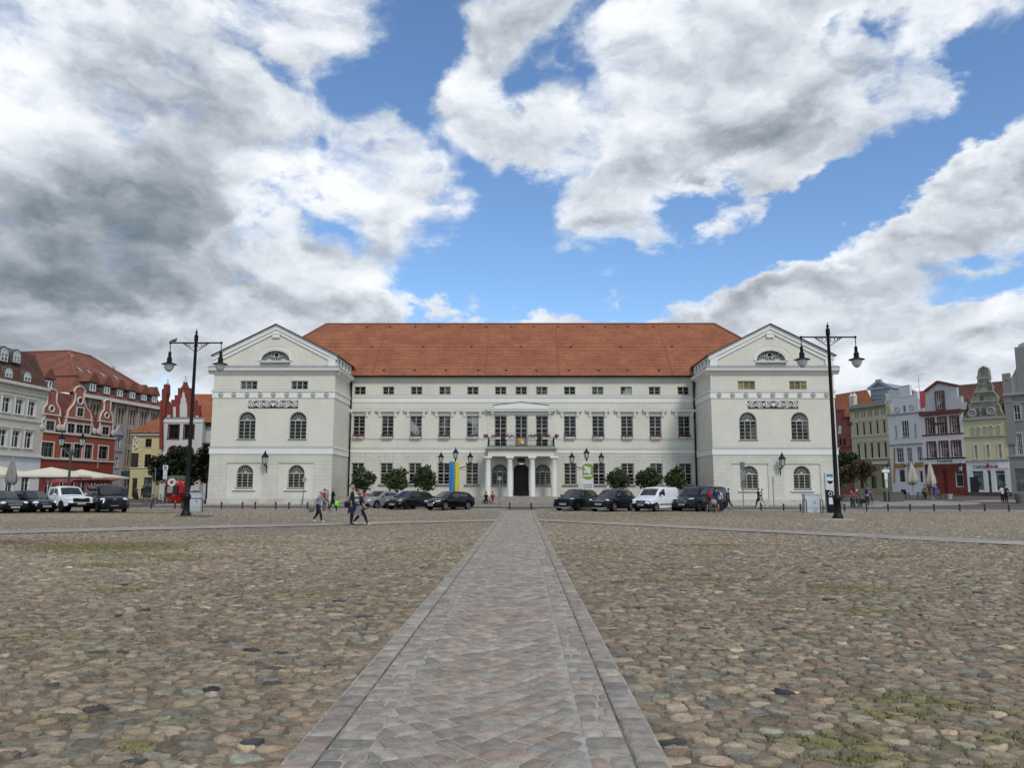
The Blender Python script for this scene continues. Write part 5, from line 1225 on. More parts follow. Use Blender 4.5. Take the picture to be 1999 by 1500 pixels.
for i, x in enumerate((1178, 1222, 1274, 1318, 1374)): 
    u, v = h.P(x, 768-i*3); b = MB(); b.prism([(u-.24, v-.55), (u+.24, v-.55)]+[(u+.24*math.cos(q*.314), v+.4+.24*math.sin(q*.314)) for q in range(11)], -.02, -.001, 0); b.arcband(u, v+.4, .26, .36, -.06, 0, n=10, mi=1); b.build('blind_niche', [mat('niche_olive', (.33, .32, .20)), STN], h.o)
for x, y in ((1218, 612), (1266, 606), (1251, 508)): u, v = h.P(x, y); b = MB(); b.prism([(u-.2, v-.5), (u+.2, v-.5)]+[(u+.2*math.cos(q*.314), v+.3+.2*math.sin(q*.314)) for q in range(11)], -.03, -.001); b.build('gable_niche', mat('niche_dark', (.09, .09, .075)), h.o)
h.band(zc-.1, .2, .25, GREY, 'cornice'); h.band(z2-.08, .16, .14, GREY); h.band(z1-.05, .15, .14, GREY)
u, v = h.P(1243, 1030); text('TARGO', .52, mat('black_letters'  , (.02, .02, .02)), h.o, (u, -.05, v-.22), sx=.95); u2 = h.P(1338, 1028)[0]; text('BANK', .52, mat('red_letters', (.32, .012, .03), .5), h.o, (u2, -.05, v-.22), sx=.95)
um = h.P(1294, 1022)[0]; MB().prism([(um-.2, v-.16), (um+.05, v+.4), (um+.22, v+.1)], -.06, -.01).build('sign_emblem', mat('red_letters'), h.o)
u, v = h.P(1415, 1022); MB().box(u-.6, u+.6, -.06, -.001, v-.35, v+.35).build('sign_plate', WHT, h.o)
MB().box(.3, 1.2, -.03, -.001, 0, 2.4).build('dark_panel', DARKW, h.o); MB().box(0, h.W, -.10, -.001, -.3, .55).build('plinth', mat('brown_plinth', (.06, .05, .045)), h.o)
h.gable_roof(zc-.3, h.P(1375, 372, 5.)[1], BRT, y0=.7, u0=-4., u1=h.W+.3)
XE, YE = h.end()

h = House('grey_gabled_house', 'dark grey house with white sash windows at the right edge', XE, YE, -44, W=11., conv=RZ, depth=12)
GRR = mat('dark_grey_render', (.22, .22, .205), .85, .07, .5, streak=.12); GRL = mat('grey_gable_render', (.36, .36, .335), .85, .08, .5, streak=.2)
zc = h.P(1500, 475)[1]; z1 = h.P(1510, 958)[1]
a = h.rect(1492, 560, 1550, 672); b_ = h.rect(1512, 780, 1568, 938)
for i in range(3): 
    o_ = i*3.0
    h.add((a[0]+o_, a[1]+o_, a[2], a[3]), cols=2, bars=(.5,), fm=WHT, sur=GRL, sw=.2, heavy=(.5,)); h.add((b_[0]+o_, b_[1]+o_, b_[2], b_[3]), cols=3, bars=(.33, .66), fm=WHT, sur=GRL, sw=.2)
h.win(1502, 1048, 1590, 1225, cols=2, bars=(.8,), fm=mat('grey_shop_frame', (.14, .145, .14)), pm=SHOP, name='shop_window')
h.wall(zc, GRR, zsplit=z1, mlow=GRR); h.windows(); h.band(zc-.1, .25, .3, GREY, 'cornice'); h.band(z1, .18, .15, GREY); h.band(zc-1.1, .12, .12, GREY)
h.gable(h.pts([(1420, 482), (1420, 372), (1470, 355), (1545, 215), (1540, 120), (1530, 105), (1530, 92), (1580, 70), (1640, 70), (1640, 480)]), GRL)
MB().box(0, .9, -.12, .001, zc-6, zc+2.6).build('pilaster', GRR, h.o)
q = h.pts([(1535, 480), (1540, 110)]); MB().box(q[0][0], q[0][0]+1.2, -.2, .001, zc, q[1][1]).build('gable_pilaster', GRR, h.o)
u, v = h.P(1452, 345); MB().ell((u, .2, v+.3), (.28, .28, .32)).lathe([(.35, -.3), (.45, -.1), (.1, .05)], (u, .2, v-.1), 10).build('gilt_ball', gl, h.o, smooth=60)
# ================================================================= street furniture and plants
IRON = mat('black_iron', (.006, .006, .0065), .5, .2, 4., spec=.22)
OPAL = mat('opal_glass', (.50, .50, .49), .2, .05, 2., spec=.5)
LGLASS = mat('lantern_glass', (.42, .43, .40), .15, .15, 3., spec=.5)
def street_lamp(label, px, py, Y, top, arm=1.6):
    x = gX(px, Y, py); z = gz(x, Y); t = thing('street_lamp', label, 'street lamp', (x, Y, z), 0, 'tall double arm street lamps on the square'); H = top-z
    b = MB(); b.box(-.30, .30, -.30, .30, -.1, .06)
    b.lathe([(.30, .06), (.30, .18), (.24, .26), (.20, .45), (.19, 1.05), (.23, 1.10), (.25, 1.22), (.23, 1.3), (.13, 1.42), (.12, 3.), (.10, 7.), (.085, H-.75), (.12, H-.70), (.12, H-.35), (.07, H-.3), (.05, H-.22), (.09, H-.15), (.03, H-.05), (.005, H+.12)], n=14)
    b.build('post', IRON, t, smooth=40)
    za = H-.82; b = MB(); b.tube([(-arm, 0, za), (arm, 0, za)], .045, 8)
    for s in (-1, 1):
        b.tube([(s*.1, 0, za-.52), (s*.84, 0, za-.02)], .022, 6); b.ell((s*arm, 0, za), (.08, .08, .08))
        for c, r in ((.25, .135), (.45, .088), (.60, .056), (.71, .034)): b.ring((s*c, 0, za-.03-r), r, .018, 'y', 16, 5)
    b.build('bracket', IRON, t, smooth=40)
    for s in (-1, 1):
        b = MB(); zz = za; b.tube([(s*arm, 0, zz), (s*arm, 0, zz-.6)], .026, 6)
        b.lathe([(.02, -.56), (.09, -.57), (.095, -.93), (.15, -.95), (.15, -1.23), (.22, -1.26), (.45, -1.34), (.46, -1.37), (.26, -1.34), (.02, -1.34)], (s*arm, 0, zz), 18)
        l = b.build('lamp_shade', IRON, t, smooth=40)
        MB().lathe([(.28, -1.35), (.30, -1.44), (.285, -1.55), (.22, -1.69), (.12, -1.80), (.02, -1.85)], (s*arm, 0, zz), 18).build('globe', OPAL, l, smooth=60)
    return t
LY, RY = 47., 45.
lampL = street_lamp('tall black double arm street lamp with a bird on its arm, by the white cabinet', 363, 1000, LY, 11.55)
lampR = street_lamp('tall black double arm street lamp standing before the ticket machine', 1636, 1012, RY, 11.5)
x = lampL.location.x; z = lampL.location.z
MB().prismz([(-.5, -.45), (.45, -.5), (1.2, -.55), (1.75, -.2), (1.55, .3), (.4, .45), (-.45, .45)], -.1, .07).build('lamp_plinth', mat('mossy_granite', (.10, .095, .075), .9, .25, 2., bump=.4), lampL)
MB().prismz([(-1.9, -1.4), (-1., -1.55), (.3, -1.5), (.4, -1.2), (-.9, -1.0), (-1.8, -1.1)], -.1, .10).build('low_kerb_stone', mat('kerb_granite'), lampR)
b = MB(); b.ell((0, 0, .11), (.16, .08, .09), 10, 8); b.ell((.12, 0, .21), (.055, .05, .055), 8, 6); b.tube([(.16, 0, .21), (.21, 0, .2)], [.015, .003], 5); b.tube([(-.12, 0, .09), (-.28, 0, .05)], [.05, .025], 6); b.tube([(.02, .02, .06), (.02, .02, 0)], .008, 4); b.tube([(.02, -.02, .06), (.02, -.02, 0)], .008, 4)
bx = gX(337, LY, 655)
tag(b.build('bird', mat('dark_grey_feathers', (.05, .05, .055), .7), loc=(x-1.38, LY, z+(11.55-z)-.82+.04), smooth=60), 'dark gull sized bird perched on the lamp arm', 'bird')

def lantern(parent, c, s=1., name='lantern'):
    b = MB(); x, y, z = c
    b.lathe([(.03, -.12), (.10, -.05), (.17*1, 0), (.17, .03)], c, 6); b.lathe([(.02, .0), (.02, .01)], c, 6)
    for k in range(6):
        a = k*math.pi/3; b.tube([(x+.17*s*math.cos(a), y+.17*s*math.sin(a), z+.02), (x+.27*s*math.cos(a), y+.27*s*math.sin(a), z+.55*s)], .016, 4)
    b.lathe([(.30*s, .55*s), (.32*s, .58*s), (.20*s, .75*s), (.12*s, .80*s), (.11*s, .92*s), (.05*s, .98*s), (.015, 1.15*s)], c, 6)
    l = b.build(name, IRON, parent)
    MB().lathe([(.155*s, .03), (.255*s, .54*s)], c, 6).build('lantern_glass', LGLASS, l); return l
def wall_lantern(label, x, Y, z):
    t = thing('wall_lantern', label, 'wall lamp', (x, Y, z), 0, 'lanterns on the town hall wings')
    b = MB(); b.prismx([(0, -.75), (0, .05), (-.75, .05), (-.70, -.03), (-.12, -.12), (-.04, -.75)], -.03, .03); b.build('bracket', IRON, t)
    lantern(t, (0, -.68, .17), 1.2)
wall_lantern('black lantern on the left wing between its two lower windows', gX(521, 76, 915), 75.99, 3.95); wall_lantern('black lantern on the right wing between its two lower windows', gX(1523, 76, 915), 75.99, 3.85)

def tri_lamp(label, px, Y, ztop):
    x = gX(px, Y, 930); z = gz(x, Y); t = thing('lantern_post', label, 'street lamp', (x, Y, z), 0, 'three lantern posts before the town hall'); H = ztop-z
    b = MB(); b.lathe([(.22, -.1), (.22, .5), (.12, .6), (.10, 1.2), (.07, 1.3), (.06, H-1.3), (.09, H-1.25), (.07, H-1.1)], n=12)
    for s in (-1, 1):
        b.tube([(0, 0, H-2.15), (s*.55, 0, H-1.98), (s*1.15, 0, H-1.85), (s*1.45, 0, H-1.75), (s*1.48, 0, H-1.62)], .035, 6)
        for q in (.35, .62, .88): b.ring((s*q, 0, H-2.13), .11, .016, 'y', 12, 4)
    b.build('post', IRON, t, smooth=40)
    lantern(t, (0, 0, H-1.08), 1.02); lantern(t, (-1.48, 0, H-1.5), 1.0); lantern(t, (1.48, 0, H-1.5), 1.0); return t, H
YT = 78.
t1, H1 = tri_lamp('three lantern post carrying a blue and yellow banner', 889, YT, zY(875, YT)); t2, H2 = tri_lamp('three lantern post carrying a white and green dove banner', 1145.5, YT, zY(875, YT))
def cloth(mb, x0, x1, z0, z1, y, mi, f=3., amp=.05, ph=0., nx=10, nz=24):
    k = len(mb.v); vs = []; fs = []
    for j in range(nz+1):
        for i in range(nx+1):
            u, v = i/nx, j/nz; vs.append((x0+(x1-x0)*u, y+amp*math.sin(f*6.28*u+ph+v*2.)*(.25+v)+.04*math.sin(v*5+u*3+ph), z1+(z0-z1)*v))
    for j in range(nz):
        for i in range(nx): a = j*(nx+1)+i; fs.append((a, a+nx+1, a+nx+2, a+1))
    mb.add(vs, fs, mi)
zb0, zb1 = .6, zY(902, YT)-t1.location.z
b = MB(); xl = gX(877.5, YT, 930)-t1.location.x; xm = gX(888, YT, 930)-t1.location.x; xr = gX(896.5, YT, 930)-t1.location.x
cloth(b, xl, xm, zb0, zb1, -.18, 0, 1.2, .07); cloth(b, xm, xr, zb0, zb1, -.18, 1, 1.2, .07, 1.2*6.28)
o = b.build('banner', [mat('blue_cloth', (.035, .20, .44), .8, .06, 1.), mat('yellow_cloth', (.62, .50, .03), .8, .06, 1.)], loc=t1.location, smooth=80); tag(o, 'blue and yellow striped banner hanging from the left lantern post', 'banner')
xl = gX(1137, YT, 930)-t2.location.x; xr = gX(1158, YT, 930)-t2.location.x; xc = (xl+xr)/2; w = (xr-xl)
zt = zY(901, YT)-t2.location.z; bn = thing('banner', 'white banner with a white dove on a green oval, on the right lantern post', 'banner', t2.location)
WCL = mat('white_cloth', (.62, .62, .60), .8, .06, 1.); GCL = mat('green_print', (.20, .27, .045), .8, .06, 1.)
b = MB(); b.box(xl, xr, -.19, -.18, .6, zt); b.build('cloth', WCL, bn)
zo0, zo1 = zY(937, YT)-t2.location.z, zY(905, YT)-t2.location.z; hw = w/2
b = MB(); zq0, zq1 = zY(930, YT)-t2.location.z, zY(911, YT)-t2.location.z
b.prism([(xc+hw*math.cos(math.pi*k/12), zq1+(zo1-zq1)*math.sin(math.pi*k/12)) for k in range(13)]+[(xc-hw*math.cos(math.pi*k/12), zq0-(zq0-zo0)*math.sin(math.pi*k/12)) for k in range(13)], -.20, -.191)
b.build('green_oval', GCL, bn)
dv = lambda pts: [(gX(1115+x/15, YT, 930)-t2.location.x, zY(870+y/15, YT)-t2.location.z) for x, y in pts]
b = MB()
b.prism(dv([(372, 600), (520, 640), (505, 690), (440, 740), (400, 690)]), -.212, -.205); b.prism(dv([(510, 690), (530, 640), (560, 640), (585, 660), (550, 690), (575, 740), (540, 860), (470, 800), (450, 780)]), -.214, -.205); b.prism(dv([(360, 740), (415, 735), (440, 790), (405, 830), (375, 780)]), -.213, -.205); b.prism(dv([(440, 745), (500, 700), (470, 790), (440, 800)]), -.211, -.205)
b.build('dove', WCL, bn)
b = MB()
for zz, a, c in ((888, 350, 610),): q = dv([(a, zz), (c, zz)]); b.line(q[0], q[1], .13, -.212, -.2)
o = b.build('lettering', WCL, bn); b = MB()
for zz, a, c in ((1145, 345, 615), (1192, 345, 610), (1240, 370, 600)):
    q = dv([(a, zz), (c, zz)]); n = 9
    for i in range(n): u0 = q[0][0]+(q[1][0]-q[0][0])*i/n; b.box(u0, u0+(q[1][0]-q[0][0])/n*.8, -.196, -.19, q[0][1]-.05, q[0][1]+.05)
b.build('lettering', mat('grey_print', (.2, .2, .19)), bn)

t = thing('lantern_post', 'grey double lantern post behind the parked pickup', 'street lamp', (gX(131, 60, 980), 60, gz(-36, 60)))
zl = zY(892, 60, 131)-t.location.z; b = MB(); b.lathe([(.16, 0), (.14, 1.), (.10, 1.2), (.085, zl), (.07, zl+.1)], n=10); b.tube([(-.82, 0, zl+.74), (-.5, 0, zl+.5), (0, 0, zl)], .05, 6); b.tube([(.82, 0, zl+.74), (.5, 0, zl+.5), (0, 0, zl)], .05, 6); b.tube([(-.6, 0, zl+.56), (.6, 0, zl+.56)], .03, 5); b.prism([(-.45, zl+.46), (-.08, zl+.05), (.08, zl+.05), (.45, zl+.46)], -.02, .02)
b.build('post', mat('grey_iron', (.05, .05, .048), .5, .2, 4.), t)
for s in (-1, 1): lantern(t, (s*.82, 0, zl+.85), .95)
for lab, px, Y, py0 in (('black lantern hanging on the red restaurant front', 1870, 88, 912), ('black lantern on the olive yellow house above its door', 1730, 104, 912)):
    x = gX(px, Y, py0); t = thing('wall_lantern', lab, 'wall lamp', (x, Y-.5, zY(py0, Y, px))); lantern(t, (0, 0, -.5), .95); b = MB(); b.tube([(0, 0, -.6), (0, 1.2, -.75)], .03, 5); b.build('bracket', IRON, t)

# bollards, one by one; the photo's base point fixes where each stands
BOLL = mat('rust_brown_iron', (.045, .030, .024), .6, .25, 6.)
def bollard_mesh():
    b = MB(); b.lathe([(.065, -.1), (.065, .44), (.08, .45), (.08, .52), (.05, .56), (.01, .57)], n=10); return b
bl = None; bpx = [(250, 998), (295, 998), (341, 998), (354, 998), (432, 996), (473, 996), (498, 996), (538, 996), (564, 996), (600, 995), (995, 993), (1037, 993), (1486, 998), (1530, 998), (1563, 998), (1649, 997), (1692, 997), (1734, 997), (1777, 997), (1824, 998), (1874, 998), (1923, 998), (1970, 999), (2016, 999)]
for i, (px, py) in enumerate(bpx):
    Y = 62.3 if px < 1400 else 60.8; x = gX(px, Y, py); side = 'by the left cars' if px < 300 else 'by the red kiosk' if px < 400 else 'before the left wing' if px < 700 else 'at the end of the paved path' if px < 1200 else 'before the right wing' if px < 1640 else 'in the row before the eastern houses'
    nn = {'by the left cars': 2, 'by the red kiosk': 2, 'before the left wing': 6, 'at the end of the paved path': 2, 'before the right wing': 3}.get(side, 9)
    k = sum(1 for q in bpx[:i] if (q[0] < 300, q[0] < 400, q[0] < 700, q[0] < 1200, q[0] < 1640) == (px < 300, px < 400, px < 700, px < 1200, px < 1640))
    ordn = ['first', 'second', 'third', 'fourth', 'fifth', 'sixth', 'seventh', 'eighth', 'ninth'][k]
    lab = f'rust brown iron bollard, {ordn} from the left {side}'
    if bl is None: bl = bollard_mesh().build('bollard', BOLL, smooth=40); o = bl
    else: o = bl.copy(); C.objects.link(o)
    o.location = (x, Y, gz(x, Y)); tag(o, lab, 'bollard', 'iron bollards round the square')

# cabinets, ticket machine, hoop rails, signs
GALV = mat('galvanised_pole', (.26, .27, .28), .45, .12, 3., metal=.5)
def cabinet(label, px0, px1, py0, py1, Y):
    x0, x1 = gX(px0, Y, py1), gX(px1, Y, py1); x = (x0+x1)/2; z = gz(x, Y); w = (x1-x0)/2; h = zY(py0, Y, px0)-z
    t = thing('utility_cabinet', label, 'utility box', (x, Y, z)); m = mat('pale_grey_steel', (.50, .535, .55), .45, .05, .8, streak=.15)
    MB().box(-w, w, 0, .55, -.1, .32).build('base', mat('concrete_base', (.55, .55, .52), .85, .1), t)
    MB().box(-w-.02, w+.02, -.02, .57, .32, h-.06).box(-w-.06, w+.06, -.06, .6, h-.06, h).build('body', m, t)
    for s in (-1, 1):
        d = MB(); d.box(min(s*.012, s*(w-.05)), max(s*.012, s*(w-.05)), -.035, -.0205, .38, h-.12); dd = d.build('door', m, t)
        if s > 0: MB().box(.10, .14, -.055, -.0355, h*.48, h*.62).build('handle', IRON, dd)
cabinet('pale grey two door utility cabinet behind the left street lamp', 370.5, 390, 962, 998, 56.); cabinet('wide pale grey two door utility cabinet beside the ticket machine', 1573, 1603, 965, 999, 57.)
def hoop(label, px0, px1, py, Y, h=.95):
    a, b_ = gX(px0, Y, py), gX(px1, Y, py); b = MB(); w = b_-a
    b.tube([(0, 0, -.1), (0, 0, h-.12), (.04, 0, h-.03), (.12, 0, h), (w-.12, 0, h), (w-.04, 0, h-.03), (w, 0, h-.12), (w, 0, -.1)], .035, 8)
    tag(b.build('hoop_rail', mat('dark_green_iron', (.02, .025, .022), .5), loc=(a, Y, gz(a, Y)), smooth=50), label, 'rail')
hoop('dark hoop rail at the left side of the wide cabinet', 1568, 1575, 998, 56.2); hoop('dark hoop rail at the right side of the wide cabinet', 1602, 1607, 999, 56.4); hoop('dark hoop rail beside the left cabinet', 368, 395, 998, 55.3)
hoop('bicycle hoop nearest the town hall wing', 1643, 1661, 983, 72.); hoop('bicycle hoop beside the loaded bicycles', 1662, 1669, 986, 71.)
Y = 56.6; x = gX(1622, Y, 998); t = thing('ticket_machine', 'slim black parking ticket machine with white panels', 'ticket machine', (x, Y, gz(x, Y))); hh = zY(958, Y, 1622)-gz(x, Y)
MB().prism([(-.22, -.1), (.22, -.1), (.2, hh-.12), (.12, hh-.03), (-.25, hh+.05), (-.27, hh)], -.14, .14).build('body', IRON, t); MB().box(-.16, .13, -.155, -.1405, hh-1.0, hh-.5).ring((-.04, -.15, hh-.25), .12, .03, 'y', 16, 5).build('panel', mat('white_panel', (.65, .65, .66), .4), t)
def sign(name, label, px, pyt, pyb, Y, plates, h=None, lean=0., back=False):
    x = gX(px, Y, pyb); z = gz(x, Y); t = thing(name, label, 'sign', (x, Y, z)); H = zY(pyt, Y, px)-z
    MB().tube([(0, 0, -.1), (lean, 0, H)], .04, 8).build('pole', GALV, t, smooth=40)
    for (py0, py1, pw, kind) in plates:
        z1, z0 = zY(py0, Y, px)-z, zY(py1, Y, px)-z; w = pw/1500*Y/2; zc = (z0+z1)/2; lx = lean*zc/H
        if kind == 'round': p = MB().lathe([(.01, 0), (w, 0), (w, .015), (.01, .015)], n=20).build('sign_plate', GREY, t, loc=(lx, -.05, zc)); p.rotation_euler.x = R(90)
        elif kind == 'P':
            p = MB().box(lx-w, lx+w, -.07, -.05, z0, z1).build('sign_plate', mat('white_enamel', (.6, .64, .66), .4), t); MB().lathe([(.01, 0), (w*.62, 0), (w*.62, .012), (.01, .012)], n=20).build('blue_disc', mat('sign_blue', (.02, .12, .33), .4), p, loc=(lx, -.071, zc)).rotation_euler.x = R(90)
            text('P', w*.9, mat('white_enamel'), p, (lx, -.09, zc-w*.32), ext=.004)
        elif kind == 'arrow':
            p = MB().box(lx+.1, lx+.1+2*w, -.07, -.05, z0, z1).build('sign_plate', mat('white_enamel'), t); zm = z0+(z1-z0)*.56
            MB().box(lx+.14, lx+.06+2*w, -.08, -.0705, zm, z1-.05).build('blue_field', mat('sign_blue2', (.06, .16, .38), .4), p)
            c = lx+.1+w; MB().prism([(c-.28, zm-.3), (c+.28, zm-.3), (c+.14, zm-.48), (c, zm-.55), (c-.14, zm-.48)], -.08, -.0705).build('arrow_mark', IRON, p)
        else:
            p = MB().box(lx-w, lx+w, -.07, -.05, z0, z1).build('sign_plate', mat(*kind), t)
    return t
PW = ('pale_sign', (.50, .53, .53), .5); PG = ('sign_back_grey', (.13, .13, .125), .5, .15, 3.); PWH = ('white_sign', (.66, .67, .70), .4)
sign('parking_sign', 'white parking sign with a blue disc over two small plates', 319.5, 909, 979, 76., [(909, 918, 10, 'P'), (919, 928, 8, PW), (928.5, 936, 8, PW)])
sign('sign_post', 'bare thick grey post beside the parking sign', 300, 915, 979, 77., [(914, 918, 3, PG)])
sign('traffic_sign', 'round traffic sign seen from behind before the left wing', 590, 933, 990, 68., [(933, 941, 9, 'round')], lean=.12); sign('traffic_sign', 'second thinner pole leaning beside the round traffic sign', 587, 958, 986, 70., [(958, 962, 2, PG)], lean=.25)
sign('traffic_sign', 'round traffic sign seen from behind before the portico', 975, 930, 988, 68., [(930, 939, 8, 'round')])
sign('traffic_sign', 'stack of grey sign backs on one pole before the right wing', 1452, 903, 998, 61., [(903, 918, 9.5, PG), (919, 938, 9.5, ('sign_back_mid', (.20, .20, .19), .5)), (939, 953, 9, PG)])
sign('sign_post', 'thin short pole before the right wing', 1511, 932, 993, 66., [(931, 943, 1.6, PG)])
sign('direction_sign', 'blue and white sign with a black downward arrow beside the ticket machine', 1613, 924, 997, 60., [(925, 940, 14, 'arrow')])
sign('direction_sign', 'tall post with a purple disc and white arm signs beside the stone planter', 1732.5, 912, 982, 78., [(912, 918, 5, 'round'), (917, 923, 14, PWH), (924, 937, 6, PWH), (938, 953, 4, PW)])

# potted oleanders: leaf by leaf crowns
def leafy(name, m, n, fn, size, parent=None, loc=(0, 0, 0), seed=1, up=.3):
    g = np.random.default_rng(seed); P = fn(g, n); n = len(P)
    d = g.normal(size=(n, 3)); d[:, 2] = d[:, 2]*.7+up; d /= np.linalg.norm(d, axis=1)[:, None]; s = np.cross(d, g.normal(size=(n, 3))); s /= np.linalg.norm(s, axis=1)[:, None]
    L = size*g.uniform(.6, 1.3, (n, 1)); W_ = L*g.uniform(.22, .42, (n, 1))
    V = np.stack([P, P+d*L*.45+s*W_, P+d*L, P+d*L*.45-s*W_], 1).reshape(-1, 3)
    o = mesh_np(name, V, [np.arange(4*n).reshape(n, 4)], m, smooth=False, parent=parent); o.location = loc; return o
def leafmat(name, c1, c2, c3=None):
    if name in MATS: return MATS[name]
    m = bpy.data.materials.new(name); m.use_nodes = True; g = NG(m.node_tree); b = g.n['Principled BSDF']
    r = g.new('ShaderNodeNewGeometry').outputs['Random Per Island']; P = g.new('ShaderNodeTexCoord').outputs['Object']
    c = g.mix(r, rgba(c1), rgba(c2)); c = g.mix(g.m('MULTIPLY', g.mr(g.noise(P, 1.1, 3), .4, .65), .5), c, rgba(c3 or c1))
    g.set(b.inputs['Base Color'], c); b.inputs['Roughness'].default_value = .5; b.inputs['Specular IOR Level'].default_value = .35; MATS[name] = m; return m
def ellcloud(rx, ry, rz, cz, shell=.55, lumps=9, seed=0, flat=0.):
    def f(g, n):
        gg = np.random.default_rng(seed); C_ = []
        for _ in range(lumps):
            d = gg.normal(size=3); d /= np.linalg.norm(d); C_.append(d*gg.uniform(.35, .72))
        C_ = np.array(C_); k = g.integers(0, lumps, n); d = g.normal(size=(n, 3)); d /= np.linalg.norm(d, axis=1)[:, None]
        p = C_[k]+d*(g.uniform(shell, 1, (n, 1)))*np.random.default_rng(seed+1).uniform(.28, .5, lumps)[k][:, None]
        return p*np.array([rx, ry, rz])+np.array([0, 0, cz])
    return f
OLE = leafmat('oleander_leaf', (.028, .042, .015), (.085, .105, .038), (.045, .058, .02)); TERR = mat('terracotta', (.30, .10, .055), .8, .15, 2.)
PINK = mat('pink_petal', (.50, .10, .22), .6, .3, 9.)
BY = 76.6
for i, (px, px0, px1, py0, py1, lab) in enumerate(((711, 683, 738, 912, 960, 'first large oleander from the left, behind the silver car'), (774, 749, 796, 913, 958, 'second oleander from the left, behind the dark grey car'), (829, 805, 854, 912, 958, 'third oleander from the left, behind the black hatchback'),
        (1207, 1184, 1229, 917, 956, 'roundish oleander right of the dove banner, behind the dark cars'), (1265, 1238, 1292, 914, 956, 'widest right hand oleander, behind the white van'), (1322, 1297, 1344, 915, 955, 'last oleander, before the inner corner of the right wing'))):
    x = gX(px, BY, 950); z = .55; t = thing('potted_oleander', lab, 'potted shrub', (x, BY, z-.18), 0, 'oleanders in terracotta pots before the town hall')
    w = (px1-px0)/1500*BY/2; zt = zY(py0, BY, px)-z; zb = max(zY(py1, BY, px)-z, .8); rz_ = (zt-zb)/2+.15
    MB().lathe([(.36, 0), (.50, .75), (.56, .76), (.56, .9), (.48, .9), (.46, .82), (.02, .82)], n=18).build('pot', TERR, t, smooth=40)
    b = MB()
    for q in range(5): a = q*1.25; b.tube([(.06*math.cos(a), .06*math.sin(a), .7), (.25*w*math.cos(a), .25*w*math.sin(a), zb+rz_*.8)], [.04, .02], 5)
    b.build('stem', mat('bark', (.07, .055, .04), .9, .3, 6.), t)
    cr = leafy('crown', OLE, 2600, ellcloud(w*1.02, w*.95, rz_*1.05, zb+rz_-.05, .5, 22, 40+i), .30, t, seed=i)
    leafy('blossoms', mat('pale_petal', (.50, .40, .38), .6, .2, 5.), 26, ellcloud(w, w, rz_, zb+rz_, .8, 22, 40+i), .16, cr, seed=70+i)

# flower boxes on the sills and the balcony
FW = mat('white_box', (.62, .62, .60), .6, .05, 2.); LEAF = leafmat('geranium_leaf', (.03, .05, .015), (.07, .09, .03))
PETAL = leafmat('pink_flower', (.30, .03, .10), (.50, .14, .26), (.22, .025, .06))
def flower_box(label, x, Y, z, w, seed, group='flower boxes with pink flowers'):
    t = thing('flower_box', label, 'flower box', (x, Y, z), 0, group)
    MB().prismx([(-.14, .01), (.14, .01), (.17, .24), (-.17, .24)], -w, w).build('box', FW, t)
    f = lambda g, n: np.stack([g.uniform(-w*1.02, w*1.02, n), g.normal(-.03, .12, n), .26+np.abs(g.normal(0, .13, n))], 1)
    f2 = lambda g, n: np.stack([g.uniform(-w*1.05, w*1.05, n), g.normal(-.1, .12, n), .30+.13*np.sin(g.uniform(0, 6, n))+g.normal(0, .06, n)], 1)
    leafy('leaves', LEAF, 90, f, .14, t, seed=seed); leafy('flowers', PETAL, 130, f2, .12, t, seed=seed+1)
ords = ['first', 'second', 'third', 'fourth', 'fifth', 'sixth', 'seventh', 'eighth', 'ninth', 'tenth']
for i, x in enumerate(cols_m): flower_box(f'pink flower box on a white sill, {ords[i % 5]} window from the {"left downpipe" if i < 5 else "balcony towards the right"}', x, MY-.14, 7.10, .56, 100+i*3)
yb = MY-2.55-.45
for i, (dx, lab) in enumerate(((-2.6, 'pink flower box at the left end of the balcony rail'), (-1.2, 'pink flower box left of the gilded crest'), (1.2, 'pink flower box right of the gilded crest'), (2.6, 'pink flower box at the right end of the balcony rail'))): flower_box(lab, CX0+dx, yb, 6.86, .45, 200+i*3)
for s, lab in ((-1, 'small pink flower box on the left side of the balcony'), (1, 'small pink flower box on the right side of the balcony')): flower_box(lab, CX0+s*3.7, yb+.5, 6.9, .2, 230+s)

# trees
BARK = mat('bark', (.07, .055, .04))
def tree(label, x, Y, H, crowns, lm, trunk=.13, n=3000, ls=.34, seed=1, lean=0., name='tree', limbs=5):
    t = thing(name, label, 'tree', (x, Y, gz(x, Y)-.05)); b = MB(); zc = min(c[2]-c[4]*.5 for c in crowns)
    b.tube([(0, 0, 0), (lean*.3, .02, zc*.4), (lean*.8, 0, zc), (lean, .05, zc+(H-zc)*.4)], [trunk, trunk*.8, trunk*.7, trunk*.3], 8)
    g = random.Random(seed)
    for q in range(limbs):
        c = crowns[q % len(crowns)]; b.tube([(lean*.8, 0, zc*.92+g.uniform(-.2, .3)), (lean*.5+c[0]*.5+g.uniform(-.3, .3), g.uniform(-.4, .4), zc+(c[2]-zc)*.6), (c[0]+g.uniform(-.5, .5)*c[3], g.uniform(-.4, .4), c[2]+g.uniform(-.2, .5)*c[4])], [trunk*.5, trunk*.3, trunk*.1], 5)
    b.build('trunk', BARK, t, smooth=60)
    def f(gg, m):
        A = []; tot = sum(c[3]*c[4] for c in crowns)
        for i, c in enumerate(crowns): A.append(ellcloud(c[3], c[3]*.9, c[4], 0, .35, 12, seed*10+i)(gg, max(1, int(m*c[3]*c[4]/tot)))+np.array([c[0], c[1], c[2]]))
        return np.concatenate(A)
    leafy('crown', lm, n, f, ls, t, seed=seed)
DKL = leafmat('dark_leaf', (.008, .014, .006), (.022, .03, .012), (.012, .016, .007)); GRL_ = leafmat('mid_green_leaf', (.018, .035, .012), (.05, .075, .025)); RDL = leafmat('copper_leaf', (.038, .018, .012), (.095, .042, .025), (.05, .045, .018))
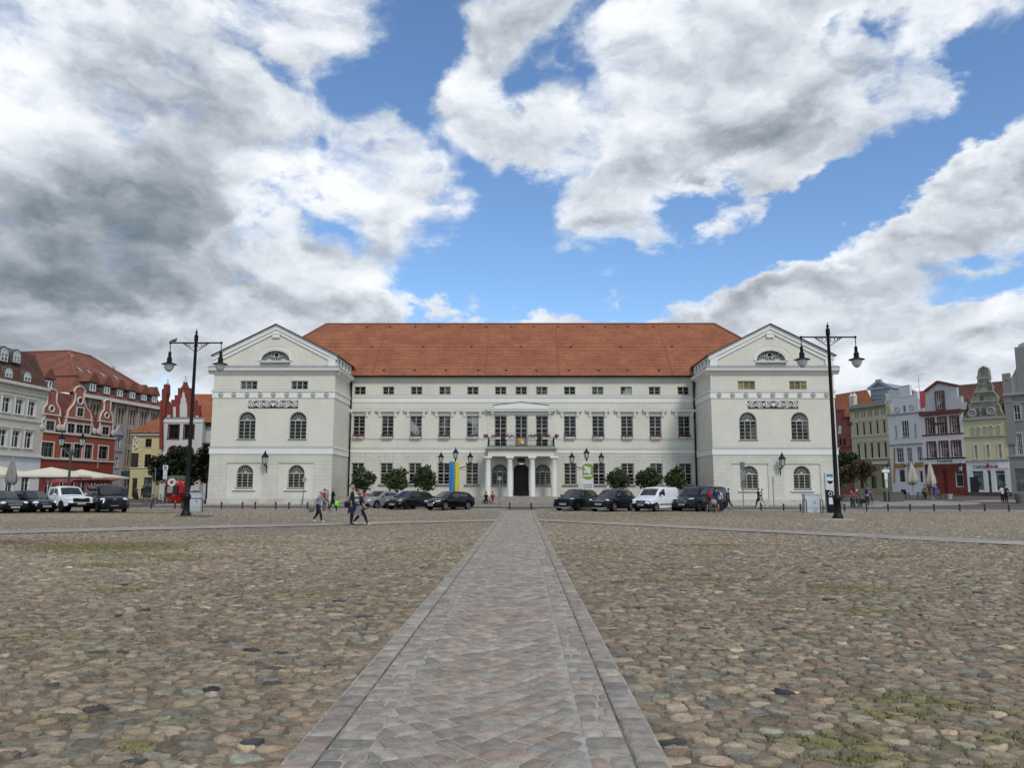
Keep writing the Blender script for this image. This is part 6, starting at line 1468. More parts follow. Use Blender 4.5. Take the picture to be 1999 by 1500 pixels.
TY = 86.
xt = lambda px: gX(px, TY, 975)
tree('dark dense tree left of the red kiosk before the white house', xt(322), TY, 6., [(0, 0, zY(922, TY, 322), 2.0, 2.1), (-1., 0, zY(915, TY, 310), 1.3, 1.5), (1.3, .2, zY(905, TY, 340), 1.7, 1.9)], DKL, n=5200, seed=3, ls=.36)
tree('dark dense tree behind the left street lamp', xt(364), TY, 6., [(-.5, 0, zY(918, TY, 355), 1.8, 1.9), (.9, 0, zY(905, TY, 384), 1.8, 2.0), (.4, 0, zY(925, TY, 372), 1.6, 1.6)], DKL, n=5200, seed=5, ls=.36, lean=.6)
tree('dark dense tree against the corner of the left wing', xt(402), TY, 6., [(.1, 0, zY(900, TY, 398), 1.3, 2.2), (.3, .4, zY(926, TY, 402), 1.3, 1.8)], DKL, n=3400, seed=7, ls=.36)
TY = 92.
tree('green street tree beside the right wing of the town hall', gX(1645, TY, 970), TY, 6., [(0, 0, zY(930, TY, 1644), 2.0, 2.2), (1., 0, zY(918, TY, 1654), 1.5, 1.6)], GRL_, n=3600, seed=9, ls=.36)
tree('leaning copper leaved young tree before the olive yellow house', gX(1704, 84, 974), 84., 5., [(-1.4, 0, zY(920, 84, 1685)-.5, 1.8, 1.25), (-.2, 0, zY(916, 84, 1700)-.5, 1.5, 1.4), (-2.6, 0, zY(927, 84, 1665)-.5, 1.3, 1.0)], RDL, n=1500, seed=11, ls=.30, lean=-.9, trunk=.09, limbs=7)

# umbrellas of the cafe on the left
CANV = mat('cream_canvas', (.62, .57, .44), .8, .05, .8, streak=.08); GCANV = mat('grey_canvas', (.24, .22, .20), .85, .15, 1.5, streak=.3); BCANV = mat('beige_canvas', (.44, .40, .33), .85, .12, 1.5, streak=.25)
def parasol(label, pxc, py_top, py_edge, px0, px1, Y, dy=2.2):
    x = gX(pxc, Y, 930); x0, x1 = gX(px0, Y, 930)-x, gX(px1, Y, 930)-x; z = gz(x, Y); zt, ze = zY(py_top, Y, pxc)-z, zY(py_edge, Y, pxc)-z
    t = thing('parasol', label, 'parasol', (x, Y, z), 0, 'large cream parasols of the pavement cafe')
    MB().lathe([(.35, 0), (.35, .08), (.05, .1), (.045, zt-.05)], n=10).build('pole', mat('parasol_pole', (.30, .28, .25), .5), t)
    b = MB(); c = [(x0, -dy, ze), (x1, -dy, ze), (x1, dy, ze), (x0, dy, ze)]
    for i in range(4):
        a, d = Vector(c[i]), Vector(c[(i+1) % 4]); top = Vector((0, 0, zt)); n = 6; rows = []
        for j in range(n+1):
            f = j/n; rows.append([a.lerp(d, q/6).lerp(top, f)-Vector((0, 0, .10*math.sin(math.pi*f)*(.4+.6*math.sin(math.pi*q/6)))) for q in range(7)])
        k = len(b.v); b.add([p for r_ in rows for p in r_], [(j*7+q, j*7+q+1, (j+1)*7+q+1, (j+1)*7+q) for j in range(n) for q in range(6)])
        b.add([tuple(a), tuple(d), tuple(d-Vector((0, 0, .14))), tuple(a-Vector((0, 0, .14)))], [(0, 1, 2, 3)])
    b.build('canopy', CANV, t, smooth=30)
    b = MB()
    for q in c: b.tube([(0, 0, ze-.35), (q[0]*.97, q[1]*.97, ze-.02)], .02, 4)
    b.build('ribs', mat('parasol_pole'), t)
parasol('cream open parasol furthest left, cut by the picture edge', -14, 908, 927, -70, 52, 66.); parasol('large cream open parasol right of the closed grey one', 99, 912.5, 929.5, 24, 182, 66.); parasol('rightmost cream open parasol before the red house', 158, 917, 931.5, 118, 228, 68.); parasol('cream open parasol half hidden behind the largest one', 44, 920, 930, 20, 90, 70.)
b = MB(); x0, x1 = gX(97, 71, 935), gX(226, 71, 935); z = gz(-43, 71)
t = thing('awning', 'pale red awning strip under the cream parasols', 'awning', ((x0+x1)/2, 71, z)); w = (x1-x0)/2; za = zY(934, 71, 150)-z
AWR = mat('faded_red_cloth', (.36, .09, .10), .8, .15, 1.); b.prismx([(-.9, za-.18), (-.9, za-.42), (.9, za-.1), (.9, za)], -w, w); b.build('cloth', AWR, t)
b = MB()
for k in range(6): u = -w+2*w*k/5; b.tube([(u, -.8, 0), (u, -.8, za-.2)], .05, 6)
b.build('post', AWR, t)
def closed_parasol(label, px, py0, py1, Y, m, w, seed):
    x = gX(px, Y, 950); z = gz(x, Y); zt, zb = zY(py0, Y, px)-z, zY(py1, Y, px)-z; t = thing('closed_parasol', label, 'parasol', (x, Y, z)); g = random.Random(seed); b = MB(); vs = []; n = 20; H = zt-zb
    MB().lathe([(.3, 0), (.3, .08), (.04, .1), (.04, zt)], n=8).build('pole', mat('parasol_pole'), t)
    pr = [(0, .03), (.06, .16), (.18, .34), (.30, .52), (.42, .62), (.55, .78), (.72, .95), (.86, 1.), (.95, .85), (1., .55)]
    for f, r in pr:
        for k in range(n): a = 6.283*k/n; rr = w*r*(1+.22*math.sin(a*5+f*2+seed))+.02; vs.append((rr*math.cos(a), rr*math.sin(a), zt-f*H+(.12*math.sin(a*3+seed) if f > .9 else 0)))
    b.add(vs, [(j*n+k, j*n+(k+1) % n, (j+1)*n+(k+1) % n, (j+1)*n+k) for j in range(len(pr)-1) for k in range(n)]); b.build('canopy', m, t, smooth=60)
closed_parasol('closed grey parasol behind the navy estate car', 21, 893, 945, 60., GCANV, .36, 1); closed_parasol('closed beige parasol before the pharmacy door', 1782, 904, 946, 88., BCANV, .48, 2); closed_parasol('closed beige parasol before the red restaurant front', 1818, 903, 950, 86., BCANV, .42, 3)

# strawberry kiosk
KY = 80.; x0, x1 = gX(322, KY, 975), gX(366, KY, 975); x = (x0+x1)/2; z = gz(x, KY); kt = thing('strawberry_kiosk', 'round red strawberry shaped kiosk with white seeds and a serving hatch', 'kiosk', (x, KY, z)); w = (x1-x0)/2; hk = zY(935, KY, 345)-z
KR = mat('strawberry_red', (.36, .008, .012), .35, .08, 1., spec=.5); b = MB()
prof = [(.55, 0), (.74, .12), (.90, .35), (.99, .6), (1., .75), (.96, .88), (.82, .97), (.5, 1.0), (.02, 1.01)]
b.lathe([(w*r, hk*q) for r, q in prof], n=32); b.build('shell', KR, kt, smooth=50)
b = MB()
for k in range(9): a = -math.pi/2+(k-4)*.5; q = w*.99; b.tube([(q*.35*math.cos(a), q*.35*math.sin(a), hk*1.02), (q*.78*math.cos(a), q*.78*math.sin(a), hk*.985), (q*.99*math.cos(a), q*.99*math.sin(a), hk*.88)], [.3, .28, .04], 6)
b.lathe([(w*.6, hk*1.0), (w*.3, hk*1.05), (.02, hk*1.06)], n=16); b.build('leaf_cap', mat('kiosk_green', (.05, .09, .045), .6, .2, 2.), kt, smooth=60)
b = MB(); g = random.Random(4)
def kr(f): 
    for (r0, q0), (r1, q1) in zip(prof[:-1], prof[1:]):
        if q0 <= f <= q1: return w*(r0+(r1-r0)*(f-q0)/(q1-q0))
for k in range(34):
    f = g.uniform(.06, .94); a = -math.pi/2+g.uniform(-1.4, 1.4)
    if abs(a+math.pi/2) < .55 and .35 < f < .72: continue
    r = kr(f); b.ell((r*math.cos(a), r*math.sin(a), f*hk), (.05, .05, .07), 6, 4)
b.build('seeds', mat('seed_cream', (.60, .50, .36), .5), kt)
b = MB(); b.box(-.62, .62, -w-.06, -w+.5, hk*.40, hk*.72); b.build('hatch', DARKW, kt); b = MB(); b.box(.68, 1.1, -w*.92-.0, -w*.5, hk*.42, hk*.70); b.build('hatch_flap', KR, kt); MB().box(-.4, .15, -w-.12, -w-.065, hk*.42, hk*.68).build('menu_board', mat('menu_paper', (.30, .27, .22), .7, .4, 8.), kt)
b = MB().lathe([(.01, 0), (.42, 0), (.42, .05), (.01, .05)], n=24).build('round_sign', mat('seed_white', (.62, .6, .58), .5), kt, loc=(.0, -w-.05, hk*.85)); b.rotation_euler.x = R(90); b2 = MB().lathe([(.01, 0), (.17, 0), (.17, .02), (.01, .02)], n=16).build('emblem', mat('emblem_brown', (.20, .05, .06), .5), b, loc=(0, 0, .05))
b = MB(); xx = gX(395, 78, 985); b.lathe([(.42, 0), (.46, 1.1), (.5, 1.12), (.5, 1.25), (.1, 1.35)], n=16); tag(b.build('litter_bin', mat('dark_grey_steel', (.03, .03, .032), .5), loc=(xx-.35, 77., gz(xx, 77)), smooth=40), 'dark round litter bin at the corner of the left wing', 'bin')
b = MB(); a, c = gX(1731, 82, 975), gX(1758, 82, 975); w = (c-a)/2; b.box(-w, w, -.7, .7, -.1, 1.25).box(-w-.03, w+.03, -.73, .73, 1.25, 1.33); tag(b.build('stone_planter', mat('dark_green_stone', (.09, .10, .09), .7, .2, 1., streak=.2), loc=((a+c)/2, 82, gz((a+c)/2, 82)-.3)), 'square dark stone planter beside the direction sign', 'planter')
for lab, px, py, Y, r, m in (('grey litter drum at the right picture edge', 1992, 979, 76., .5, 'dark_grey_drum'), ('pale stone flower bowl before the restaurant door', 1852, 966, 86., .42, 'bowl_stone')):
    b = MB(); x = gX(px, Y, py); b.lathe([(r*.7, 0), (r*.75, .15), (r*.9, .4), (r, .95 if r > .45 else .55), (r*.9, .95 if r > .45 else .55), (.02, .8 if r > .45 else .5)], n=16)
    tag(b.build('litter_bin' if r > .45 else 'flower_bowl', mat(m, (.13, .14, .14) if r > .45 else (.40, .38, .35), .6, .15), loc=(x, Y, gz(x, Y)), smooth=40), lab, 'bin' if r > .45 else 'planter')
def chair(label, px, py, Y, m, rz):
    x = gX(px, Y, py); t = thing('cafe_chair', label, 'chair', (x, Y, gz(x, Y)), R(rz), 'cafe chairs before the eastern houses')
    MB().box(-.28, .28, -.28, .28, .42, .50).build('seat', m, t); MB().prismx([(.24, .45), (.32, .45), (.42, 1.0), (.34, 1.0)], -.28, .28).build('backrest', m, t)
    for s in (-1, 1):
        MB().box(s*.28-.03, s*.28+.03, -.28, .3, .62, .68).build('armrest', m, t)
        for q in (-.25, .25): MB().box(s*.26-.025, s*.26+.025, q-.025, q+.025, 0, .42 if q > 0 else .62).build('leg', m, t)
BLK = mat('black_wicker', (.012, .012, .012), .7, .2, 8.); TAN = mat('tan_wicker', (.13, .085, .05), .75, .2, 8.)
chair('black wicker armchair left of the closed parasol', 1768, 965, 89., BLK, 120); chair('black wicker armchair right of the pharmacy parasol', 1796, 965, 89., BLK, -100); chair('tan wicker chair behind the woman with the backpack', 1813, 966, 86., TAN, -30); chair('tan wicker chair beside the red restaurant door', 1837, 967, 86., TAN, 30)

def bicycle(label, px, py, Y, rz, col, bag=None, L=1.0):
    x = gX(px, Y, py); t = thing('bicycle', label, 'bicycle', (x, Y, gz(x, Y)), R(rz)); m = mat(*col)
    for sx in (-.53, .53):
        b = MB(); b.ring((sx, 0, .35), .335, .022, 'y', 24, 6); w_ = b.build('wheel', BLK, t, smooth=60); b = MB()
        for k in range(10): a = k*.628; b.tube([(sx, 0, .35), (sx+.33*math.cos(a), 0, .35+.33*math.sin(a))], .004, 3)
        b.ell((sx, 0, .35), (.03, .05, .03), 6, 4); b.build('spokes', GALV, w_)
    b = MB()
    for p, q in (((-.53, .35), (-.1, .32)), ((-.1, .32), (-.22, .85)), ((-.22, .85), (-.53, .35)), ((-.1, .32), (.36, .72)), ((-.2, .72), (.34, .82)), ((.33, .9), (.53, .35))): b.tube([(p[0], 0, p[1]), (q[0], 0, q[1])], .02, 6)
    b.build('frame', m, t, smooth=60)
    MB().ell((-.24, 0, .92), (.15, .08, .05), 8, 6).build('saddle', BLK, t); MB().tube([(.33, 0, .9), (.34, 0, 1.02), (.22, .26, 1.05)], .014, 5).tube([(.34, 0, 1.02), (.22, -.26, 1.05)], .014, 5).build('handlebar', GALV, t)
    MB().ring((-.1, .03, .32), .09, .012, 'y', 14, 4).tube([(-.1, .05, .32), (-.02, .1, .18)], .012, 4).tube([(-.1, -.05, .32), (-.18, -.1, .46)], .012, 4).build('crank', GALV, t)
    if bag:
        bm = mat(*bag)
        for s in (-1, 1): MB().box(-.78, -.38, s*.2-.09, s*.2+.09, .35, .72).build('pannier', bm, t)
bicycle('dark bicycle with a light basket rack, left of the kiosk post', 294, 977, 76., 170, ('bike_black', (.02, .02, .02), .4)); bicycle('dark red bicycle leaning between post and kiosk', 310, 977, 75.5, 150, ('bike_red', (.10, .015, .02), .4))
bicycle('black loaded bicycle behind the bending person in pink', 1680, 979, 71., 60, ('bike_black', (.02, .02, .02)), ('black_bag', (.015, .015, .017), .8)); bicycle('black touring bicycle ridden by the person in purple', 1692, 977, 72., 35, ('bike_black', (.02, .02, .02)), ('black_bag', (.015, .015, .017)))
# ================================================================= parked cars
def lerp_(pts, x):
    if x <= pts[0][0]: return pts[0][1]
    for (a, b), (c, d) in zip(pts[:-1], pts[1:]):
        if x <= c: return b+(d-b)*(x-a)/(c-a) if c > a else d
    return pts[-1][1]
TYRE = mat('tyre_rubber', (.006, .006, .006), .85, .15, 6., spec=.15); TRIM = mat('black_plastic', (.006, .006, .0065), .55, .1, 4., spec=.2); CHROME = mat('chrome', (.55, .56, .57), .18, .05, 4., metal=1.)
RIM = mat('alloy_rim', (.32, .33, .34), .35, .1, 4., metal=.8); DRIM = mat('dark_rim', (.045, .045, .048), .35, .1, 4., metal=.6); CARG = glass('car_glass', (.010, .012, .013), .03, .75); LAMP = mat('headlamp', (.72, .74, .75), .12, .15, 9., spec=.6); PLATE = mat('number_plate', (.60, .60, .58), .5, .05)
LAMPD = mat('headlamp_dark', (.16, .17, .18), .12, .3, 14., spec=.6); INK = mat('plate_ink', (.03, .03, .035), .6)
def paint(name, c): return mat(name, c, .16, .04, 1., spec=.12, coat=.32)
def car(label, name, cat, px, pyb, Y, head, L, Wd, H, deck, roof, wb, r, pm, glassx, rim=RIM, belt=None, grille=('box', .35, .12, .55), lamp=('e', .60, .16, .26, .10), lower=0., nose=.16, emblem=None, rails=False, wr=.74, trimz=None, platez=.42, skid=False, lampm=None, group=None, fog=True, rake=.0):
    """body lofted from its side profile; x runs to the nose. deck: bonnet/boot line, roof: greenhouse line"""
    x0 = gX(px, Y, pyb); t = thing(name, label, cat, (x0, Y, gz(x0, Y)), head, group)
    h2 = L/2; wz = Wd/2; zb = .20+lower; wx = (wb/2+.02, -wb/2+.02); Ra = r+.06
    bz = lambda x: lerp_(deck, x)
    def hw(x):
        q = abs(x)/h2; return wz*(1-(nose if x > 0 else .10)*max(0, (q-.52)/.48)**2.4)
    xs = set(np.linspace(-h2, h2, 47))|{p[0] for p in deck}
    for c in wx: xs |= {c+Ra*math.cos(k*math.pi/12) for k in range(13)}
    xs = sorted(x for x in xs if -h2 <= x <= h2); V = []; n = 11; mi = []
    for x in xs:
        w = hw(x); zt = bz(x); e = h2-abs(x); zb_ = zb+max(0, .16-e*.6) if e < .27 else zb
        a = max([zb_]+[r+math.sqrt(max(0, Ra*Ra-(x-c)**2)) for c in wx if abs(x-c) < Ra]); a = min(a, zt-.14)
        zm = max(a+.05, zb_+(zt-zb_)*.52)
        V += [(x, 0, zb_), (x, .66*w, zb_), (x, .67*w, a), (x, .93*w, a), (x, .985*w, max(a, zb_+.06)), (x, w, zm), (x, .992*w, max(zm, zt-.17)), (x, .965*w, zt-.06), (x, .90*w, zt-.005), (x, .55*w, zt+.025), (x, 0, zt+.035)]
    ns = len(xs); b = MB(); full = [(p[0], p[1], p[2]) for p in V]; mir = [(p[0], -p[1], p[2]) for p in V]; F = []; M_ = []
    for i in range(ns-1):
        for j in range(n-1):
            q = (i*n+j, (i+1)*n+j, (i+1)*n+j+1, i*n+j+1); F.append(q); zc = sum(V[k][2] for k in q)/4
            M_.append(1 if j < 4 or (trimz and zc < trimz(V[i*n+j][0])) or (j == 4 and zc < zb+.12) else 0)
    b.add(full, F); b.add(mir, [tuple(reversed(f)) for f in F]); b.m = M_+M_
    for i, rev in ((0, False), (ns-1, True)):
        k = list(range(i*n, i*n+n)); poly = [full[q] for q in k]+[mir[q] for q in reversed(k) if abs(mir[q][1]) > 1e-6]
        b.add(poly, [tuple(range(len(poly)))] if rev else [tuple(reversed(range(len(poly))))], 1 if trimz else 0)
    # greenhouse
    rx0, rx1 = roof[0][0], roof[-1][0]; gx = set(np.linspace(rx0, rx1, 33))|{p[0] for p in roof}
    for a, c in glassx['side']: gx |= {a, c}
    gx = sorted(gx); fs, rs = glassx['front'], glassx['rear']; GV = []; m = 6
    for x in gx:
        zt = max(lerp_(roof, x), bz(x)+.015); z0 = bz(x)-.02; f = (zt-z0)/max(.2, H-z0); w0 = .93*hw(x); w1 = w0+(wz*wr-w0)*min(1, f)
        za = z0+min(.10, (zt-z0)*.3); zc = zt-min(.13, (zt-z0)*.35); y = lambda z: w0+(w1-w0)*((z-z0)/max(.01, zt-z0))**1.3
        GV += [(x, w0, z0), (x, y(za), za), (x, y(zc), zc), (x, y(zt)-.01, zt-.03), (x, .82*y(zt), zt+.01), (x, 0, zt+.03)]
    G = {'paint': [], 'side': [], 'front': [], 'rear': []}
    for i in range(len(gx)-1):
        xm = (gx[i]+gx[i+1])/2
        for j in range(m-1):
            q = (i*m+j, (i+1)*m+j, (i+1)*m+j+1, i*m+j+1); k = 'paint'
            if j == 1 and any(a <= xm <= c for a, c in glassx['side']): k = 'side'
            elif j >= 4 and fs[0] <= xm <= fs[1]: k = 'front'
            elif j >= 4 and rs[0] <= xm <= rs[1]: k = 'rear'
            G[k].append(q)
    gm = [(p[0], -p[1], p[2]) for p in GV]
    b.add(GV, G['paint']); b.add(gm, [tuple(reversed(q)) for q in G['paint']])
    # door joints, handles, sills
    for s in (-1, 1):
        for a, c in glassx['side'][1:]+[(glassx['side'][0][0], 0)]:
            w = hw(a); zt = bz(a); pts = [(a, s*(.994*w+.002), zb+.2), (a, s*(w+.002), zb+(zt-zb)*.52), (a, s*(.99*w+.003), zt-.1)]; b.tube(pts, .007, 4, 1)
        for a, c in glassx['side'][:2]:
            w = hw(a+.25); b.box(a+.12, a+.32, s*w*.985-.02 if s > 0 else s*w*.985-.015, s*w*.985+.015 if s > 0 else s*w*.985+.02, bz(a)-.20, bz(a)-.165, 0)
    body = b.build('body', [pm, TRIM], t, smooth=32)
    def sub(faces, name):
        for mirr in ((False, True) if name == 'side_window' else (None,)):
            q = MB()
            if mirr in (False, None): q.add(GV, faces)
            if mirr in (True, None): q.add(gm, [tuple(reversed(f)) for f in faces])
            q.build(name, CARG, t, smooth=30)
    for k, nm in (('side', 'side_window'), ('front', 'windscreen'), ('rear', 'rear_window')):
        if G[k]: sub(G[k], nm)
    for c in wx:
        for s in (-1, 1):
            b = MB(); yo = s*(wz-.01); yi = s*(wz-.22)
            pr = [(r*.70, yi), (r*.97, yi), (r, yi+s*.03), (r, yo-s*.03), (r*.96, yo), (r*.68, yo-s*.01)]; vs = []; K = 22
            for rr, y in pr:
                for k in range(K): a = 6.283*k/K; vs.append((c+rr*math.cos(a), y, r+rr*math.sin(a)))
            b.add(vs, [(i*K+k, i*K+(k+1) % K, (i+1)*K+(k+1) % K, (i+1)*K+k) for i in range(len(pr)-1) for k in range(K)]); w_ = b.build('wheel', TYRE, t, smooth=50)
            b = MB(); b.ring((c, yo-s*.03, r), r*.66, .03, 'y', 20, 5); b.lathe([(.01, 0), (r*.2, 0), (.01, .01)], (0, 0, 0), 3) if False else None
            for k in range(5):
                for d in (-.12, .12): a = k*1.2566+d; b.line((c+r*.08*math.cos(a), r+r*.08*math.sin(a)), (c+r*.66*math.cos(a+d*.4), r+r*.66*math.sin(a+d*.4)), .035, min(yo-s*.02, yo-s*.05), max(yo-s*.02, yo-s*.05))
            b.ell((c, yo-s*.03, r), (.07, .03, .07), 8, 6); b.build('rim', rim, w_); 
            MB().lathe([(.01, 0), (r*.68, 0)], n=18).build('hub', IRON, w_, loc=(c, yo-s*.10, r)).rotation_euler.x = R(90)
    xf = h2
    def xat(yf, z):                      # nose surface x for a share of the half width
        x = h2
        while x > 0 and not (hw(x) >= abs(yf)*wz*.995 and bz(x) >= z): x -= .01
        return x
    kind, gw, gh, gzc = grille
    xT, xB = xat(gw, gzc+gh*.5), xat(gw, gzc-gh*.5); xz = lambda z: xB+(xT-xB)*(z-gzc+gh/2)/gh+.055; xg = max(xT, xB)
    b = MB(); o6 = [(-gw*wz, gzc-gh/2), (gw*wz, gzc-gh/2), (gw*wz*1.06, gzc+gh*.1), (gw*wz*.98, gzc+gh/2), (-gw*wz*.98, gzc+gh/2), (-gw*wz*1.06, gzc+gh*.1)]
    b.add([(xz(z)-(.012 if abs(y) > gw*wz*.9 else 0), y, z) for y, z in o6]+[(xz(z)-.2, y, z) for y, z in o6], [tuple(range(6)), tuple(range(11, 5, -1))]+[(i, i+6, (i+1) % 6+6, (i+1) % 6) for i in range(6)])
    gr = b.build('grille', TRIM, t)
    if kind == 'chrome':
        c = MB(); y = gw*wz*1.05
        c.tube([(xz(gzc-gh/2), -y, gzc-gh/2), (xz(gzc-gh/2)+.01, y, gzc-gh/2), (xz(gzc+gh/2), y, gzc+gh/2), (xz(gzc+gh/2)+.01, -y, gzc+gh/2)], .017, 5, closed=True); c.build('grille_frame', CHROME, gr)
    elif kind == 'bars':
        c = MB()
        for k in range(3): z = gzc-gh*.3+gh*.3*k; c.tube([(xz(z), -gw*wz, z), (xz(z)+.01, 0, z), (xz(z), gw*wz, z)], .014, 5)
        c.build('grille_bar', CHROME, gr)
    elif kind == 'kidney':
        c = MB()
        for s in (-1, 1): c.tube([(xz(z)+.005, s*y, z) for y, z in ((.04, gzc-gh*.4), (.30, gzc-gh*.35), (.33, gzc+gh*.25), (.28, gzc+gh*.45), (.05, gzc+gh*.45))], .02, 5, closed=True)
        c.build('grille_frame', CHROME, gr)
    if emblem:
        c = MB(); ez = emblem[1]; xe = xat(0.05, ez)+.03; er = emblem[2]
        c.ring((xe, 0, ez), er, er*.13, 'x', 18, 5)
        if emblem[0] == 'star':
            for k in range(3): a = 1.571+k*2.094; c.tube([(xe, 0, ez), (xe, er*math.cos(a), ez+er*math.sin(a))], er*.12, 4)
        elif emblem[0] == 'bolt': c.tube([(xe, -er*.9, ez-.02), (xe, er*.2, ez+.02), (xe, -er*.2, ez-.02), (xe, er*.9, ez+.02)], er*.1, 4)
        else: c.tube([(xe, -er*.7, ez+er*.5), (xe, -er*.25, ez-er*.6), (xe, 0, ez), (xe, er*.25, ez-er*.6), (xe, er*.7, ez+er*.5)], er*.1, 4)
        c.build('emblem', CHROME, t)
    k, lz, lw, ll, lh = lamp
    for s in (-1, 1):
        yc = (.72 if k != 'slim' else .66)*wz; xl = xat(.74, lz)-.03
        b = MB(); vs = []
        if k == 'slim':
            b.tube([(xat(.42, lz)+.0, s*.40*wz, lz-.02), (xat(.62, lz)+.005, s*.62*wz, lz), (xat(.80, lz)-.0, s*.80*wz, lz+.02), (xat(.9, lz)-.10, s*.905*wz, lz+.04)], [lh*.35, lh*.5, lh*.5, lh*.3], 6)
        else: b.ell((xl-ll*.35, s*yc, lz), (ll*.75, lw*1.25, lh), 12, 8, 0, -s*.45)
        b.build('headlight', lampm or LAMP, t, smooth=60)
        if fog:
            b = MB(); xq = xat(.78, .40+lower)-.02; b.prismx([(s*.62*wz, .34+lower), (s*.86*wz, .33+lower), (s*.88*wz, .48+lower), (s*.74*wz, .47+lower)], xq-.2, xq+.045); b.build('fog_lamp_bay', TRIM, t)
        xm = glassx['side'][-1][1]-.12; zm = bz(xm)+.06
        b = MB(); b.ell((xm, s*(hw(xm)+.09), zm+.04), (.08, .11, .075), 10, 8); b.tube([(xm, s*(hw(xm)*.93), zm), (xm, s*(hw(xm)+.04), zm+.02)], .03, 5); b.build('wing_mirror', pm, t, smooth=60)
    b = MB(); xp = xat(.2, platez)+.025; b.box(xp-.03, xp, -.26, .26, platez-.057, platez+.057); p = b.build('number_plate', PLATE, t)
    b = MB(); yq = -.21
    for wq in (.05, .05, .07, .03, .05, .05, .05): b.box(xp, xp+.004, yq, yq+wq*.7, platez-.035, platez+.035); yq += wq+.012
    b.build('plate_marks', INK, p)
    b = MB(); xl = xat(.3, zb+.18)+.02; b.prismx([(-.62*wz, zb+.06), (.62*wz, zb+.06), (.56*wz, zb+.17), (-.56*wz, zb+.17)], xl-.3, xl); b.build('air_intake', TRIM, t)
    if skid: MB().tube([(xat(.8, .4)-.06, -.80*wz, zb+.13), (xl+.02, -.45*wz, zb+.06), (xl+.02, .45*wz, zb+.06), (xat(.8, .4)-.06, .80*wz, zb+.13)], .03, 5).build('bumper_trim', CHROME, t)
    if rails:
        for s in (-1, 1): MB().tube([(-h2*.72, s*wz*.66, H-.04), (-h2*.6, s*wz*.68, H+.05), (.15, s*wz*.69, H+.06), (.4, s*wz*.67, H-.01)], .022, 6).build('roof_rail', rails, t, smooth=50)
    b = MB(); b.tube([(-.5, 0, H), (-.7, 0, H+.16)], [.025, .006], 5); b.build('aerial', TRIM, t)
    for s in (-1, 1):
        b = MB(); b.ell((-h2+.08, s*wz*.80, bz(-h2+.3)-.16), (.10, .12, .12), 8, 6); b.build('tail_light', mat('tail_red', (.20, .01, .01), .2, .1, 9.), t, smooth=60)
    return t
def hd(px, phi):            # heading: the direction to the camera turned by phi degrees; positive turns the nose to picture left
    d = ray(px, 980); a = math.atan2(-d.y, -d.x); return a-R(phi)
SILV = paint('silver_grey_paint', (.20, .215, .22)); DGRY = paint('graphite_paint', (.012, .013, .015)); BLKP = paint('black_paint', (.003, .003, .0036)); TEAL = paint('dark_teal_paint', (.004, .012, .015)); DSUV = paint('dark_blue_grey_paint', (.006, .007, .0095)); WHP = paint('white_paint', (.68, .69, .70)); NAVY = paint('navy_paint', (.004, .0045, .010)); MBLU = paint('dark_steel_blue_paint', (.010, .012, .018))
def sedan(L, H): h = L/2; return [(-h, .62), (-h+.06, .92), (-h+.9, 1.0), (-.6, .96), (.75, .93), (1.3, .90), (h-.45, .80), (h-.12, .70), (h, .52)], [(-h+.55, .98), (-h+1.35, H-.07), (-.25, H), (.25, H-.03), (1.12, .92)]
def hatch(L, H): h = L/2; return [(-h, .60), (-h+.05, .95), (-.6, .95), (.8, .92), (1.25, .89), (h-.4, .79), (h-.10, .68), (h, .50)], [(-h+.10, .98), (-h+.55, H-.12), (-h+1.0, H-.04), (-.15, H), (.25, H-.04), (1.08, .91)]
def suv(L, H): h = L/2; return [(-h, .70), (-h+.05, 1.08), (-.6, 1.07), (.75, 1.06), (1.15, 1.05), (h-.35, .97), (h-.10, .88), (h, .62)], [(-h+.10, 1.08), (-h+.45, H-.18), (-h+.8, H-.05), (-.2, H), (.25, H-.04), (1.02, 1.06)]
HG = 'cars parked before the town hall'
d, f = sedan(4.75, 1.45)
car('silver grey saloon leftmost of the three cars before the left half', 'saloon_car', 'car', 743, 994, 65., hd(743, 42), 4.75, 1.83, 1.45, d, f, 2.84, .32, SILV, dict(side=[(-1.05, -.28), (-.22, .85)], front=(.30, 1.05), rear=(-1.75, -1.1)), grille=('bars', .38, .16, .60), lamp=('e', .68, .15, .26, .08), group=HG)
d, f = hatch(4.40, 1.46)
car('graphite grey hatchback between the silver saloon and the black hatchback', 'hatchback', 'car', 800, 993, 63., hd(800, 40), 4.40, 1.83, 1.46, d, f, 2.68, .33, DGRY, dict(side=[(-1.35, -.42), (-.36, .82)], front=(.30, 1.02), rear=(-2.05, -1.55)), rim=DRIM, grille=('box', .62, .10, .70), lamp=('slim', .70, 0, 0, .09), group=HG)
d, f = hatch(4.34, 1.44)
car('black hatchback with silver wheels, rightmost of the left three', 'hatchback', 'car', 877, 992, 61.5, hd(877, 42), 4.34, 1.78, 1.44, d, f, 2.68, .33, BLKP, dict(side=[(-1.35, -.42), (-.36, .82)], front=(.30, 1.02), rear=(-2.02, -1.5)), grille=('kidney', .40, .24, .62), lamp=('slim', .68, 0, 0, .11), group=HG)
d, f = suv(4.55, 1.63)
car('dark teal off road car left of the three on the right', 'suv', 'car', 1126, 994, 61., hd(1126, 28), 4.55, 1.87, 1.63, d, f, 2.70, .35, TEAL, dict(side=[(-1.55, -.45), (-.38, .75)], front=(.30, .98), rear=(-2.1, -1.7)), rim=DRIM, grille=('box', .60, .16, .74), lamp=('slim', .90, 0, 0, .07), skid=True, platez=.52, group=HG)
